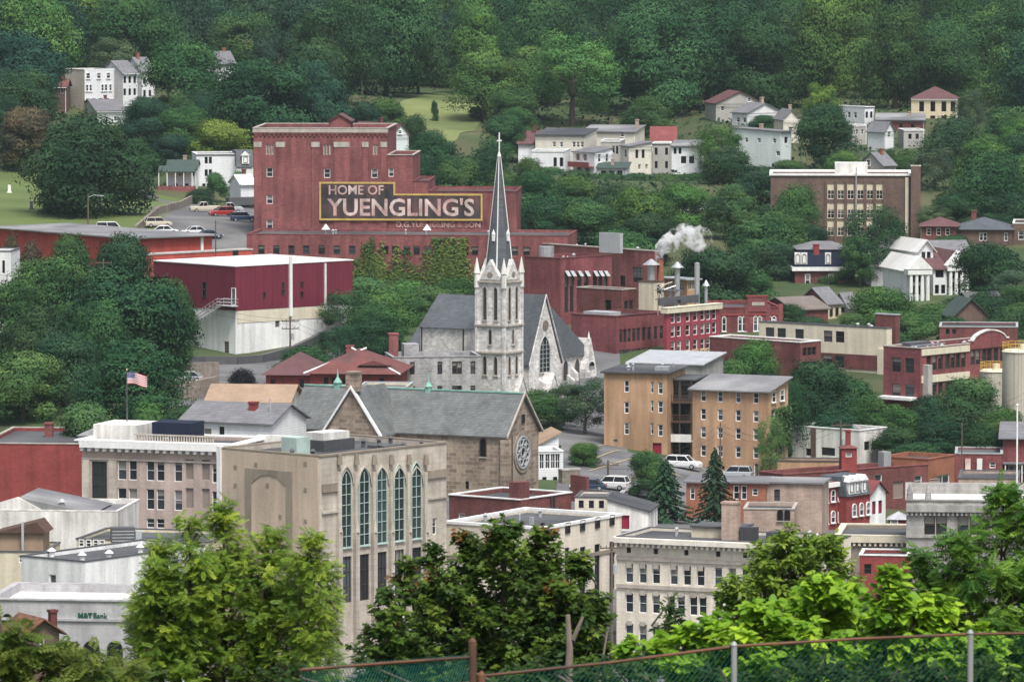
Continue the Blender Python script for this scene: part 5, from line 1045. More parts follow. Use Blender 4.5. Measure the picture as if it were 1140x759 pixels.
s3 = Bld('narrow grey house with grey gable roof under the tall tree', 944, 341, 925, 50, 955, 928, wall='grey_siding', name='house', cat='house'); s3.wins('L', [938], [346], 4, 7, 'dark'); s3.done('gable', 'shingle_grey', rise=2, axis='x', over=.4)
g1 = Bld('low reddish flat roofed building behind the factory parapet', 1046, 364, 872, 95, 1133, dep=10, wall='brick_dark'); g1.wins('R', [1055, 1062], [369], 4, 5, 'dark'); g1.done(par=.25, cap='metal_grey')
g2 = Bld('dark gabled house roof under the trees at the right', 1088, 345, 905, 70, 1122, dep=10, wall='grey_siding', name='house', cat='house'); g2.done('gable', 'tar', rise=2.4, axis='x', over=.5)
g3 = Bld('garage buried in ivy with dark gable below the temple fronts', 1062, 352, 895, 80, 1100, dep=8, wall='brick_brown', name='garage', cat='garage'); g3.done('gable', 'shingle_green', rise=2.6, axis='y', over=.4)

# ------------------------------------------------------------------ hill houses, right
GH = 'houses on the wooded hillside'
def house(lab, *a, roof='gable', rmat='shingle_grey', wins=(), rise=2., axis='x', over=.35, par=.25, cap='white_trim', flip=False, chim=None, **k):
    b = Bld(lab, *a, name='hill_house', cat='house', **k)
    for w_ in wins: b.wins(*w_)
    b.done(roof, rmat, rise=rise, axis=axis, over=over, par=par, cap=cap, flip=flip)
    hr = random.Random(sum(map(ord, lab)))
    if chim: b.chimney(chim[0] * b.Lx, chim[1] * b.Ly, b.h + .2, chim[2], .7, 'brick_pale')
    elif roof in ('gable', 'hip', 'shed') and hr.random() < .75: b.chimney(b.Lx * hr.uniform(.3, .7), b.Ly * hr.uniform(.4, .6), b.h + rise * .4, rise * .6 + hr.uniform(.5, 1.1), .65, hr.choice(('brick_dark', 'brick_pale', 'brick_orange')))
    b.boxp(b.Lx - .25, b.Lx - .13, -.13, -.01, 0, b.h - .05, hr.choice(('white_trim', 'metal_grey')), 'downpipe')
    mb = MB(); mb.box(-.05, b.Lx + .05, -over - .12 if roof != 'flat' else -.12, -over - .01 if roof != 'flat' else -.02, b.h - .22, b.h - .1); b.part(mb, 'gutter', hr.choice(('white_trim', 'metal_dark')))
    return b
house('grey hill house with broad gable and dull red roof', 797, 115.5, 1287, 80, 850, dep=12, wall='grey_siding', rmat='shingle_maroon', rise=2.6, axis='y', wins=[('R', [804.5], [121], 4, 4.5, 'sash'), ('R', [834], [111], 4, 4, 'sash')])
house('white hill house with grey gable in front of the dull red roof', 832, 126, 1272, 55, 870, 815, wall='white_siding', rise=2.0, axis='y', wins=[('L', [821.6, 828.7], [133.5], 3.4, 5, 'sash'), ('R', [845, 858], [134], 3, 6, 'sash')], chim=(.6, .4, 3))
house('long mint white hill house with flat grey roof', 869, 147, 1202, 40, 881, 817, wall='mint_siding', roof='shed', rmat='shingle_grey', rise=.5, axis='y', wins=[('L', [831, 845, 862], [156], 3.3, 4.5, 'sash'), ('L', [866], [171], 4, 4.5, 'sash'), ('R', [875], [156], 3, 6, 'dark')])
house('narrow cream gabled house left of the big round tree', 872, 133, 1242, 80, 890, dep=9, wall='cream_siding', rise=2.0, axis='y', wins=[('R', [880], [144], 4, 5, 'sash')])
house('white and grey hill house with flat top and four tall dark windows', 962.5, 119.5, 1272, 55, 973.5, 927, wall='white_siding', roof='flat', rmat='tar_grey', wins=[('R', [965, 970], [128], 2.6, 7, 'tall'), ('L', [945, 952], [128], 3, 6, 'sash')])
house('small grey box house below the flat topped white one', 949, 140, 1236, 80, 965, dep=7, wall='grey_siding', roof='flat', wins=[('R', [954, 960], [147], 2.5, 5, 'sash')])
house('small white gabled house with grey roof facing right', 985, 146, 1222, 50, 995.5, 966, wall='white_siding', rise=1.8, axis='y', wins=[('R', [990], [150], 3, 5, 'sash')])
house('long brown brick hill building with grey roof', 976, 134, 1262, 94, 1029, dep=12, wall='brick_dark', roof='shed', rmat='tar_grey', rise=1.0, axis='y', wins=[('R', [1003, 1016], [140], 3, 4, 'dark')])
house('low grey house with pale flat roof below the yellow one', 1006, 145, 1226, 85, 1029, dep=8, wall='grey_siding', roof='flat', rmat='tar_grey', wins=[('R', [1013, 1021], [152], 3, 5, 'dark')])
house('tall yellow hill house with maroon hipped roof and dark windows', 1014.5, 110, 1292, 96, 1066, dep=10, wall='yellow_siding', roof='hip', rmat='shingle_maroon', rise=2.6, over=.3, wins=[('R', [1026, 1038.5, 1050.8, 1061], [118.7, 134.5], 4.6, 10, 'dark')])
house('pale grey gabled house with blue grey roof behind the school', 983.5, 184.5, 1122, 52, 997, 957, wall='grey_siding', rmat='shingle_grey', rise=2.4, axis='x', wins=[('L', [967], [181], 4, 6, 'sash'), ('L', [975.5], [192], 4, 6, 'sash')])
house('small house with blue grey roof sunk in trees above the steam', 775.5, 232, 1087, 50, 789, 757, wall='cream_siding', rmat='shingle_grey', rise=1.9, axis='x')
# ------------------------------------------------------------------ row houses on the slope behind the sign
house('white row house with dentil cornice at the left end of the slope row', 592, 168, 1186, 97, 629, dep=10, wall='white_siding', roof='flat', rmat='tar', wins=[('R', [618, 625], [180.5], 3.4, 9, 'dark')])
house('white house with dull red roof farthest left in the slope row', 577, 160, 1205, 92, 602, dep=9, wall='white_siding', roof='gable', rmat='shingle_maroon', rise=2.4, axis='x')
house('tall cream row house with sloping dark roof behind the white one', 596, 150.5, 1203, 103, 651, dep=12, wall='cream_siding', roof='shed', axis='y', rise=.9, over=.3, rmat='tar', wins=[('R', [617, 625], [161], 3.2, 5, 'sash'), ('R', [639, 643.5, 648], [161], 3, 5.5, 'sash')])
dk = house('white row house with red balcony rail and flat grey roof', 662, 170.5, 1186, 50, 682, 638, wall='white_siding', roof='shed', axis='x', rise=.9, over=.3, rmat='shingle_grey', wins=[('R', [667.5, 676], [176], 3, 8, 'sash'), ('L', [643, 651], [175], 4, 7, 'boarded'), ('L', [645, 654], [191], 5, 9, 'tall')])
z = dk.fp('L', 650, 185)[1]; dk.boxp(-1.6, -.02, .1, dk.Ly - .1, z - .2, z, 'rail_red', 'balcony'); dk.boxp(-1.6, -1.5, .1, dk.Ly - .1, z + .003, z + .9, 'rail_red', 'balcony_rail')
house('upper cream row house with long grey roof, highest in the row', 648, 147, 1222, 102, 707, dep=11, wall='cream_siding', roof='shed', axis='y', rise=1.0, over=.3, rmat='tar_grey', wins=[('R', [661, 693], [149.5], 3.4, 5, 'sash')], chim=(.95, .5, 2.2))
house('cream row house with white door and large dark porch', 700, 163.5, 1192, 60, 726, 690.5, wall='cream_siding', roof='shed', axis='x', rise=.8, over=.3, rmat='shingle_grey', wins=[('R', [709, 716], [171.5], 2.8, 8.5, 'dark'), ('L', [696], [171], 3, 8, 'sash'), ('R', [712, 720], [186], 3, 5, 'boarded')])
house('grey row house with two narrow windows squeezed between cream ones', 669, 157, 1206, 97, 691, dep=9, wall='grey_siding', roof='flat', rmat='tar', wins=[('R', [683, 687], [167], 2.4, 8, 'dark')])
house('grey stone row house with white roof', 726.5, 160, 1197, 92, 747, dep=9, wall='grey_siding', roof='flat', rmat='membrane', wins=[('R', [730.5, 742], [168.5, 183.5], 2.8, 7, 'dark')])
house('mint and white row house at the right end of the slope row', 747.5, 163, 1197, 97, 779, dep=9, wall='white_siding', roof='shed', axis='y', rise=.8, over=.3, rmat='tar_grey', wins=[('R', [751.5, 757], [168], 2.6, 6, 'dark'), ('R', [761, 770], [178], 6, 8, 'tall')])
house('house with steep bright red roof behind the slope row', 725, 157, 1234, 92, 752, dep=10, wall='white_siding', roof='gable', rmat='roof_red', rise=2.8, axis='x')
pr = house('low porch extension with dark green roof and red rails', 665, 187.5, 1182, 97, 698, dep=6, wall='white_siding', roof='shed', rmat='shingle_green', rise=.9, axis='y', wins=[('R', [672, 681, 690], [193], 6, 6, 'tall')]); pr.boxp(-2, pr.Lx + 2, -1.2, -1.1, 0.4, 1.5, 'rail_red', 'porch_rail')
# ------------------------------------------------------------------ hill houses, left
hb = house('cream hill house with blank side and white dormered front', 94, 78, 1252, 58, 127, 72, wall='cream_siding', roof='flat', rmat='tar', wins=[('R', [96.8, 100.8, 114, 117.8, 122.8], [98], 2.6, 6.5, 'sash', -.09), ('R', [98, 109.8, 120.5], [84.5], 4, 6, 'sash', -.09), ('R', [98, 104, 112, 119], [113], 4, 6, 'tall', -.09)])
hb.boxp(.02, hb.Lx - .3, -.09, -.003, 0, hb.h - .02, 'white_siding', 'front_cladding'); hb.boxp(-.2, hb.Lx + .2, -2.4, -.1, 2.6, 2.8, 'shingle_umber', 'porch_roof')
for k in range(6): hb.boxp(k * hb.Lx / 5.2, k * hb.Lx / 5.2 + .15, -2.3, -2.15, 0, 2.6, 'white_trim', 'porch_post')
house('narrow white hill house with grey gable left of the larger white gable', 137, 82, 1258, 50, 153, 112, wall='white_siding', rmat='shingle_grey', rise=2.6, axis='x', wins=[('R', [139, 144.5, 150], [89, 102.6], 2.6, 6.5, 'dark')]).root.children[0]
house('white hill house with gable and dark grey green roof', 158, 80, 1264, 50, 172, 138, wall='white_siding', rmat='shingle_grey', rise=3.0, axis='x', wins=[('R', [161, 167], [90, 104], 2.6, 6, 'dark')])
house('low mint green house with grey roof below the white gables', 108, 124, 1228, 80, 140, 90, wall='mint_siding', rmat='shingle_grey', rise=1.9, axis='x', wins=[('R', [119, 128.5], [132.5], 3, 4.5, 'sash')])
house('dark red roofed porch house at the left end of the hill row', 60, 97, 1248, 92, 74, dep=8, wall='brick_brown', rmat='shingle_red', rise=1.5, axis='x', wins=[('R', [69], [101], 3, 6, 'sash')])
house('white gabled house with dark roof half hidden behind round trees', 245, 71, 1292, 50, 262, 231, wall='white_siding', rmat='shingle_grey', rise=2.6, axis='x', wins=[('L', [238], [69], 3, 5, 'sash')])
wt2 = house('three storey white house with blank clapboard side', 218.5, 172, 1098, 82, 263, dep=10, wall='white_siding', roof='flat', rmat='tar', par=.1, wins=[('R', [229.6, 234.2], [178.5, 192.5], 3, 6.5, 'dark'), ('R', [227, 232, 237], [209], 3, 8, 'dark')])
wt3 = house('white front of the three storey house with dark mansard and dormer', 263.5, 186, 1096, 82, 282, dep=9, wall='white_siding', roof='flat', par=.05, cap=None)
mb = MB(); mb.loft([[(-.05, -.2, wt3.h + .02), (wt3.Lx, -.2, wt3.h + .02), (wt3.Lx, 9, wt3.h + .02), (-.05, 9, wt3.h + .02)], [(-.05, .8, wt3.h + 3), (wt3.Lx, .8, wt3.h + 3), (wt3.Lx, 9, wt3.h + 3), (-.05, 9, wt3.h + 3)]]); wt3.part(mb, 'mansard_roof', 'slate')
mb = MB(); mb.box(1.0, 2.4, -.3, 1.2, wt3.h + .6, wt3.h + 2.2); mb.prism([(.8, -.4, wt3.h + 2.2), (2.6, -.4, wt3.h + 2.2), (1.7, -.4, wt3.h + 3.0)], (0, 1.8, 0)); dm = wt3.part(mb, 'dormer', 'white_trim'); put_window(dm, 1.3, -.36, wt3.h + .8, 0, .8, 1.2, 'tall')
gh = house('white cottage with green roof and long green porch', 186, 189, 1092, 92, 218, dep=8, wall='white_siding', rmat='shingle_green', rise=1.6, axis='x', wins=[('R', [200, 204, 215], [193.5], 3, 5, 'sash'), ('R', [196, 208], [208], 4, 7, 'tall')])
mb = MB(); mb.prism([(-1.5, -3, 4.2), (-1.5, -.05, 5.2), (-1.5, -.05, 5.35), (-1.5, -3, 4.35)], (gh.Lx + 1.5, 0, 0)); gh.part(mb, 'porch_roof', 'shingle_green'); gh.boxp(-1.5, gh.Lx, -3, -.06, 0, 1.5, 'brick_red', 'porch_base')
for k in range(5): gh.boxp(-1.4 + k * 1.6, -1.25 + k * 1.6, -2.9, -2.75, 1.503, 4.2, 'white_trim', 'porch_post')
gs = house('small white shed roofed garage beside the tall brewery block', 268, 205, 1064, 70, 284, dep=7, wall='white_siding', rmat='membrane', rise=1.5, axis='x'); gs.boxp(-3.0, gs.Lx, -2.5, -.05, 1.2, 2.6, 'metal_dark', 'deck')
house('house with maroon roof and mint gable behind the tall brewery block', 437, 150, 1152, 60, 455, 391, wall='mint_siding', rmat='shingle_maroon', rise=2.0, axis='y', wins=[('R', [445], [147], 4, 4, 'sash')])
# ------------------------------------------------------------------ vegetation
def _unit(a): return a / np.maximum(np.linalg.norm(a, axis=1, keepdims=True), 1e-6)
T_DIAMOND = (np.array([(0,-.5,0),(.36,-.05,.06),(.05,.5,0),(-.33,.08,-.05)], float), [(0,1,2,3)])
T_OVAL = (np.array([(0,0,0),(.24,.28,.05),(.2,.66,.03),(0,1,-.06),(-.2,.66,.03),(-.24,.28,.05)], float), [(0,1,2,3),(0,3,4,5)])
T_HEART = (np.array([(0,0,0),(.3,-.1,.05),(.46,.2,.07),(.3,.65,.02),(0,1,-.12),(-.3,.65,.02),(-.46,.2,.07),(-.3,-.1,.05)], float), [(0,1,2,3,4),(0,4,5,6,7)])
T_MAPLE = (np.array([(0,0,0),(.38,.06,.04),(.24,.26,.0),(.5,.55,.05),(.2,.58,.02),(0,1,-.1),(-.2,.58,.02),(-.5,.55,.05),(-.24,.26,.0),(-.38,.06,.04)], float), [(0,1,2,3,4,5),(0,5,6,7,8,9)])
def _pinnate(n=6, lw=.075, ll=.3, droop=.18):
    v, f = [], []
    for i in range(n):
        t = .12 + .8 * i / (n - 1); z = -droop * t * t
        for s in (-1, 1):
            k = len(v); L_ = ll * (1 - .45 * abs(t - .45))
            d = np.array((s * .88, .48, -.12)); d /= np.linalg.norm(d); q = np.array((-d[1], d[0], 0)) * lw
            p = np.array((0, t, z)); v += [p, p + d * L_ * .45 + q, p + d * L_, p + d * L_ * .45 - q]; f.append((k, k+1, k+2, k+3))
    k = len(v); p = np.array((0, .92, -droop * .85)); v += [p, p + (lw, .12, 0), p + (0, .3, -.05), p + (-lw, .12, 0)]; f.append((k, k+1, k+2, k+3))
    return np.array(v, float), f
T_PINNATE = _pinnate()
def leaf_mesh(name, pos, nrm, size, tint, tmpl, along=None, m='foliage', roll=1.0):
    """one mesh of many leaves: pos (N,3), nrm (N,3) leaf normals, along (N,3) leaf direction or None for random"""
    N = len(pos); tv, tf = tmpl; n = _unit(nrm)
    r = rng.normal(size=(N, 3)); 
    if along is not None: r = along + r * .25 * roll
    t = _unit(r - n * (r * n).sum(1, keepdims=True)); b = np.cross(t, n)
    V = pos[:, None, :] + size[:, None, None] * (tv[None, :, 0:1] * b[:, None, :] + tv[None, :, 1:2] * t[:, None, :] + tv[None, :, 2:3] * n[:, None, :])
    K = len(tv); V = V.reshape(-1, 3)
    me = bpy.data.meshes.new(name)
    lens = np.array([len(f) for f in tf]); flat = np.concatenate([np.array(f) for f in tf])
    loops = (np.arange(N)[:, None] * K + flat[None, :]).ravel(); tot = np.tile(lens, N); start = np.concatenate([[0], np.cumsum(tot)[:-1]])
    me.vertices.add(len(V)); me.vertices.foreach_set('co', V.ravel()); me.loops.add(len(loops)); me.loops.foreach_set('vertex_index', loops)
    me.polygons.add(len(tot)); me.polygons.foreach_set('loop_start', start); me.update(calc_edges=True)
    a = me.attributes.new('tint', 'FLOAT', 'FACE'); a.data.foreach_set('value', np.repeat(tint, len(tf)).astype(np.float32))
    me.materials.append(MATS[m]); me.validate(); return me
def crown_mesh(seed, kind='round', nl=34, per=230, leaf=.042):
    """a crown for a tree of unit height and unit width, foot at the origin"""
    g = np.random.default_rng(seed); P_, N_, S_, T_ = [], [], [], []
    z0 = {'round': .03, 'tall': .03, 'loose': .1, 'shrub': .0, 'pine': .3}[kind]
    for i in range(nl):
        u = g.uniform(0, 1) ** .75; zc = z0 + .08 + (1 - z0 - .16) * u
        q = (zc - z0) / (1 - z0)
        prof = {'round': (1 - (abs(q - .42) / .62) ** 2.2), 'tall': (1 - (abs(q - .35) / .68) ** 2.0) * .92, 'loose': (1 - (abs(q - .46) / .62) ** 2.4), 'shrub': (1 - q ** 2.2), 'pine': (1 - q) * .8 + .12}[kind]
        rad = .5 * max(prof, .12); a = i * 2.39996 + g.uniform(-.5, .5); rr = rad * math.sqrt(g.uniform(.3, 1)) * .8
        c = np.array((rr * math.cos(a), rr * math.sin(a), zc)); lr = g.uniform(.10, .24) * (.85 if kind in ('loose', 'pine') else 1.05)
        if kind == 'loose': lr *= .82
        n = _unit(g.normal(size=(per, 3)) + (0, 0, .35)); rad_ = lr * g.uniform(.6, 1.1, (per, 1)) ** .7 * (1 + .22 * np.sin(n[:, :1] * 7 + i) * np.sin(n[:, 1:2] * 7 + 2 * i) + .16 * np.sin(n[:, 2:3] * 13 + i * 3))
        sq = np.array((1.15, 1.15, .82)); p = c + n * rad_ * sq
        out = _unit(p - np.array((0, 0, zc * .55 + .1)))
        P_.append(p); N_.append(n * .8 + out * .35 + g.normal(size=(per, 3)) * .22)
        S_.append(leaf * g.uniform(.6, 1.4, per)); T_.append(np.full(per, g.uniform(.6, 1.4)) * g.uniform(.88, 1.12, per))
    # stray sprays on the outline
    k = nl * 10; n = _unit(g.normal(size=(k, 3)) + (0, 0, .3)); q = np.concatenate(P_); p = q[g.integers(0, len(q), k)] + n * .03
    P_.append(p); N_.append(n + g.normal(size=(k, 3)) * .5); S_.append(leaf * g.uniform(.7, 1.5, k)); T_.append(g.uniform(.8, 1.35, k))
    p = np.concatenate(P_); p[:, 2] = np.maximum(p[:, 2], .02)
    hi = np.percentile(p[:, 2], 99.5); p[:, 2] /= hi; w_ = np.percentile(np.abs(p[:, :2]), 99); p[:, :2] *= .5 / w_
    return leaf_mesh('crown', p, np.concatenate(N_), np.concatenate(S_), np.concatenate(T_), T_DIAMOND)
def spruce_mesh(seed):
    g = np.random.default_rng(seed); P_, N_, S_, T_, A_ = [], [], [], [], []
    for i in range(150):
        z = .05 + .93 * (i / 150) ** .92; L_ = .5 * (1 - z) ** .8 * g.uniform(.72, 1.1) + .015; a = i * 2.39996 + g.uniform(-.3, .3)
        d = np.array((math.cos(a), math.sin(a), 0)); k = max(8, int(110 * L_ / .5))
        t = g.uniform(.08, 1, k) ** .8; lift = .10 * (1 - t) - .14 * t * L_ * 2
        p = np.outer(t * L_, d) + np.stack([np.zeros(k), np.zeros(k), z + lift * .5 + g.normal(0, .006, k)], 1)
        side = np.array((-d[1], d[0], 0)) * 1.0; off = g.uniform(-1, 1, k) * .07 * (1.1 - t) * (L_ / .5 + .3); p += np.outer(off, side)
        P_.append(p); N_.append(np.tile((0, 0, 1.0), (k, 1)) * .7 + d * .5 + g.normal(size=(k, 3)) * .35); S_.append(g.uniform(.022, .05, k)); T_.append(np.full(k, g.uniform(.75, 1.2)) * g.uniform(.85, 1.2, k)); A_.append(np.tile(d + (0, 0, -.35), (k, 1)) + np.outer(np.sign(off), side) * .6)
    return leaf_mesh('crown', np.concatenate(P_), np.concatenate(N_), np.concatenate(S_), np.concatenate(T_), T_DIAMOND, np.concatenate(A_))
def trunk_mesh(seed, limbs=5, top=.75, r=.028):
    g = random.Random(seed); mb = MB(); pts = [(0, 0, -.06)]; x = y = 0
    for i in range(1, 6): x += g.uniform(-.012, .012); y += g.uniform(-.012, .012); pts.append((x, y, top * i / 5))
    mb.tube(pts, [r * (1.25 - i * .2) for i in range(6)], 6)
    for i in range(limbs):
        k = g.randint(2, 4); b = Vector(pts[k]); a = g.uniform(0, 6.28); L_ = g.uniform(.2, .36)
        mb.tube([b, b + Vector((math.cos(a) * L_ * .5, math.sin(a) * L_ * .5, .08)), b + Vector((math.cos(a) * L_, math.sin(a) * L_, .2))], [r * .5, r * .35, r * .12], 5)
    return mb.mesh('trunk', 'bark')
CR = {'round': [crown_mesh(s, 'round', 34, 1150, .025) for s in (1, 2, 3, 4, 5)], 'tall': [crown_mesh(s, 'tall', 36, 1000, .023) for s in (11, 12, 13)], 'loose': [crown_mesh(s, 'loose', 48, 430, .02) for s in (21, 22, 23)],
      'shrub': [crown_mesh(s, 'shrub', 28, 700, .031) for s in (31, 32)], 'spruce': [spruce_mesh(41), spruce_mesh(42)], 'pine': [crown_mesh(51, 'pine', 34, 150, .034)]}
TK = [trunk_mesh(s) for s in range(4)]; TKP = trunk_mesh(9, 3, .95, .014)
DK, MD, LT, YL, RD, BL, GR = (.028,.070,.031), (.044,.104,.036), (.068,.148,.042), (.115,.195,.037), (.085,.08,.045), (.025,.062,.038), (.06,.104,.054)
TREES = []
_tr = random.Random(3)
def tree(px, py, wpx, D, kind='round', col=MD, label=None, group=None, hmin=None, name=None):
    q = P(px, py, D); g = tz(q.x, q.y); h = max(q.z - g, hmin or 1.5); w_ = wpx * D / F
    k = _tr.randrange(len(CR[kind]))
    o = empty(name or {'shrub': 'shrub', 'spruce': 'spruce_tree', 'pine': 'pine_tree'}.get(kind, 'broadleaf_tree'), (q.x, q.y, g - .1), _tr.uniform(0, 6.28), label, 'shrub' if kind == 'shrub' else 'tree', group)
    hc = max(h, w_ * (.62 if kind == 'shrub' else .9)) if kind not in ('spruce', 'pine') else h
    c = link('crown', CR[kind][k], o, (0, 0, h - hc)); c.scale = (w_, w_, hc)
    j = [_tr.uniform(.86, 1.16) for _ in range(3)]; m_ = _tr.uniform(.85, 1.15)
    c.color = (col[0] * m_ * j[0], col[1] * m_, col[2] * m_ * j[2], 1)
    if kind != 'shrub':
        t_ = link('trunk', TKP if kind in ('spruce', 'pine') else TK[k % 4], o); s_ = min(max(w_, h * .45), h * 1.2); t_.scale = (s_, s_, h)
    TREES.append((px, py, wpx, D)); return o
# big trees left of the warehouse and above the pink building
for a in [(140,300,150,800,'round',DK,'largest dark round tree left of the white and maroon warehouse'), (62,287,112,835,'round',MD,'broad mid green tree behind the largest dark one on the left'),
 (133,262,76,858,'round',DK,'dark round tree below the long grey roof at the left'), (80,262,60,872,'tall',MD,'narrow mid green tree under the long grey roof'), (22,312,80,822,'round',MD,'mid green tree by the white walled building at the left edge'),
 (25,392,96,762,'round',LT,'lighter grey green tree at the left edge above the red brick wall'), (150,378,120,745,'round',DK,'dark tree below the flagpole left of the car court'), (188,312,56,815,'round',MD,'leafy tree overlapping the warehouse stair'),
 (70,372,90,770,'tall',DK,'tall dark tree left of the flagpole top'), (98,448,80,716,'shrub',MD,'low shrub mass behind the red brick wall building'), (165,446,60,712,'shrub',LT,'light low bush right of the flagpole foot'),
 (270,410,38,778,'shrub',(.018,.02,.024),'dark purple leaved bush beside the tan shingle roof'), (12,262,28,885,'shrub',RD,'reddish bush at the left edge below the grey roof'), (35,270,34,880,'shrub',RD,'rust tinged bush beside the orange wall'),
 (200,330,42,812,'loose',MD,'loose tree crown before the warehouse white base'), (110,335,70,790,'round',MD,'mid green crown in the middle of the left tree mass'), (45,340,70,800,'round',DK,'dark crown in the left tree mass'),
 (205,452,50,730,'shrub',DK,'dark undergrowth below the car court wall')]: tree(*a)
# by the warehouse, ivy wall and church
for a in [(388,322,66,872,'loose',MD,'feathery tree right of the warehouse corner'), (425,322,80,885,'tall',LT,'light green tree against the ivy covered brewery wing'), (458,326,60,905,'round',MD,'green tree behind the church\'s long roof'),
 (500,330,60,925,'round',MD,'leafy tree between church roof and brewery wing'), (338,385,66,835,'shrub',MD,'bushes on the bank under the warehouse corner'), (415,338,80,868,'tall',MD,'feathery mid green tree at the foot of the ivy wall'), (445,330,60,905,'tall',LT,'light pointed tree at the foot of the ivy wall'), (412,352,70,852,'round',DK,'dark tree left of the church roof end'), (375,362,50,845,'loose',DK,'dark small tree above the hipped red roofs'),
 (600,434,60,774,'round',MD,'green tree before the church gable, nearest the rectory'), (652,421,64,772,'loose',GR,'grey green street tree before the church\'s right gable'), (575,446,44,782,'shrub',DK,'dark bush at the church tower foot'), (628,428,44,780,'loose',GR,'thin street tree between two fuller ones by the church'),
 (650,492,38,728,'round',LT,'small bright round tree beside the hill road'), (722,502,48,700,'round',MD,'rounded tree overlapping the left spruce'), (741,511,76,666,'spruce',DK,'wider dark spruce left of the orange brick house'), (796,499,64,668,'spruce',DK,'slimmer dark spruce in front of the flats with sloping roof'),
 (858,462,34,737,'loose',LT,'climbing vine tree hugging the flats\' right corner'), (838,378,62,822,'tall',LT,'bright green creeper clad tree before the maroon annex'), (912,402,80,790,'round',DK,'dark green tree right of the orange flats'), (968,440,66,782,'round',MD,'green tree in front of the factory corner'),
 (1082,420,72,772,'round',MD,'green tree below the smaller storage tank'), (1045,462,60,768,'round',DK,'dark tree below the factory canopy'), (1000,476,60,768,'shrub',DK,'dark bushes right of the white flat roofed building'), (1115,455,60,765,'round',MD,'green tree under the tall storage tank'),
 (880,425,44,775,'round',DK,'dark tree tucked behind the flats\' right wall'), (815,400,46,815,'shrub',MD,'bushes at the foot of the magenta brewhouse')]: tree(*a)
# behind the brewery and around the temple houses
for a in [(985,320,84,915,'round',LT,'light green round tree before the temple fronted houses'), (974,228,72,965,'loose',DK,'tall dark loose tree in front of the school block'), (958,262,50,962,'loose',MD,'open crowned tree left of the tall loose one by the school'), (1104,272,92,935,'round',DK,'dark tree at the right edge before the brick houses'),
 (1130,300,60,925,'loose',GR,'grey green tree at the right edge by the dark gable'), (1075,330,60,912,'shrub',DK,'ivy like bushes around the dark garage gable'), (932,300,50,968,'loose',DK,'thin dark tree by the mansard brick house'), (870,232,60,1000,'round',MD,'green tree left of the mansard brick house'),
 (600,190,58,1035,'round',MD,'green tree right above the sign wall end'), (642,196,62,1050,'round',MD,'second green tree right of the sign wall'), (685,204,66,1040,'round',DK,'dark tree below the slope row\'s porch'), (725,214,60,1030,'round',MD,'mid green tree above the grey penthouse'),
 (604,222,66,1000,'tall',DK,'dark tree close behind the sign wall end'), (655,226,72,998,'round',MD,'broad tree behind the grey penthouse'), (716,238,70,990,'round',DK,'dark broad tree left of the steam'), (795,276,92,930,'round',DK,'biggest dark tree right of the steam plume'), (846,240,80,985,'round',MD,'mid green tree right of the steam plume'),
 (760,205,64,1060,'round',LT,'light tree above the small sunk house'), (815,206,60,1045,'round',MD,'green tree right of the small sunk house'), (846,186,70,1090,'round',DK,'dark tree left of the school roof'), (800,140,56,1195,'loose',LT,'pale loose tree left of the mint house'), (812,165,64,1150,'round',DK,'dark tree below the long mint house'),
 (870,272,60,975,'round',DK,'dark tree behind the brewery office'), (836,300,60,935,'round',MD,'green tree right of the steaming chimney and stacks'), (763,300,60,935,'round',DK,'dark tree directly behind the silver stacks'),
 (916,116,66,1192,'round',DK,'large dark round tree in the middle of the right hill houses'), (914,93,44,1252,'loose',YL,'yellow green tree above the large dark round one'), (937,168,42,1140,'round',LT,'light green bush tree behind the school roof'), (878,178,40,1150,'shrub',MD,'bush below the mint house'),
 (1104,170,94,1085,'round',DK,'big dark tree at the right behind the school pier'), (1062,132,74,1180,'round',DK,'dark tree below the yellow house'), (1040,165,56,1130,'loose',GR,'thin grey tree right of the grey gabled house'), (1080,100,36,1235,'loose',GR,'grey thin tree beside the yellow house'), (1125,120,70,1210,'round',MD,'green tree right of the yellow house'), (1010,168,50,1160,'round',MD,'mid green tree between low grey house and school'),
 (985,165,30,1150,'loose',MD,'small tree beside the grey gabled house'), (850,128,34,1255,'shrub',DK,'dark bush in front of the white hill house'), (1060,215,60,1060,'round',DK,'dark tree right of the tall brick pier'), (1120,215,70,1045,'round',DK,'dark wide tree above the brown brick houses'), (1040,228,40,1040,'loose',GR,'dead looking grey tree beside the brick pier')]: tree(*a)

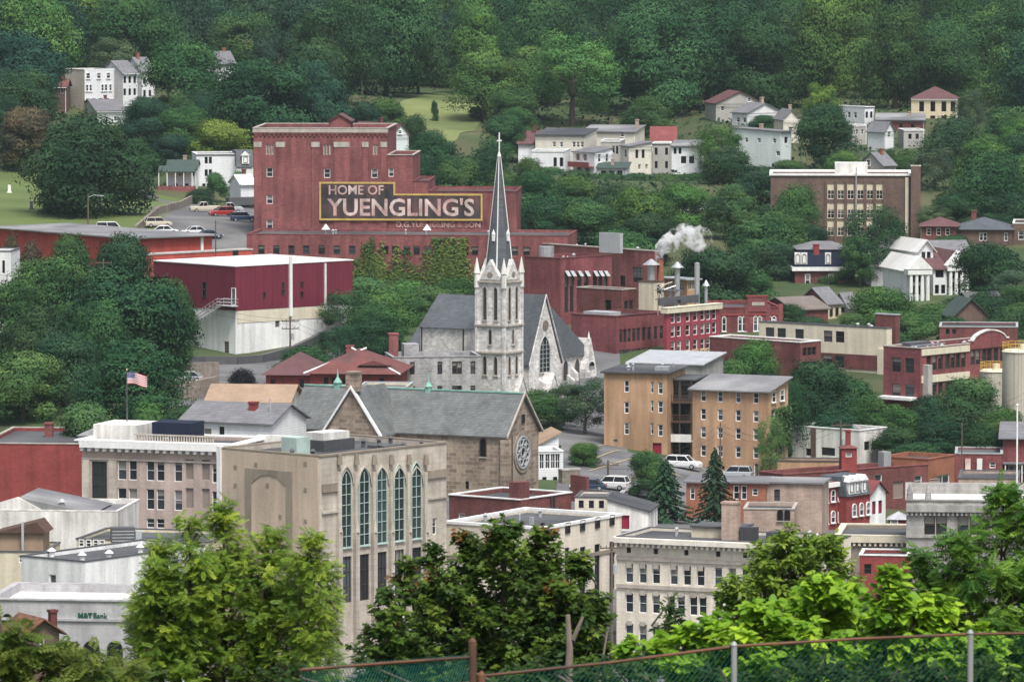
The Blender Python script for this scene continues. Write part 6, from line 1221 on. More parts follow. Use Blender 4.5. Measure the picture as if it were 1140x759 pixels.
# filler on the right hand slope and round the works
g_ = random.Random(23)
for i, (px, py, w_, D, k, c, lab) in enumerate([(1020,348,56,880,'round',MD,'green tree behind the factory roof'), (985,345,50,885,'round',LT,'light tree behind the brick stair head'), (1062,352,44,884,'shrub',DK,'dark bush left of the ivy garage'), (1125,345,60,890,'round',DK,'dark tree behind the factory arch'), (950,348,40,895,'shrub',MD,'bush below the narrow grey house'),
   (905,352,40,885,'shrub',DK,'bush behind the cream industrial block'), (845,345,40,905,'round',DK,'dark tree right behind the brewery office'), (1100,325,60,905,'round',DK,'dark tree over the garage\'s right side'), (1135,318,50,912,'round',MD,'green tree at the right edge above the tank'), (930,290,56,985,'round',DK,'dark tree behind the mansard brick house'),
   (985,290,60,985,'round',MD,'green tree between mansard house and temple fronts'), (1060,262,50,1000,'shrub',DK,'hedge below the red brick house'), (1085,285,60,990,'round',DK,'dark tree below the slate roofed brick house'), (1040,440,60,790,'round',DK,'dark tree under the factory\'s cream bands'), (1000,450,54,785,'round',MD,'green tree at the factory\'s near corner'),
   (945,418,60,800,'round',MD,'green tree before the cream block\'s brick floors'), (930,455,60,778,'round',DK,'dark tree right behind the white flat roofed building'), (1020,492,66,762,'shrub',DK,'dark shrubs behind the maroon building'), (1095,470,60,760,'round',DK,'dark tree behind the maroon building with flags'), (1135,470,50,770,'round',MD,'green tree at the right edge under the tall tank'),
   (790,405,40,812,'shrub',DK,'dark bush between flats and magenta brewhouse'), (850,415,50,802,'round',DK,'dark tree behind the sloping grey roof'), (800,318,50,935,'round',DK,'dark tree behind the brewery office gable'), (900,250,60,1010,'round',DK,'dark tree before the school\'s left end'), (886,206,60,1032,'tall',MD,'tall tree at the school\'s left corner')]): tree(px, py, w_, D, k, c, lab)
# left slope
for a in [(95,130,138,1012,'round',DK,'very large dark oak standing on the lawn'), (205,48,92,1218,'round',MD,'big round tree hiding the white gables on the left hill'), (292,68,112,1160,'round',DK,'broad dark tree left above the tall brewery block'), (350,70,76,1175,'round',BL,'very dark round tree above the tall brewery block'),
 (165,108,66,1162,'tall',BL,'dark cone like tree below the white gables'), (243,134,68,1128,'round',YL,'bright yellow green tree behind the three storey white house'), (205,118,56,1150,'round',MD,'mid green tree left of the bright yellow green one'), (28,120,62,1105,'round',RD,'brownish tree at the left beside the big oak'),
 (22,36,96,1225,'round',BL,'dark tree at the top left edge'), (30,80,70,1190,'round',DK,'dark tree left of the hill row\'s porch house'), (125,42,56,1285,'loose',GR,'greyish tree behind the hill row'), (240,192,26,1075,'shrub',MD,'round bush by the green roofed cottage'), (264,190,18,1072,'tall',LT,'little tree between the white house and the garage'), (222,210,40,1068,'shrub',DK,'dark bushes in front of the green roofed cottage'),
 (482,146,56,1120,'round',DK,'dark tree behind the stepped brick block'), (512,176,52,1065,'round',MD,'round tree behind the sign\'s right half'), (470,172,40,1072,'round',DK,'dark round tree just above the narrow brick block'), (545,160,52,1080,'round',DK,'dark tree left of the spire tip'), (560,190,44,1050,'round',MD,'green tree right behind the spire tip'), (590,176,36,1090,'round',MD,'green tree below the dull red roofed row house'),
 (540,57,72,1295,'round',LT,'light open tree right of the grass clearing'), (403,22,56,1290,'pine',DK,'tall pine with a bare trunk above the brewery'), (462,128,36,1205,'shrub',DK,'bush at the lower left of the grass clearing'), (484,112,9,1290,'tall',DK,'tiny dark sapling alone on the grass clearing'), (572,98,56,1262,'round',MD,'tall green tree beside the clearing\'s right edge'), (575,120,40,1240,'round',MD,'green tree at the lower right of the grass clearing'),
 (20,150,50,1110,'round',BL,'dark crown behind the brownish tree at the left'), (150,155,60,1110,'round',DK,'dark tree right behind the big oak'), (190,150,44,1125,'round',BL,'dark tree behind the green roofed cottage'), (430,110,50,1215,'round',MD,'round tree behind the maroon roofed house'), (720,108,60,1262,'round',MD,'round tree above the steep red roof')]: tree(*a)

# hillside wood: individual trees, kept clear of houses, lawn and the clearing
KEEP = [(52,62,176,140,1265),(222,52,266,84,1300),(795,98,900,195,1285),(922,112,1032,165,1275),(1008,92,1072,140,1300),(590,140,785,208,1235),(455,100,525,142,1330),(385,132,460,162,1160),(215,160,285,215,1110),(165,180,220,215,1110),(755,215,792,242,1090),(955,168,1000,196,1125)]
def blocked(px, py, w_, D, h_):
    for x0, y0, x1, y1, d in KEEP:
        if D < d + 6 and px + w_ * .5 > x0 and px - w_ * .5 < x1 and py < y1 and py + h_ > y0: return True
    for x0, y0, x1, y1, d in KEEP:
        if abs(D - d) < 14 and x0 - 8 < px < x1 + 8: return True
    for b in TREES:
        if abs(b[3] - D) < 13 and abs(b[0] - px) < (b[2] + w_) * .30: return True
    return False
rr = random.Random(17); nf = 0
WOOD = {0: 'dark broadleaf tree in the wood on the upper hillside', 1: 'mid green broadleaf tree in the wood on the upper hillside', 2: 'light green broadleaf tree in the wood on the upper hillside', 3: 'blue green broadleaf tree in the wood on the upper hillside'}
WC = [DK, MD, LT, BL]
D = 1175.
while D < 1760:
    px = -50 + rr.uniform(0, 40)
    while px < 1190:
        d = D + rr.uniform(-9, 9); hgt = rr.uniform(16, 27) if D > 1235 else rr.uniform(8, 12); wd = rr.uniform(13, 23) if D > 1235 else rr.uniform(8, 12)
        x = ray(px, 0).x * d; g = tz(x, d); qx, qy = proj(Vector((x, d, g + hgt))); wpx = wd * F / d
        if nf < 285 and -60 < qy < 230 and not blocked(qx, qy, wpx, d, hgt * F / d * .92):
            z_ = math.sin(px * .013 + D * .01) + rr.uniform(-1, 1)
            c = 3 if (px < 520 and rr.random() < .45) else 0 if z_ < -.35 else 1 if z_ < .85 else 2
            tree(qx, qy, wpx, d, rr.choice(('round', 'tall', 'tall', 'loose', 'round')), WC[c], WOOD[c], 'trees of the hillside wood'); nf += 1
        px += wpx * rr.uniform(.66, 1.1)
    D += 21 if D < 1300 else 36

# belts of trees on the mid slope, clear of the buildings there
KEEP += [(862,183,1028,258,1043), (880,272,955,322,966), (966,266,1082,338,952), (1024,240,1145,275,1014), (757,216,792,240,1087), (862,318,958,358,925), (270,120,620,270,1000)]
BELT = 'green tree in the belt between the brewery and the slope houses'; BELT2 = 'green tree in the belt above the right hand brick houses'
rr = random.Random(29); nb_ = 0
for (px0, px1, D0, D1, st_, lab, grp) in ((560, 872, 968, 1178, 24, BELT, 'trees of the mid slope belt'), (1028, 1150, 1030, 1200, 26, BELT2, 'trees above the right hand houses')):
    D = D0
    while D < D1:
        px = px0 + rr.uniform(0, 40)
        while px < px1:
            d = D + rr.uniform(-8, 8); hgt, wd = rr.uniform(8, 13), rr.uniform(9, 14); x = ray(px, 0).x * d; g_ = tz(x, d); qx, qy = proj(Vector((x, d, g_ + hgt))); wpx = wd * F / d
            if not blocked(qx, qy, wpx, d, hgt * F / d * .8): tree(qx, qy, wpx, d, rr.choice(('round', 'round', 'tall')), rr.choice((DK, DK, MD, MD, LT)), lab, grp); nb_ += 1
            px += wpx * rr.uniform(.6, .95)
        D += st_
for i, (px, py, w_, D, c, lab) in enumerate([(405,308,66,935,MD,'bushes at the left foot of the ivy wall'), (455,312,66,930,LT,'light bushes under the middle of the ivy wall'), (505,309,66,930,MD,'bushes under the ivy wall beside the church roof'), (548,312,60,925,DK,'dark bushes under the ivy wall by the church tower'),
   (430,322,70,908,DK,'dark bushes between ivy wall and hipped red roofs'), (480,318,60,918,MD,'bushes right behind the church roof end'), (880,338,40,900,DK,'dark bush beside the umber roofed house'), (840,335,44,912,DK,'dark bush behind the brewery office wall'), (1040,338,60,905,MD,'green bush at the foot of the second temple front'), (960,330,60,930,LT,'light bush left of the first temple front'), (610,203,50,1165,MD,'bush line under the left end of the slope row'), (642,205,52,1162,DK,'bush line under the balcony house'), (676,206,52,1160,MD,'bush line below the green roofed porch'), (708,206,50,1162,DK,'bush line below the cream row house'), (740,205,52,1165,MD,'bush line below the grey stone row house'), (772,205,50,1165,DK,'bush line at the right end of the slope row'), (1075,345,50,900,DK,'dark bush by the garage gable'), (1120,338,60,905,MD,'green bush at the right edge below the dark gable')]): tree(px, py, w_, D, 'shrub', c, lab)

# ivy on the brewery wing
g = np.random.default_rng(77); u0, zt_ = wing.fp('R', 388, 264); u1, zb_ = wing.fp('R', 566, 352); Hh_ = zt_ - zb_
ps_, tt_ = [], []
for i in range(150):
    a = g.uniform(0, 1); top = np.clip((.62 + .2 * math.sin(a * 11 + .6) + g.normal(0, .16)) * min(1, .45 + a * 6) * min(1, .5 + (1 - a) * 5), .15, 1.0)
    wv = g.uniform(.5, 1.6); k = int(130 * top * wv); v = g.uniform(0, 1, k) ** .85
    ps_.append(np.stack([u0 + (u1 - u0) * a + g.normal(0, 1, k) * wv * (1.05 - v * .75), -g.uniform(.05, .3, k) - .5 * (1 - v) * g.uniform(.2, 1, k), zb_ + Hh_ * top * v], 1)); tt_.append(np.full(k, g.uniform(.55, 1.5)) * g.uniform(.8, 1.2, k))
pos = np.concatenate(ps_); ivt = np.concatenate(tt_); n = len(pos)
io = empty('climbing_ivy', wing.root.location, wing.root.rotation_euler.z, 'yellow green ivy climbing the low brewery wing behind the church', 'ivy')
c = link('foliage', leaf_mesh('foliage', pos, np.tile((0, -1.0, .45), (n, 1)) + g.normal(size=(n, 3)) * .4, g.uniform(.3, .6, n), ivt, T_DIAMOND), io); c.color = (.07, .115, .032, 1)
n = 1500; g = np.random.default_rng(78); u0, zt_ = fr.fp('R', 858, 455); u1, zb_ = fr.fp('R', 877, 495)
t_ = g.uniform(0, 1, n); pos = np.stack([u0 + (fr.Lx - u0) * g.uniform(0, 1, n) ** .8, -g.uniform(.05, .7, n), zb_ + (zt_ - zb_) * t_], 1)
io = empty('climbing_vine', fr.root.location, fr.root.rotation_euler.z, 'green vine climbing the end wall of the orange flats', 'vine')
c = link('foliage', leaf_mesh('foliage', pos, np.tile((0, -1.0, .4), (n, 1)) + g.normal(size=(n, 3)) * .4, g.uniform(.25, .5, n), g.uniform(.7, 1.4, n), T_DIAMOND), io); c.color = (.05, .1, .035, 1)

# grass and undergrowth on the slopes
def scatter(name, n, x0, x1, y0, y1, col, size, seed, avoid=()):
    g = np.random.default_rng(seed); y = g.uniform(y0, y1, n); x = g.uniform(x0, x1, n) * y
    pxs = CX + F * x / y; keep = ~((pxs > 440) & (pxs < 535) & (y > 1225) & (y < 1410)); x, y = x[keep], y[keep]; n = len(x)
    z = np.concatenate([terr(x[i:i+2000], y[i:i+2000]) for i in range(0, n, 2000)])
    pos = np.stack([x, y, z + g.uniform(.1, .9, n) * size], 1)
    o = link(name, leaf_mesh(name, pos, np.tile((0, -.3, 1.0), (n, 1)) + g.normal(size=(n, 3)) * .5, g.uniform(.6, 1.4, n) * size, g.uniform(.6, 1.3, n), T_DIAMOND)); o.color = tuple(col) + (1,)
    return tag(o, kind='stuff')
scatter('undergrowth', 26000, -.11, .11, 760, 1240, (.04, .07, .025), 1.1, 5) if False else None
o = scatter('undergrowth', 30000, -.11, .11, 1120, 1680, (.028, .055, .026), 1.0, 6)
# ------------------------------------------------------------------ vehicles
def make_car(kind):
    """mesh set for a car pointing along +X, wheels on z = 0"""
    L_, Wd, Hh = {'sedan': (4.6, 1.78, 1.45), 'suv': (4.7, 1.86, 1.75), 'pickup': (5.5, 1.95, 1.85), 'van': (5.0, 1.95, 2.0)}[kind]
    belt = Hh * .6; hw = Wd / 2
    st = {'sedan': [(-.5,.62,.9),(-.47,.82,.96),(-.3,.9,1),(0,.92,1),(.25,.92,1),(.42,.84,.97),(.5,.62,.86)], 'suv': [(-.5,.9,.94),(-.47,1,.98),(-.3,1,1),(0,1,1),(.26,.98,1),(.44,.9,.97),(.5,.66,.88)],
          'pickup': [(-.5,.96,.96),(-.48,1,1),(-.1,1,1),(0,1,1),(.25,.98,1),(.45,.95,.98),(.5,.75,.9)], 'van': [(-.5,.95,.95),(-.48,1,1),(-.3,1,1),(0,1,1),(.3,.98,1),(.44,.82,.95),(.5,.6,.86)]}[kind]
    b = MB(); rings = []
    for x, hz, wz in st:
        w_, top = hw * wz, belt * hz; x *= L_
        rings.append([(x, -w_ * .94, .28), (x, -w_, .5), (x, -w_ * .98, top * .92), (x, -w_ * .9, top), (x, w_ * .9, top), (x, w_ * .98, top * .92), (x, w_, .5), (x, w_ * .94, .28)])
    b.loft(rings)
    x0, x1, x2, x3 = {'sedan': (-.40, -.22, .10, .27), 'suv': (-.49, -.42, .10, .25), 'pickup': (-.08, -.05, .14, .26), 'van': (-.495, -.45, .18, .33)}[kind]
    roof = MB(); zr = Hh - .07; rw_ = hw * .78
    roof.loft([[(x1 * L_, -rw_, zr), (x2 * L_, -rw_, zr), (x2 * L_, rw_, zr), (x1 * L_, rw_, zr)], [(x1 * L_ + .1, -rw_ * .92, Hh), (x2 * L_ - .1, -rw_ * .92, Hh), (x2 * L_ - .1, rw_ * .92, Hh), (x1 * L_ + .1, rw_ * .92, Hh)]])
    for x_, xt in ((x0, x1), (x3, x2), ((x0 + x3) / 2, (x1 + x2) / 2)):   # pillars
        for s in (-1, 1): roof.tube([(x_ * L_, s * hw * .9, belt * .9), (xt * L_, s * rw_, zr + .02)], .045, 4)
    gl = MB(); gl.loft([[(x0 * L_ + .02, -hw * .88, belt * .9), (x3 * L_ - .02, -hw * .88, belt * .9), (x3 * L_ - .02, hw * .88, belt * .9), (x0 * L_ + .02, hw * .88, belt * .9)], [(x1 * L_ + .03, -rw_ * .97, zr - .004), (x2 * L_ - .03, -rw_ * .97, zr - .004), (x2 * L_ - .03, rw_ * .97, zr - .004), (x1 * L_ + .03, rw_ * .97, zr - .004)]])
    wh_ = MB(); wh_.loft([[(.33 * math.cos(a * math.pi / 7), y, .33 * math.sin(a * math.pi / 7)) for a in range(14)] for y in (-.11, .11)])
    rim = MB(); rim.loft([[(.2 * math.cos(a * math.pi / 5), y, .2 * math.sin(a * math.pi / 5)) for a in range(10)] for y in (-.13, .13)])
    hl = MB(); hl.box(-.05, .05, -.2, .2, -.08, .08)
    return dict(L=L_, W=Wd, belt=belt, body=b.mesh('body', 'car_paint'), roof=roof.mesh('roof', 'car_paint'), glass=gl.mesh('window_glass', 'glass_dark'), wheel=wh_.mesh('wheel', 'rubber'), rim=rim.mesh('rim', 'steel'), head=hl.mesh('headlight', 'white_trim'), tail=hl.mesh('taillight', 'red_trim'))
CARS = {k: make_car(k) for k in ('sedan', 'suv', 'pickup', 'van')}
def car(kind, q, rz, col, lab, group):
    c = CARS[kind]; o = empty({'sedan': 'parked_car', 'suv': 'parked_car', 'pickup': 'pickup_truck', 'van': 'parked_van'}[kind], q, rz, lab, {'pickup': 'pickup truck', 'van': 'van'}.get(kind, 'car'), group)
    for n_ in ('body', 'roof', 'glass'):
        x = link(c[n_].name.split('.')[0], c[n_], o); x.color = tuple(col) + (1,)
    for sx in (-.31, .31):
        for s in (-1, 1): w_ = link('wheel', c['wheel'], o, (sx * c['L'], s * c['W'] * .46, .33)); link('rim', c['rim'], w_)
    for s in (-1, 1): link('headlight', c['head'], o, (c['L'] * .49, s * c['W'] * .33, c['belt'] * .62)); link('taillight', c['tail'], o, (-c['L'] * .49, s * c['W'] * .36, c['belt'] * .7))
    return o
WHT, SIL, NAV, REDC, BLK, BEI, DGR = (.75,.75,.75), (.4,.42,.43), (.03,.05,.1), (.35,.03,.03), (.025,.025,.03), (.55,.5,.4), (.08,.09,.1)
PK = 'cars parked beside the tall brewery block'
for k, px, py, D, rz, col, lab in (('suv', 176, 247.5, 992, 15, BEI, 'beige car by the low wall, leftmost of the car park'), ('sedan', 184, 251.5, 985, 5, WHT, 'white car half hidden by the grey roof edge'), ('sedan', 216, 253, 985, 200, WHT, 'white saloon in the middle of the car park'), ('sedan', 233, 254, 982, 20, NAV, 'dark blue car beside the white saloon'),
        ('pickup', 228, 238.5, 1032, 195, BEI, 'cream pickup truck at the back of the car park'), ('suv', 247, 243, 1020, 200, REDC, 'red car backed against the green shrubs'), ('pickup', 254, 237.5, 1035, 10, SIL, 'silver pickup truck behind the red car'), ('suv', 271, 247, 1008, 8, NAV, 'dark blue large car beside the brick brewery corner'),
        ('sedan', 248, 260, 968, 25, DGR, 'dark grey car nearest the orange wall'), ('suv', 264, 266, 958, 30, REDC, 'maroon car parked below the brewery corner')):
    q = P(px, py, D); q.z = tz(q.x, q.y) + .13; car(k, q, R(rz), col, lab, PK)
for k, px, py, D, rz, col, lab, gp_ in (('suv', 761, 514, 738, -22, WHT, 'white estate car under the balcony gap', 'cars by the orange flats'), ('suv', 818, 521, 736, 165, SIL, 'silver car behind the slim spruce', 'cars by the orange flats'), ('suv', 680, 543, 706, 160, WHT, 'white car beside the utility pole in the lot', 'cars in the small lot'),
        ('sedan', 712, 551, 702, 170, WHT, 'white saloon in the lot next to the left spruce', 'cars in the small lot'), ('sedan', 655, 549, 703, 175, NAV, 'blue car half hidden by the maroon yard wall', 'cars in the small lot'), ('sedan', 209, 424, 800, 175, SIL, 'pale car on the stone walled court left of the purple bush', 'cars elsewhere'), ('sedan', 163, 218, 1068, 185, DGR, 'dark car on the drive right of the big oak', 'cars by the green roofed cottage'), ('sedan', 153, 217, 1072, 185, WHT, 'white car half behind the big oak', 'cars by the green roofed cottage')):
    q = P(px, py, D); q.z = tz(q.x, q.y) + .14; car(k, q, R(rz), col, lab, gp_)
q = P(85, 252, 975); q.z = tz(q.x, q.y) + .1; o = empty('camper_trailer', q, R(5), 'small white rounded camper trailer on the lawn edge', 'trailer')
mb = MB(); mb.prism([(-1.8, -1, .5), (1.8, -1, .5), (1.9, -1, 1.3), (1.5, -1, 2.4), (.8, -1, 2.7), (-1, -1, 2.7), (-1.7, -1, 2.3), (-1.95, -1, 1.3)], (0, 2, 0)); mb.build('body', 'white_paint', o)
put_window(o, -.6, -1.08, 1.5, 0, 1.0, .6, 'tall')
for s in (-1, 1): link('wheel', CARS['sedan']['wheel'], o, (0, s * .9, .33))
q = P(123, 247, 985); q.z = tz(q.x, q.y) + .1; car('van', q, R(3), WHT, 'white van showing above the long grey roof', PK)

# low walls, court and bank retaining walls
def wall_run(name, lab, pts, hh, m, th=.5, cat='wall'):
    ps = [P(*p) for p in pts]; o = empty(name, (ps[0].x, ps[0].y, tz(ps[0].x, ps[0].y)), 0, lab, cat); mb = MB(); b0 = o.location
    for a, b in zip(ps, ps[1:]):
        n = (b - a).to_2d().normalized().orthogonal() * th / 2; za, zb = tz(a.x, a.y), tz(b.x, b.y)
        v = [(a.x - n.x, a.y - n.y), (a.x + n.x, a.y + n.y), (b.x + n.x, b.y + n.y), (b.x - n.x, b.y - n.y)]; zz = [za, za, zb, zb]
        mb.loft([[(x - b0.x, y - b0.y, z - b0.z - 1.2) for (x, y), z in zip(v, zz)], [(x - b0.x, y - b0.y, z - b0.z + hh) for (x, y), z in zip(v, zz)]])
    mb.build('wall_face', m, o); return o
wall_run('stone_wall', 'low stone retaining wall curving between the lawn and the car park', [(150, 0, 985), (175, 0, 1015), (200, 0, 1040), (216, 0, 1075)], 1.5, 'old_wall')
wall_run('court_wall', 'old stained stone wall below the court with the pale car', [(176, 0, 782), (205, 0, 776), (240, 0, 782)], 2.6, 'old_wall', .8)
wall_run('court_wall', 'upper old stone wall behind the pale car', [(178, 0, 822), (208, 0, 816), (240, 0, 822)], 2.2, 'old_wall', .8)
wall_run('bank_wall', 'dark retaining wall curving below the white warehouse base', [(185, 0, 838), (225, 0, 846), (262, 0, 848), (290, 0, 852), (325, 0, 862), (375, 0, 880)], 1.3, 'metal_dark', .7)
wall_run('lot_wall', 'maroon yard wall beside the small parking lot', [(637, 0, 690), (655, 0, 688)], 3.2, 'brick_dark', .5)

# ------------------------------------------------------------------ poles, lines, flag
def pole(px, py_top, D, lab, arms=1, r=.15, light=False, base_py=None):
    q = P(px, py_top, D); g = tz(q.x, q.y); hh = q.z - g; o = empty('utility_pole', (q.x, q.y, g - .3), R(12), lab, 'utility pole', 'utility poles')
    mb = MB(); mb.cyl(0, 0, 0, hh + .3, r * 1.2, r * .8, 8); mb.build('post', 'wood_pole', o)
    for k in range(arms):
        mb = MB(); z = hh - .4 - k * 1.1; mb.box(-1.3, 1.3, -.09, .02, z, z + .14)
        for x in (-1.2, -.6, .6, 1.2): mb.cyl(x, -.04, z + .141, z + .36, .05, n=6)
        mb.build('crossarm', 'wood_pole', o)
    if arms: mb = MB(); mb.cyl(.35, -.1, hh - 3.1, hh - 2.1, .26, n=10); mb.build('transformer', 'metal_grey', o)
    if light: mb = MB(); mb.tube([(0, 0, hh - .3), (1.0, -.2, hh + .1), (2.2, -.4, hh)], .05, 5); mb.box(2.0, 2.7, -.55, -.25, hh - .1, hh + .05); mb.build('street_lamp_arm', 'metal_grey', o)
    return Vector((q.x, q.y, q.z))
pA = pole(323, 353, 848, 'utility pole with double crossarms at the warehouse foot', 2); pB = pole(115, 288, 845, 'utility pole standing among the left trees', 1)
pC = pole(98, 216, 985, 'street lamp pole beside the big oak on the lawn', 0, .12, True); pD = pole(240, 245, 905, 'thin pole before the orange wall', 0, .11); pE = pole(677, 512, 708, 'utility pole beside the white car in the small lot', 1)
pF = pole(575, 436, 812, 'pole at the church tower foot', 0, .1); pG = pole(802, 470, 735, 'thin pole in front of the orange flats', 0, .1); pH = pole(936, 468, 756, 'utility pole before the white flat roofed building', 1)
pI = pole(604, 590, 604, 'utility pole with transformer between beige and cream blocks', 1) if False else None
pJ = pole(806, 163, 1150, 'utility pole above the dark trees left of the mint house', 1); pK = pole(645, 424, 805, 'pole among street trees by the church', 0, .12); pL = pole(1071, 470, 742, 'thin pole in front of the dark trees at the right', 0, .09)
pM = pole(681, 603, 602, 'utility pole with transformer at the cream block\'s left corner', 1, .16); pN = pole(823, 548, 662, 'thin pole right of the slim spruce', 0, .12)
def wire(a, b, sag, lab, k=2):
    o = empty('overhead_wire', a, 0, lab, 'power line', 'overhead wires')
    for j in range(k):
        mb = MB(); d = b - a; mb.tube([d * (i / 14) + Vector((0, 0, -.3 - j * .8 - sag * 4 * (i/14) * (1 - i/14))) for i in range(15)], .018, 4); mb.build('strand', 'dark_trim', o)
wire(pB, pA, 2.0, 'overhead wires crossing in front of the maroon warehouse'); wire(pE, pG, 1.5, 'overhead wires crossing in front of the orange flats', 3); wire(pG, pH, 2, 'overhead wires from the flats to the white flat roofed building'); wire(P(-20, 300, 840), pB, 1.5, 'overhead wires leaving the left pole towards the left edge'); wire(pH, P(1150, 430, 770), 2.5, 'overhead wires from the white flat roofed building to the tall tank'); wire(pA, P(420, 372, 820), 1.2, 'overhead wires from the warehouse pole towards the church'); wire(pD, P(420, 170, 1000), 2.0, 'overhead wires rising from the thin pole across the brewery block', 1); wire(pJ, P(655, 196, 1120), 2.5, 'overhead wires above the dark trees below the slope row', 1)
# flag
q = P(141.5, 412, 668); g = P(141.5, 479, 668); o = empty('flagpole', g, 0, 'dark flagpole on the pink stone office roof', 'flagpole'); hh = q.z - g.z
mb = MB(); mb.cyl(0, 0, -2.2, hh, .09, .05, 8); mb.build('pole', 'metal_dark', o); mb = MB(); mb.cyl(0, 0, hh + .002, hh + .2, .1, .04, 8); mb.build('finial', 'gold_letter', o)
m, t, b = _nodes('flag_cloth'); L = t.links; uv = t.nodes.new('ShaderNodeAttribute'); uv.attribute_name = 'cloth'; sx = t.nodes.new('ShaderNodeSeparateXYZ'); L.new(uv.outputs['Vector'], sx.inputs[0])
st_ = _math(t, 'LESS_THAN', _math(t, 'FRACT', _math(t, 'MULTIPLY', sx.outputs[1], 6.5)), .5); can = _math(t, 'MULTIPLY', _math(t, 'LESS_THAN', sx.outputs[0], .4), _math(t, 'GREATER_THAN', sx.outputs[1], .46))
fx = _math(t, 'SUBTRACT', _math(t, 'FRACT', _math(t, 'MULTIPLY', sx.outputs[0], 15)), .5); fy = _math(t, 'SUBTRACT', _math(t, 'FRACT', _math(t, 'MULTIPLY', sx.outputs[1], 9.2)), .5)
star = _math(t, 'LESS_THAN', _math(t, 'ADD', _math(t, 'MULTIPLY', fx, fx), _math(t, 'MULTIPLY', fy, fy)), .05)
def mixc(f, a, c):
    n = t.nodes.new('ShaderNodeMix'); n.data_type = 'RGBA'; L.new(f, n.inputs['Factor'])
    for k, v in (('A', a), ('B', c)):
        if isinstance(v, tuple): n.inputs[k].default_value = v + (1,)
        else: L.new(v, n.inputs[k])
    return n.outputs['Result']
L.new(mixc(can, mixc(st_, (.75, .72, .7), (.4, .03, .05)), mixc(star, (.03, .045, .16), (.75, .75, .75))), b.inputs['Base Color']); b.inputs['Roughness'].default_value = .9; MATS['flag_cloth'] = m
nx, nz, W_, H_ = 22, 8, 2.45, 1.4; mb = MB(); cl_ = []
for i in range(nx + 1):
    for j in range(nz + 1):
        a, c = i / nx, j / nz; mb.v.append((.06 + W_ * a * .95, .22 * math.sin(a * 8 + c * 1.2) * a ** .6, hh - .2 - H_ * (1 - c) - .45 * a * a + .12 * math.sin(a * 6) * a)); cl_.append((a, c, 0))
for i in range(nx):
    for j in range(nz): k = i * (nz + 1) + j; mb.f.append((k, k + nz + 1, k + nz + 2, k + 1)); mb.m.append(0)
me = mb.mesh('flag', 'flag_cloth'); at = me.attributes.new('cloth', 'FLOAT_VECTOR', 'POINT'); at.data.foreach_set('vector', np.array(cl_).ravel()); me.polygons.foreach_set('use_smooth', [True] * len(me.polygons))
fo = link('flag', me, None, g); tag(fo, 'United States flag streaming from the dark roof flagpole', 'flag')
q = P(1132, 451, 648); g = P(1132, 535, 648); o = empty('flagpole', g, 0, 'bare white pole rising over the right hand stone building', 'flagpole'); mb = MB(); mb.cyl(0, 0, -6, q.z - g.z, .13, .09, 8); mb.build('pole', 'white_trim', o); mb = MB(); mb.cyl(0, 0, q.z - g.z + .002, q.z - g.z + .25, .16, .04, 8); mb.build('finial', 'white_trim', o)
# rooftop plant that stands free
q = P(141, 607.5, 590); o = empty('air_conditioner', q, R(8), 'large brown grey air handling unit on the white building\'s dark roof', 'air conditioner')
mb = MB(); mb.box(-1.6, .9, 0, 1.6, .35, 1.9); mb.build('casing', 'shingle_brown', o).data.materials[0] = MATS['metal_dark']; mb = MB(); mb.box(.95, 1.6, .1, 1.5, .35, 1.5); mb.build('coil', 'metal_grey', o); mb = MB(); mb.box(-1.5, 1.5, .1, .3, 0, .34); mb.box(-1.5, 1.5, 1.3, 1.5, 0, .34); mb.build('skid', 'metal_dark', o)
for i in range(4): mb = MB(); mb.box(-1.5, .8, -.03, -.004, .5 + i * .33, .6 + i * .33); mb.build('louvre', 'metal_grey', o)
for px, py, D, lab in ((33, 262 + 0, 1000, None),): pass
for px, py, D, lab in ((10.5, 216, 1055, 'small pale stone marker on the lawn, far left'), (35, 238, 1020, 'low dark stone marker on the lawn beside the oak')):
    q = P(px, py, D); q.z = tz(q.x, q.y); o = empty('stone_marker', q, 0, lab, 'marker'); mb = MB(); mb.box(-.45, .45, -.2, .2, 0, .3); mb.loft([[(-.3, -.12, .302), (.3, -.12, .302), (.3, .12, .302), (-.3, .12, .302)], [(-.25, -.1, 1.6), (.25, -.1, 1.6), (.25, .1, 1.6), (-.25, .1, 1.6)]]); mb.build('stone', 'white_stucco' if px < 20 else 'metal_dark', o)

# steam
m = bpy.data.materials.new('steam'); m.use_nodes = True; t = m.node_tree; t.nodes.clear(); out = t.nodes.new('ShaderNodeOutputMaterial'); v = t.nodes.new('ShaderNodeVolumePrincipled'); v.inputs['Color'].default_value = (1, 1, 1, 1)
v.inputs['Anisotropy'].default_value = 0.1
tc = t.nodes.new('ShaderNodeTexCoord'); nz_ = t.nodes.new('ShaderNodeTexNoise'); nz_.inputs['Scale'].default_value = .75; nz_.inputs['Detail'].default_value = 7; nz_.inputs['Distortion'].default_value = .6; t.links.new(tc.outputs['Object'], nz_.inputs['Vector'])
sxyz = t.nodes.new('ShaderNodeSeparateXYZ'); t.links.new(tc.outputs['Object'], sxyz.inputs[0])
fade = t.nodes.new('ShaderNodeMapRange'); fade.inputs[1].default_value = 0; fade.inputs[2].default_value = 8.5; fade.inputs[3].default_value = .43; fade.inputs[4].default_value = .58; t.links.new(sxyz.outputs[0], fade.inputs[0])
t.links.new(_math(t, 'MULTIPLY', _math(t, 'MAXIMUM', _math(t, 'SUBTRACT', nz_.outputs['Fac'], fade.outputs[0]), 0), 14.0), v.inputs['Density']); t.links.new(v.outputs[0], out.inputs['Volume']); MATS['steam'] = m
b0 = P(735, 289, 890)
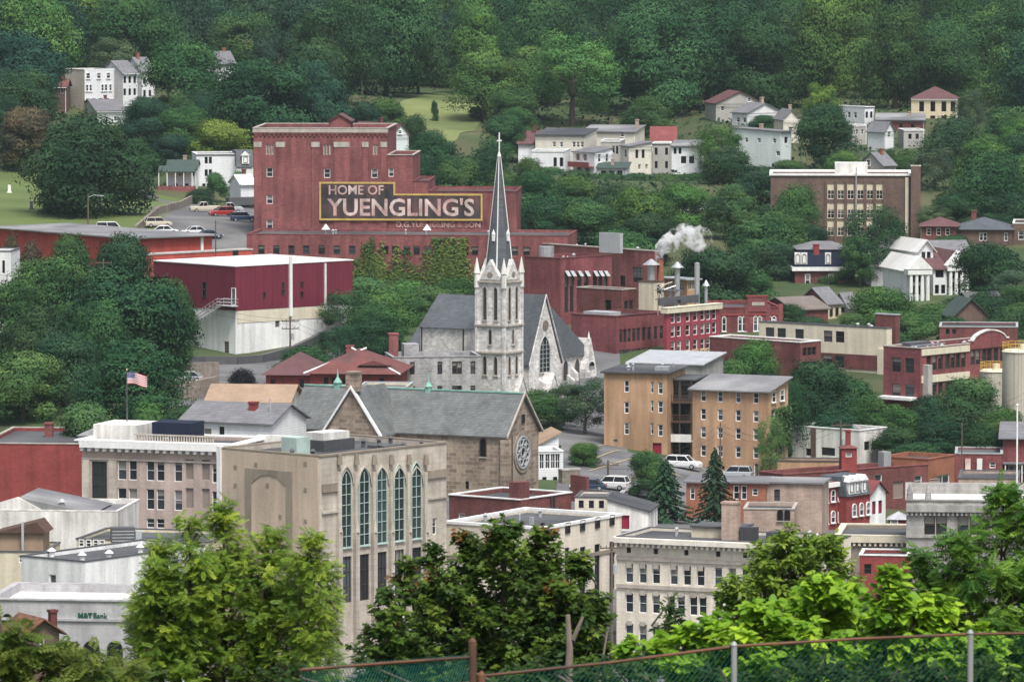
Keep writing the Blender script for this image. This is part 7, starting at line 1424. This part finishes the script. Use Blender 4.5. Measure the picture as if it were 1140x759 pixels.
path = [(734.5, 290, .5), (733.5, 285, .7), (736, 278, 1.0), (744, 271, 1.5), (752, 267, 1.75), (761, 263, 2.0), (771, 262, 2.2), (780, 268, 2.1), (788, 275, 1.7), (793, 280, .9)]
g = np.random.default_rng(9); rings = []
for i, (px, py, r) in enumerate(path):
    c = P(px, py, 890) - b0; d = P(*path[min(i+1, 9)][:2], 890) - P(*path[max(i-1, 0)][:2], 890); d.normalize(); a = Vector((0, 1, 0)); b = d.cross(a)
    rings.append([c + (a * math.cos(2*math.pi*k/10) + b * math.sin(2*math.pi*k/10)) * r * g.uniform(.85, 1.2) for k in range(10)])
mb = MB(); mb.loft(rings); so_ = mb.build('steam', 'steam', None, b0, True); tag(so_, 'white steam plume drifting right from the red chimney', 'steam', kind='stuff')

# ------------------------------------------------------------------ foreground trees
def leafy(name, lab, px, D, tops, tmpl, n, size, cols, seed, low=790, droop=.25, up=.9, stems=4, twig=.22):
    """tops: (px, py, width px) of the sub-crowns; leaves sit along twigs that spring from stems"""
    g = np.random.default_rng(seed); q = P(px, 759, D); z0 = tz(q.x, q.y); o = empty(name, (q.x, q.y, z0), 0, lab, 'tree'); k = D / F
    tr = MB(); P_, A_, N_, T_, X_ = [], [], [], [], []
    tot = sum(w_ * (low - y) for _, y, w_ in tops)
    for ti, (tx, ty, w_) in enumerate(tops):
        c = P(tx, ty, D + g.uniform(-.8, .8)) - Vector((q.x, q.y, z0)); zl = (P(tx, low, D) - Vector((0, 0, z0))).z; hh = c.z - zl; rad = w_ * k / 2
        stem = [(0, 0, -.2), (c.x * .25, c.y * .25, zl * .7), (c.x * .8, c.y * .8, zl + hh * .3), (c.x, c.y, c.z - .1)]; tr.tube(stem, [.09, .075, .04, .012], 6)
        nt_ = max(14, int(n / 26 * w_ * (low - ty) / tot)); per = 26
        for i in range(nt_):
            u = g.uniform(0, 1) ** .8; z = zl + hh * u; prof = rad * max(.12, math.sqrt(max(0, 1 - max(0, (u - .45) / .56) ** 2))) ; a = g.uniform(0, 6.283); rr_ = prof * g.uniform(.3, 1) ** .6
            tip = np.array((c.x + rr_ * math.cos(a), c.y + rr_ * math.sin(a), z + g.uniform(0, .25) * rad * .5)); L_ = g.uniform(.5, 1.1) * max(twig * 2, rr_ * .8)
            d = np.array((math.cos(a) * up, math.sin(a) * up, .75 + .5 * u)); d /= np.linalg.norm(d); b = tip - d * L_
            if i % 3 == 0: tr.tube([tuple(b - d * L_ * .6), tuple(b), tuple(tip)], [.018, .012, .005], 4)
            t_ = g.uniform(.15, 1.02, per); p = b + np.outer(t_ * L_, d); p[:, 2] -= droop * t_ ** 2 * L_ * .5
            sd = g.normal(size=(per, 3)); P_.append(p + sd * .035); al = d * .6 + sd * .9; al[:, 2] -= droop; A_.append(al)
            N_.append(np.tile((0, -.12, 1.0), (per, 1)) + g.normal(size=(per, 3)) * .42 + d * .25); T_.append(np.full(per, g.uniform(.78, 1.25)) * g.uniform(.82, 1.2, per)); X_.append(np.full(per, g.uniform(0, 1) * (.55 + .45 * u)))
    p, al, nn, tt, xx = [np.concatenate(v_) for v_ in (P_, A_, N_, T_, X_)]
    s = size * g.uniform(.6, 1.15, len(p))
    lo = 0.0
    for j, (col, frac) in enumerate(cols):            # leaves of one colour at a time (young red tips where the photo has them)
        hi = lo + frac; ms = (np.argsort(np.argsort(xx)) / len(xx) >= lo) & (np.argsort(np.argsort(xx)) / len(xx) < hi); lo = hi
        if ms.sum() == 0: continue
        cr_ = link('crown', leaf_mesh('crown', p[ms], nn[ms], s[ms], tt[ms], tmpl, al[ms], 'leaf'), o); cr_.color = tuple(col) + (1,)
    tr.build('trunk', 'bark', o); return o
leafy('ash_tree', 'feathery yellow green tree in the left foreground', 235, 86, [(250,557,86),(210,572,80),(298,586,104),(180,598,76),(346,592,72),(174,622,56),(250,610,150),(365,615,40),(160,664,56),(200,640,140),(320,640,130),(122,724,56)], T_PINNATE, 25000, .155, [((.175,.285,.04), .6), ((.27,.38,.05), .4)], 101, droop=.35)
leafy('maple_tree', 'dark green maple with orange and red tips in the middle foreground', 545, 96, [(562,566,80),(605,584,80),(520,590,70),(640,612,70),(484,600,50),(452,622,60),(560,600,190),(625,640,120),(490,636,120),(430,652,70),(665,655,60),(560,680,240),(430,690,90),(660,700,80)], T_MAPLE, 32000, .135, [((.055,.11,.022), .62), ((.115,.19,.03), .365), ((.24,.12,.035), .015)], 102, droop=.3)
leafy('cherry_tree', 'light green narrow leaved tree right of the cream block', 872, 102, [(880,582,90),(926,592,80),(846,598,80),(905,590,80),(870,606,150),(816,628,70),(938,616,80),(865,640,170)], T_OVAL, 20000, .15, [((.15,.245,.035), .6), ((.22,.32,.05), .4)], 103, droop=.7)
leafy('ailanthus_tree', 'tall dark green feather leaved tree at the right edge', 1085, 92, [(1118,540,80),(1060,586,70),(1145,556,80),(1028,606,60),(1090,590,130),(1010,645,60),(1060,630,140),(1130,630,100),(960,668,60)], T_PINNATE, 8000, .27, [((.08,.185,.032), .6), ((.14,.27,.04), .4)], 104, droop=.3)
leafy('catalpa_tree', 'bright yellow green broad leaved tree above the chain link fence', 880, 74, [(915,635,100),(990,625,70),(850,665,120),(945,640,90),(1035,650,80),(760,690,90),(800,680,70),(720,705,70),(900,690,170),(1010,690,130),(1090,690,80),(1060,700,120)], T_HEART, 8500, .145, [((.19,.36,.03), .6), ((.27,.45,.04), .4)], 105, droop=.5, low=745)
leafy('sapling_tree', 'small dark leaved sapling in front of the cream block', 745, 88, [(745,657,24),(752,672,34),(742,690,44)], T_OVAL, 700, .12, [((.05,.10,.025), 1.0)], 106, low=745)
leafy('locust_shrub', 'blurred light green shrub in the bottom left corner', 40, 64, [(20,690,70),(60,705,70),(100,720,60),(0,675,40),(140,730,60)], T_PINNATE, 1200, .26, [((.10,.155,.03), .7), ((.15,.2,.04), .3)], 107, low=800)
leafy('hedge_shrub', 'dark green shrubs behind the green fence', 900, 69, [(600,730,120),(700,728,130),(800,732,130),(900,735,150),(1000,735,150),(1100,730,150),(520,735,90),(420,735,120),(320,740,120)], T_OVAL, 5200, .13, [((.04,.085,.022), 1.0)], 108, low=800)
# broken dead trunk
q = P(633, 775, 80); o = empty('dead_trunk', (q.x, q.y, tz(q.x, q.y)), 0, 'broken bare forked trunk behind the fence', 'dead tree'); a = P(633, 760, 80) - o.location; b = P(632, 684, 80) - o.location; f1 = P(638, 712, 80) - o.location; f2 = P(649, 686, 80) - o.location
mb = MB(); mb.tube([(a.x, 0, -.2), a, (a + b) / 2 + Vector((.02, 0, 0)), b], [.07, .062, .05, .034], 8); mb.build('trunk', 'pale_bark', o); mb = MB(); mb.tube([f1, (f1 + f2) / 2, f2], [.036, .032, .02], 7); mb.build('limb', 'pale_bark', o)
f3, f4 = P(667, 758, 80) - o.location, P(676, 703, 80) - o.location; mb = MB(); mb.tube([f3, (f3 + f4) / 2, f4], [.022, .018, .01], 6); mb.build('twig', 'pale_bark', o)

# ------------------------------------------------------------------ chain link fence
def chain_run(name, lab, pts, posts, post_m, hh=1.85, step=.075, second=False):
    ps = [P(*p) for p in pts]; o = empty(name, ps[0], 0, lab, 'fence', 'chain link fences in front'); rel = [p - ps[0] for p in ps]
    mb = MB(); mb.tube(rel, .018, 6); mb.build('top_rail', 'rust', o)
    if second: mb = MB(); mb.tube([r - Vector((0, 0, .28)) for r in rel], .02, 6); mb.build('middle_rail', 'rust', o)
    for (px, py, D, up, m_) in posts:
        p = P(px, py, D) - ps[0]; mb = MB(); mb.cyl(p.x, p.y - .05, p.z - hh - .4, p.z + up, .034 if m_ == 'galvanised' else .045, n=10); mb.cyl(p.x, p.y - .05, p.z + up + .001, p.z + up + .04, .042, .015, 10); mb.build('post', m_, o)
    me = MB(); acc = 0.0
    for a, b in zip(rel, rel[1:]):
        d = b - a; L_ = d.to_2d().length; n = int(L_ / step); dn = d / L_
        for i in range(-int(hh / step), n + int(hh / step)):
            for s in (-1, 1):
                x0, x1, zt_, zb_ = i * step, i * step + s * hh, 0.0, -hh   # from the rail down to the foot, clipped to the bay
                if x0 < 0 or x0 > L_:
                    xc = 0 if x0 < 0 else L_
                    if (x1 - xc) * (x0 - xc) >= 0: continue
                    t_ = (xc - x0) / (x1 - x0); x0, zt_ = xc, -hh * t_
                if x1 < 0 or x1 > L_:
                    xc = 0 if x1 < 0 else L_; t_ = abs((xc - i * step) / hh); x1, zb_ = xc, -hh * t_
                if zt_ - zb_ < .02: continue
                k = len(me.v); p, q = a + dn * x0, a + dn * x1; y = .004 * s; r = .0032
                for c, zz in ((p, zt_ + .03 * (zt_ == 0)), (q, zb_)):
                    me.v += [(c.x - r, c.y + y, c.z + zz), (c.x + r, c.y + y, c.z + zz), (c.x, c.y + y - r, c.z + zz + r)]
                for f_ in ((0,1,4,3),(1,2,5,4),(2,0,3,5)): me.f.append(tuple(k + j for j in f_)); me.m.append(0)
    me.build('chain_link', 'fence_wire', o); return o
chain_run('chain_link_fence', 'green chain link fence with rusty rails at the lower left', [(335, 745, 57), (440, 737, 59), (525, 731, 61)], [(526, 722, 61, .09, 'rust')], 'rust', second=True)
chain_run('chain_link_fence', 'green chain link fence with rusty top rail and grey posts along the bottom right', [(536, 752, 61), (680, 737, 62), (817, 719, 63), (950, 711, 63.5), (1080, 705.5, 64), (1180, 704, 64)], [(817, 719, 63, .02, 'galvanised'), (1080, 705.5, 64, .02, 'galvanised'), (536, 750, 61, .0, 'rust')], 'rust')

# ------------------------------------------------------------------ haze: one box of even air round everything
m = bpy.data.materials.new('haze'); m.use_nodes = True; t = m.node_tree; t.nodes.clear(); out = t.nodes.new('ShaderNodeOutputMaterial'); v = t.nodes.new('ShaderNodeVolumePrincipled')
v.inputs['Color'].default_value = (.72, .86, 1.0, 1); v.inputs['Density'].default_value = HAZE; v.inputs['Anisotropy'].default_value = 0.0; t.links.new(v.outputs[0], out.inputs['Volume']); MATS['haze'] = m
mb = MB(); mb.box(-1560, 1560, -170, 4250, -25, 260); ho = mb.build('haze', 'haze'); tag(ho, kind='stuff')
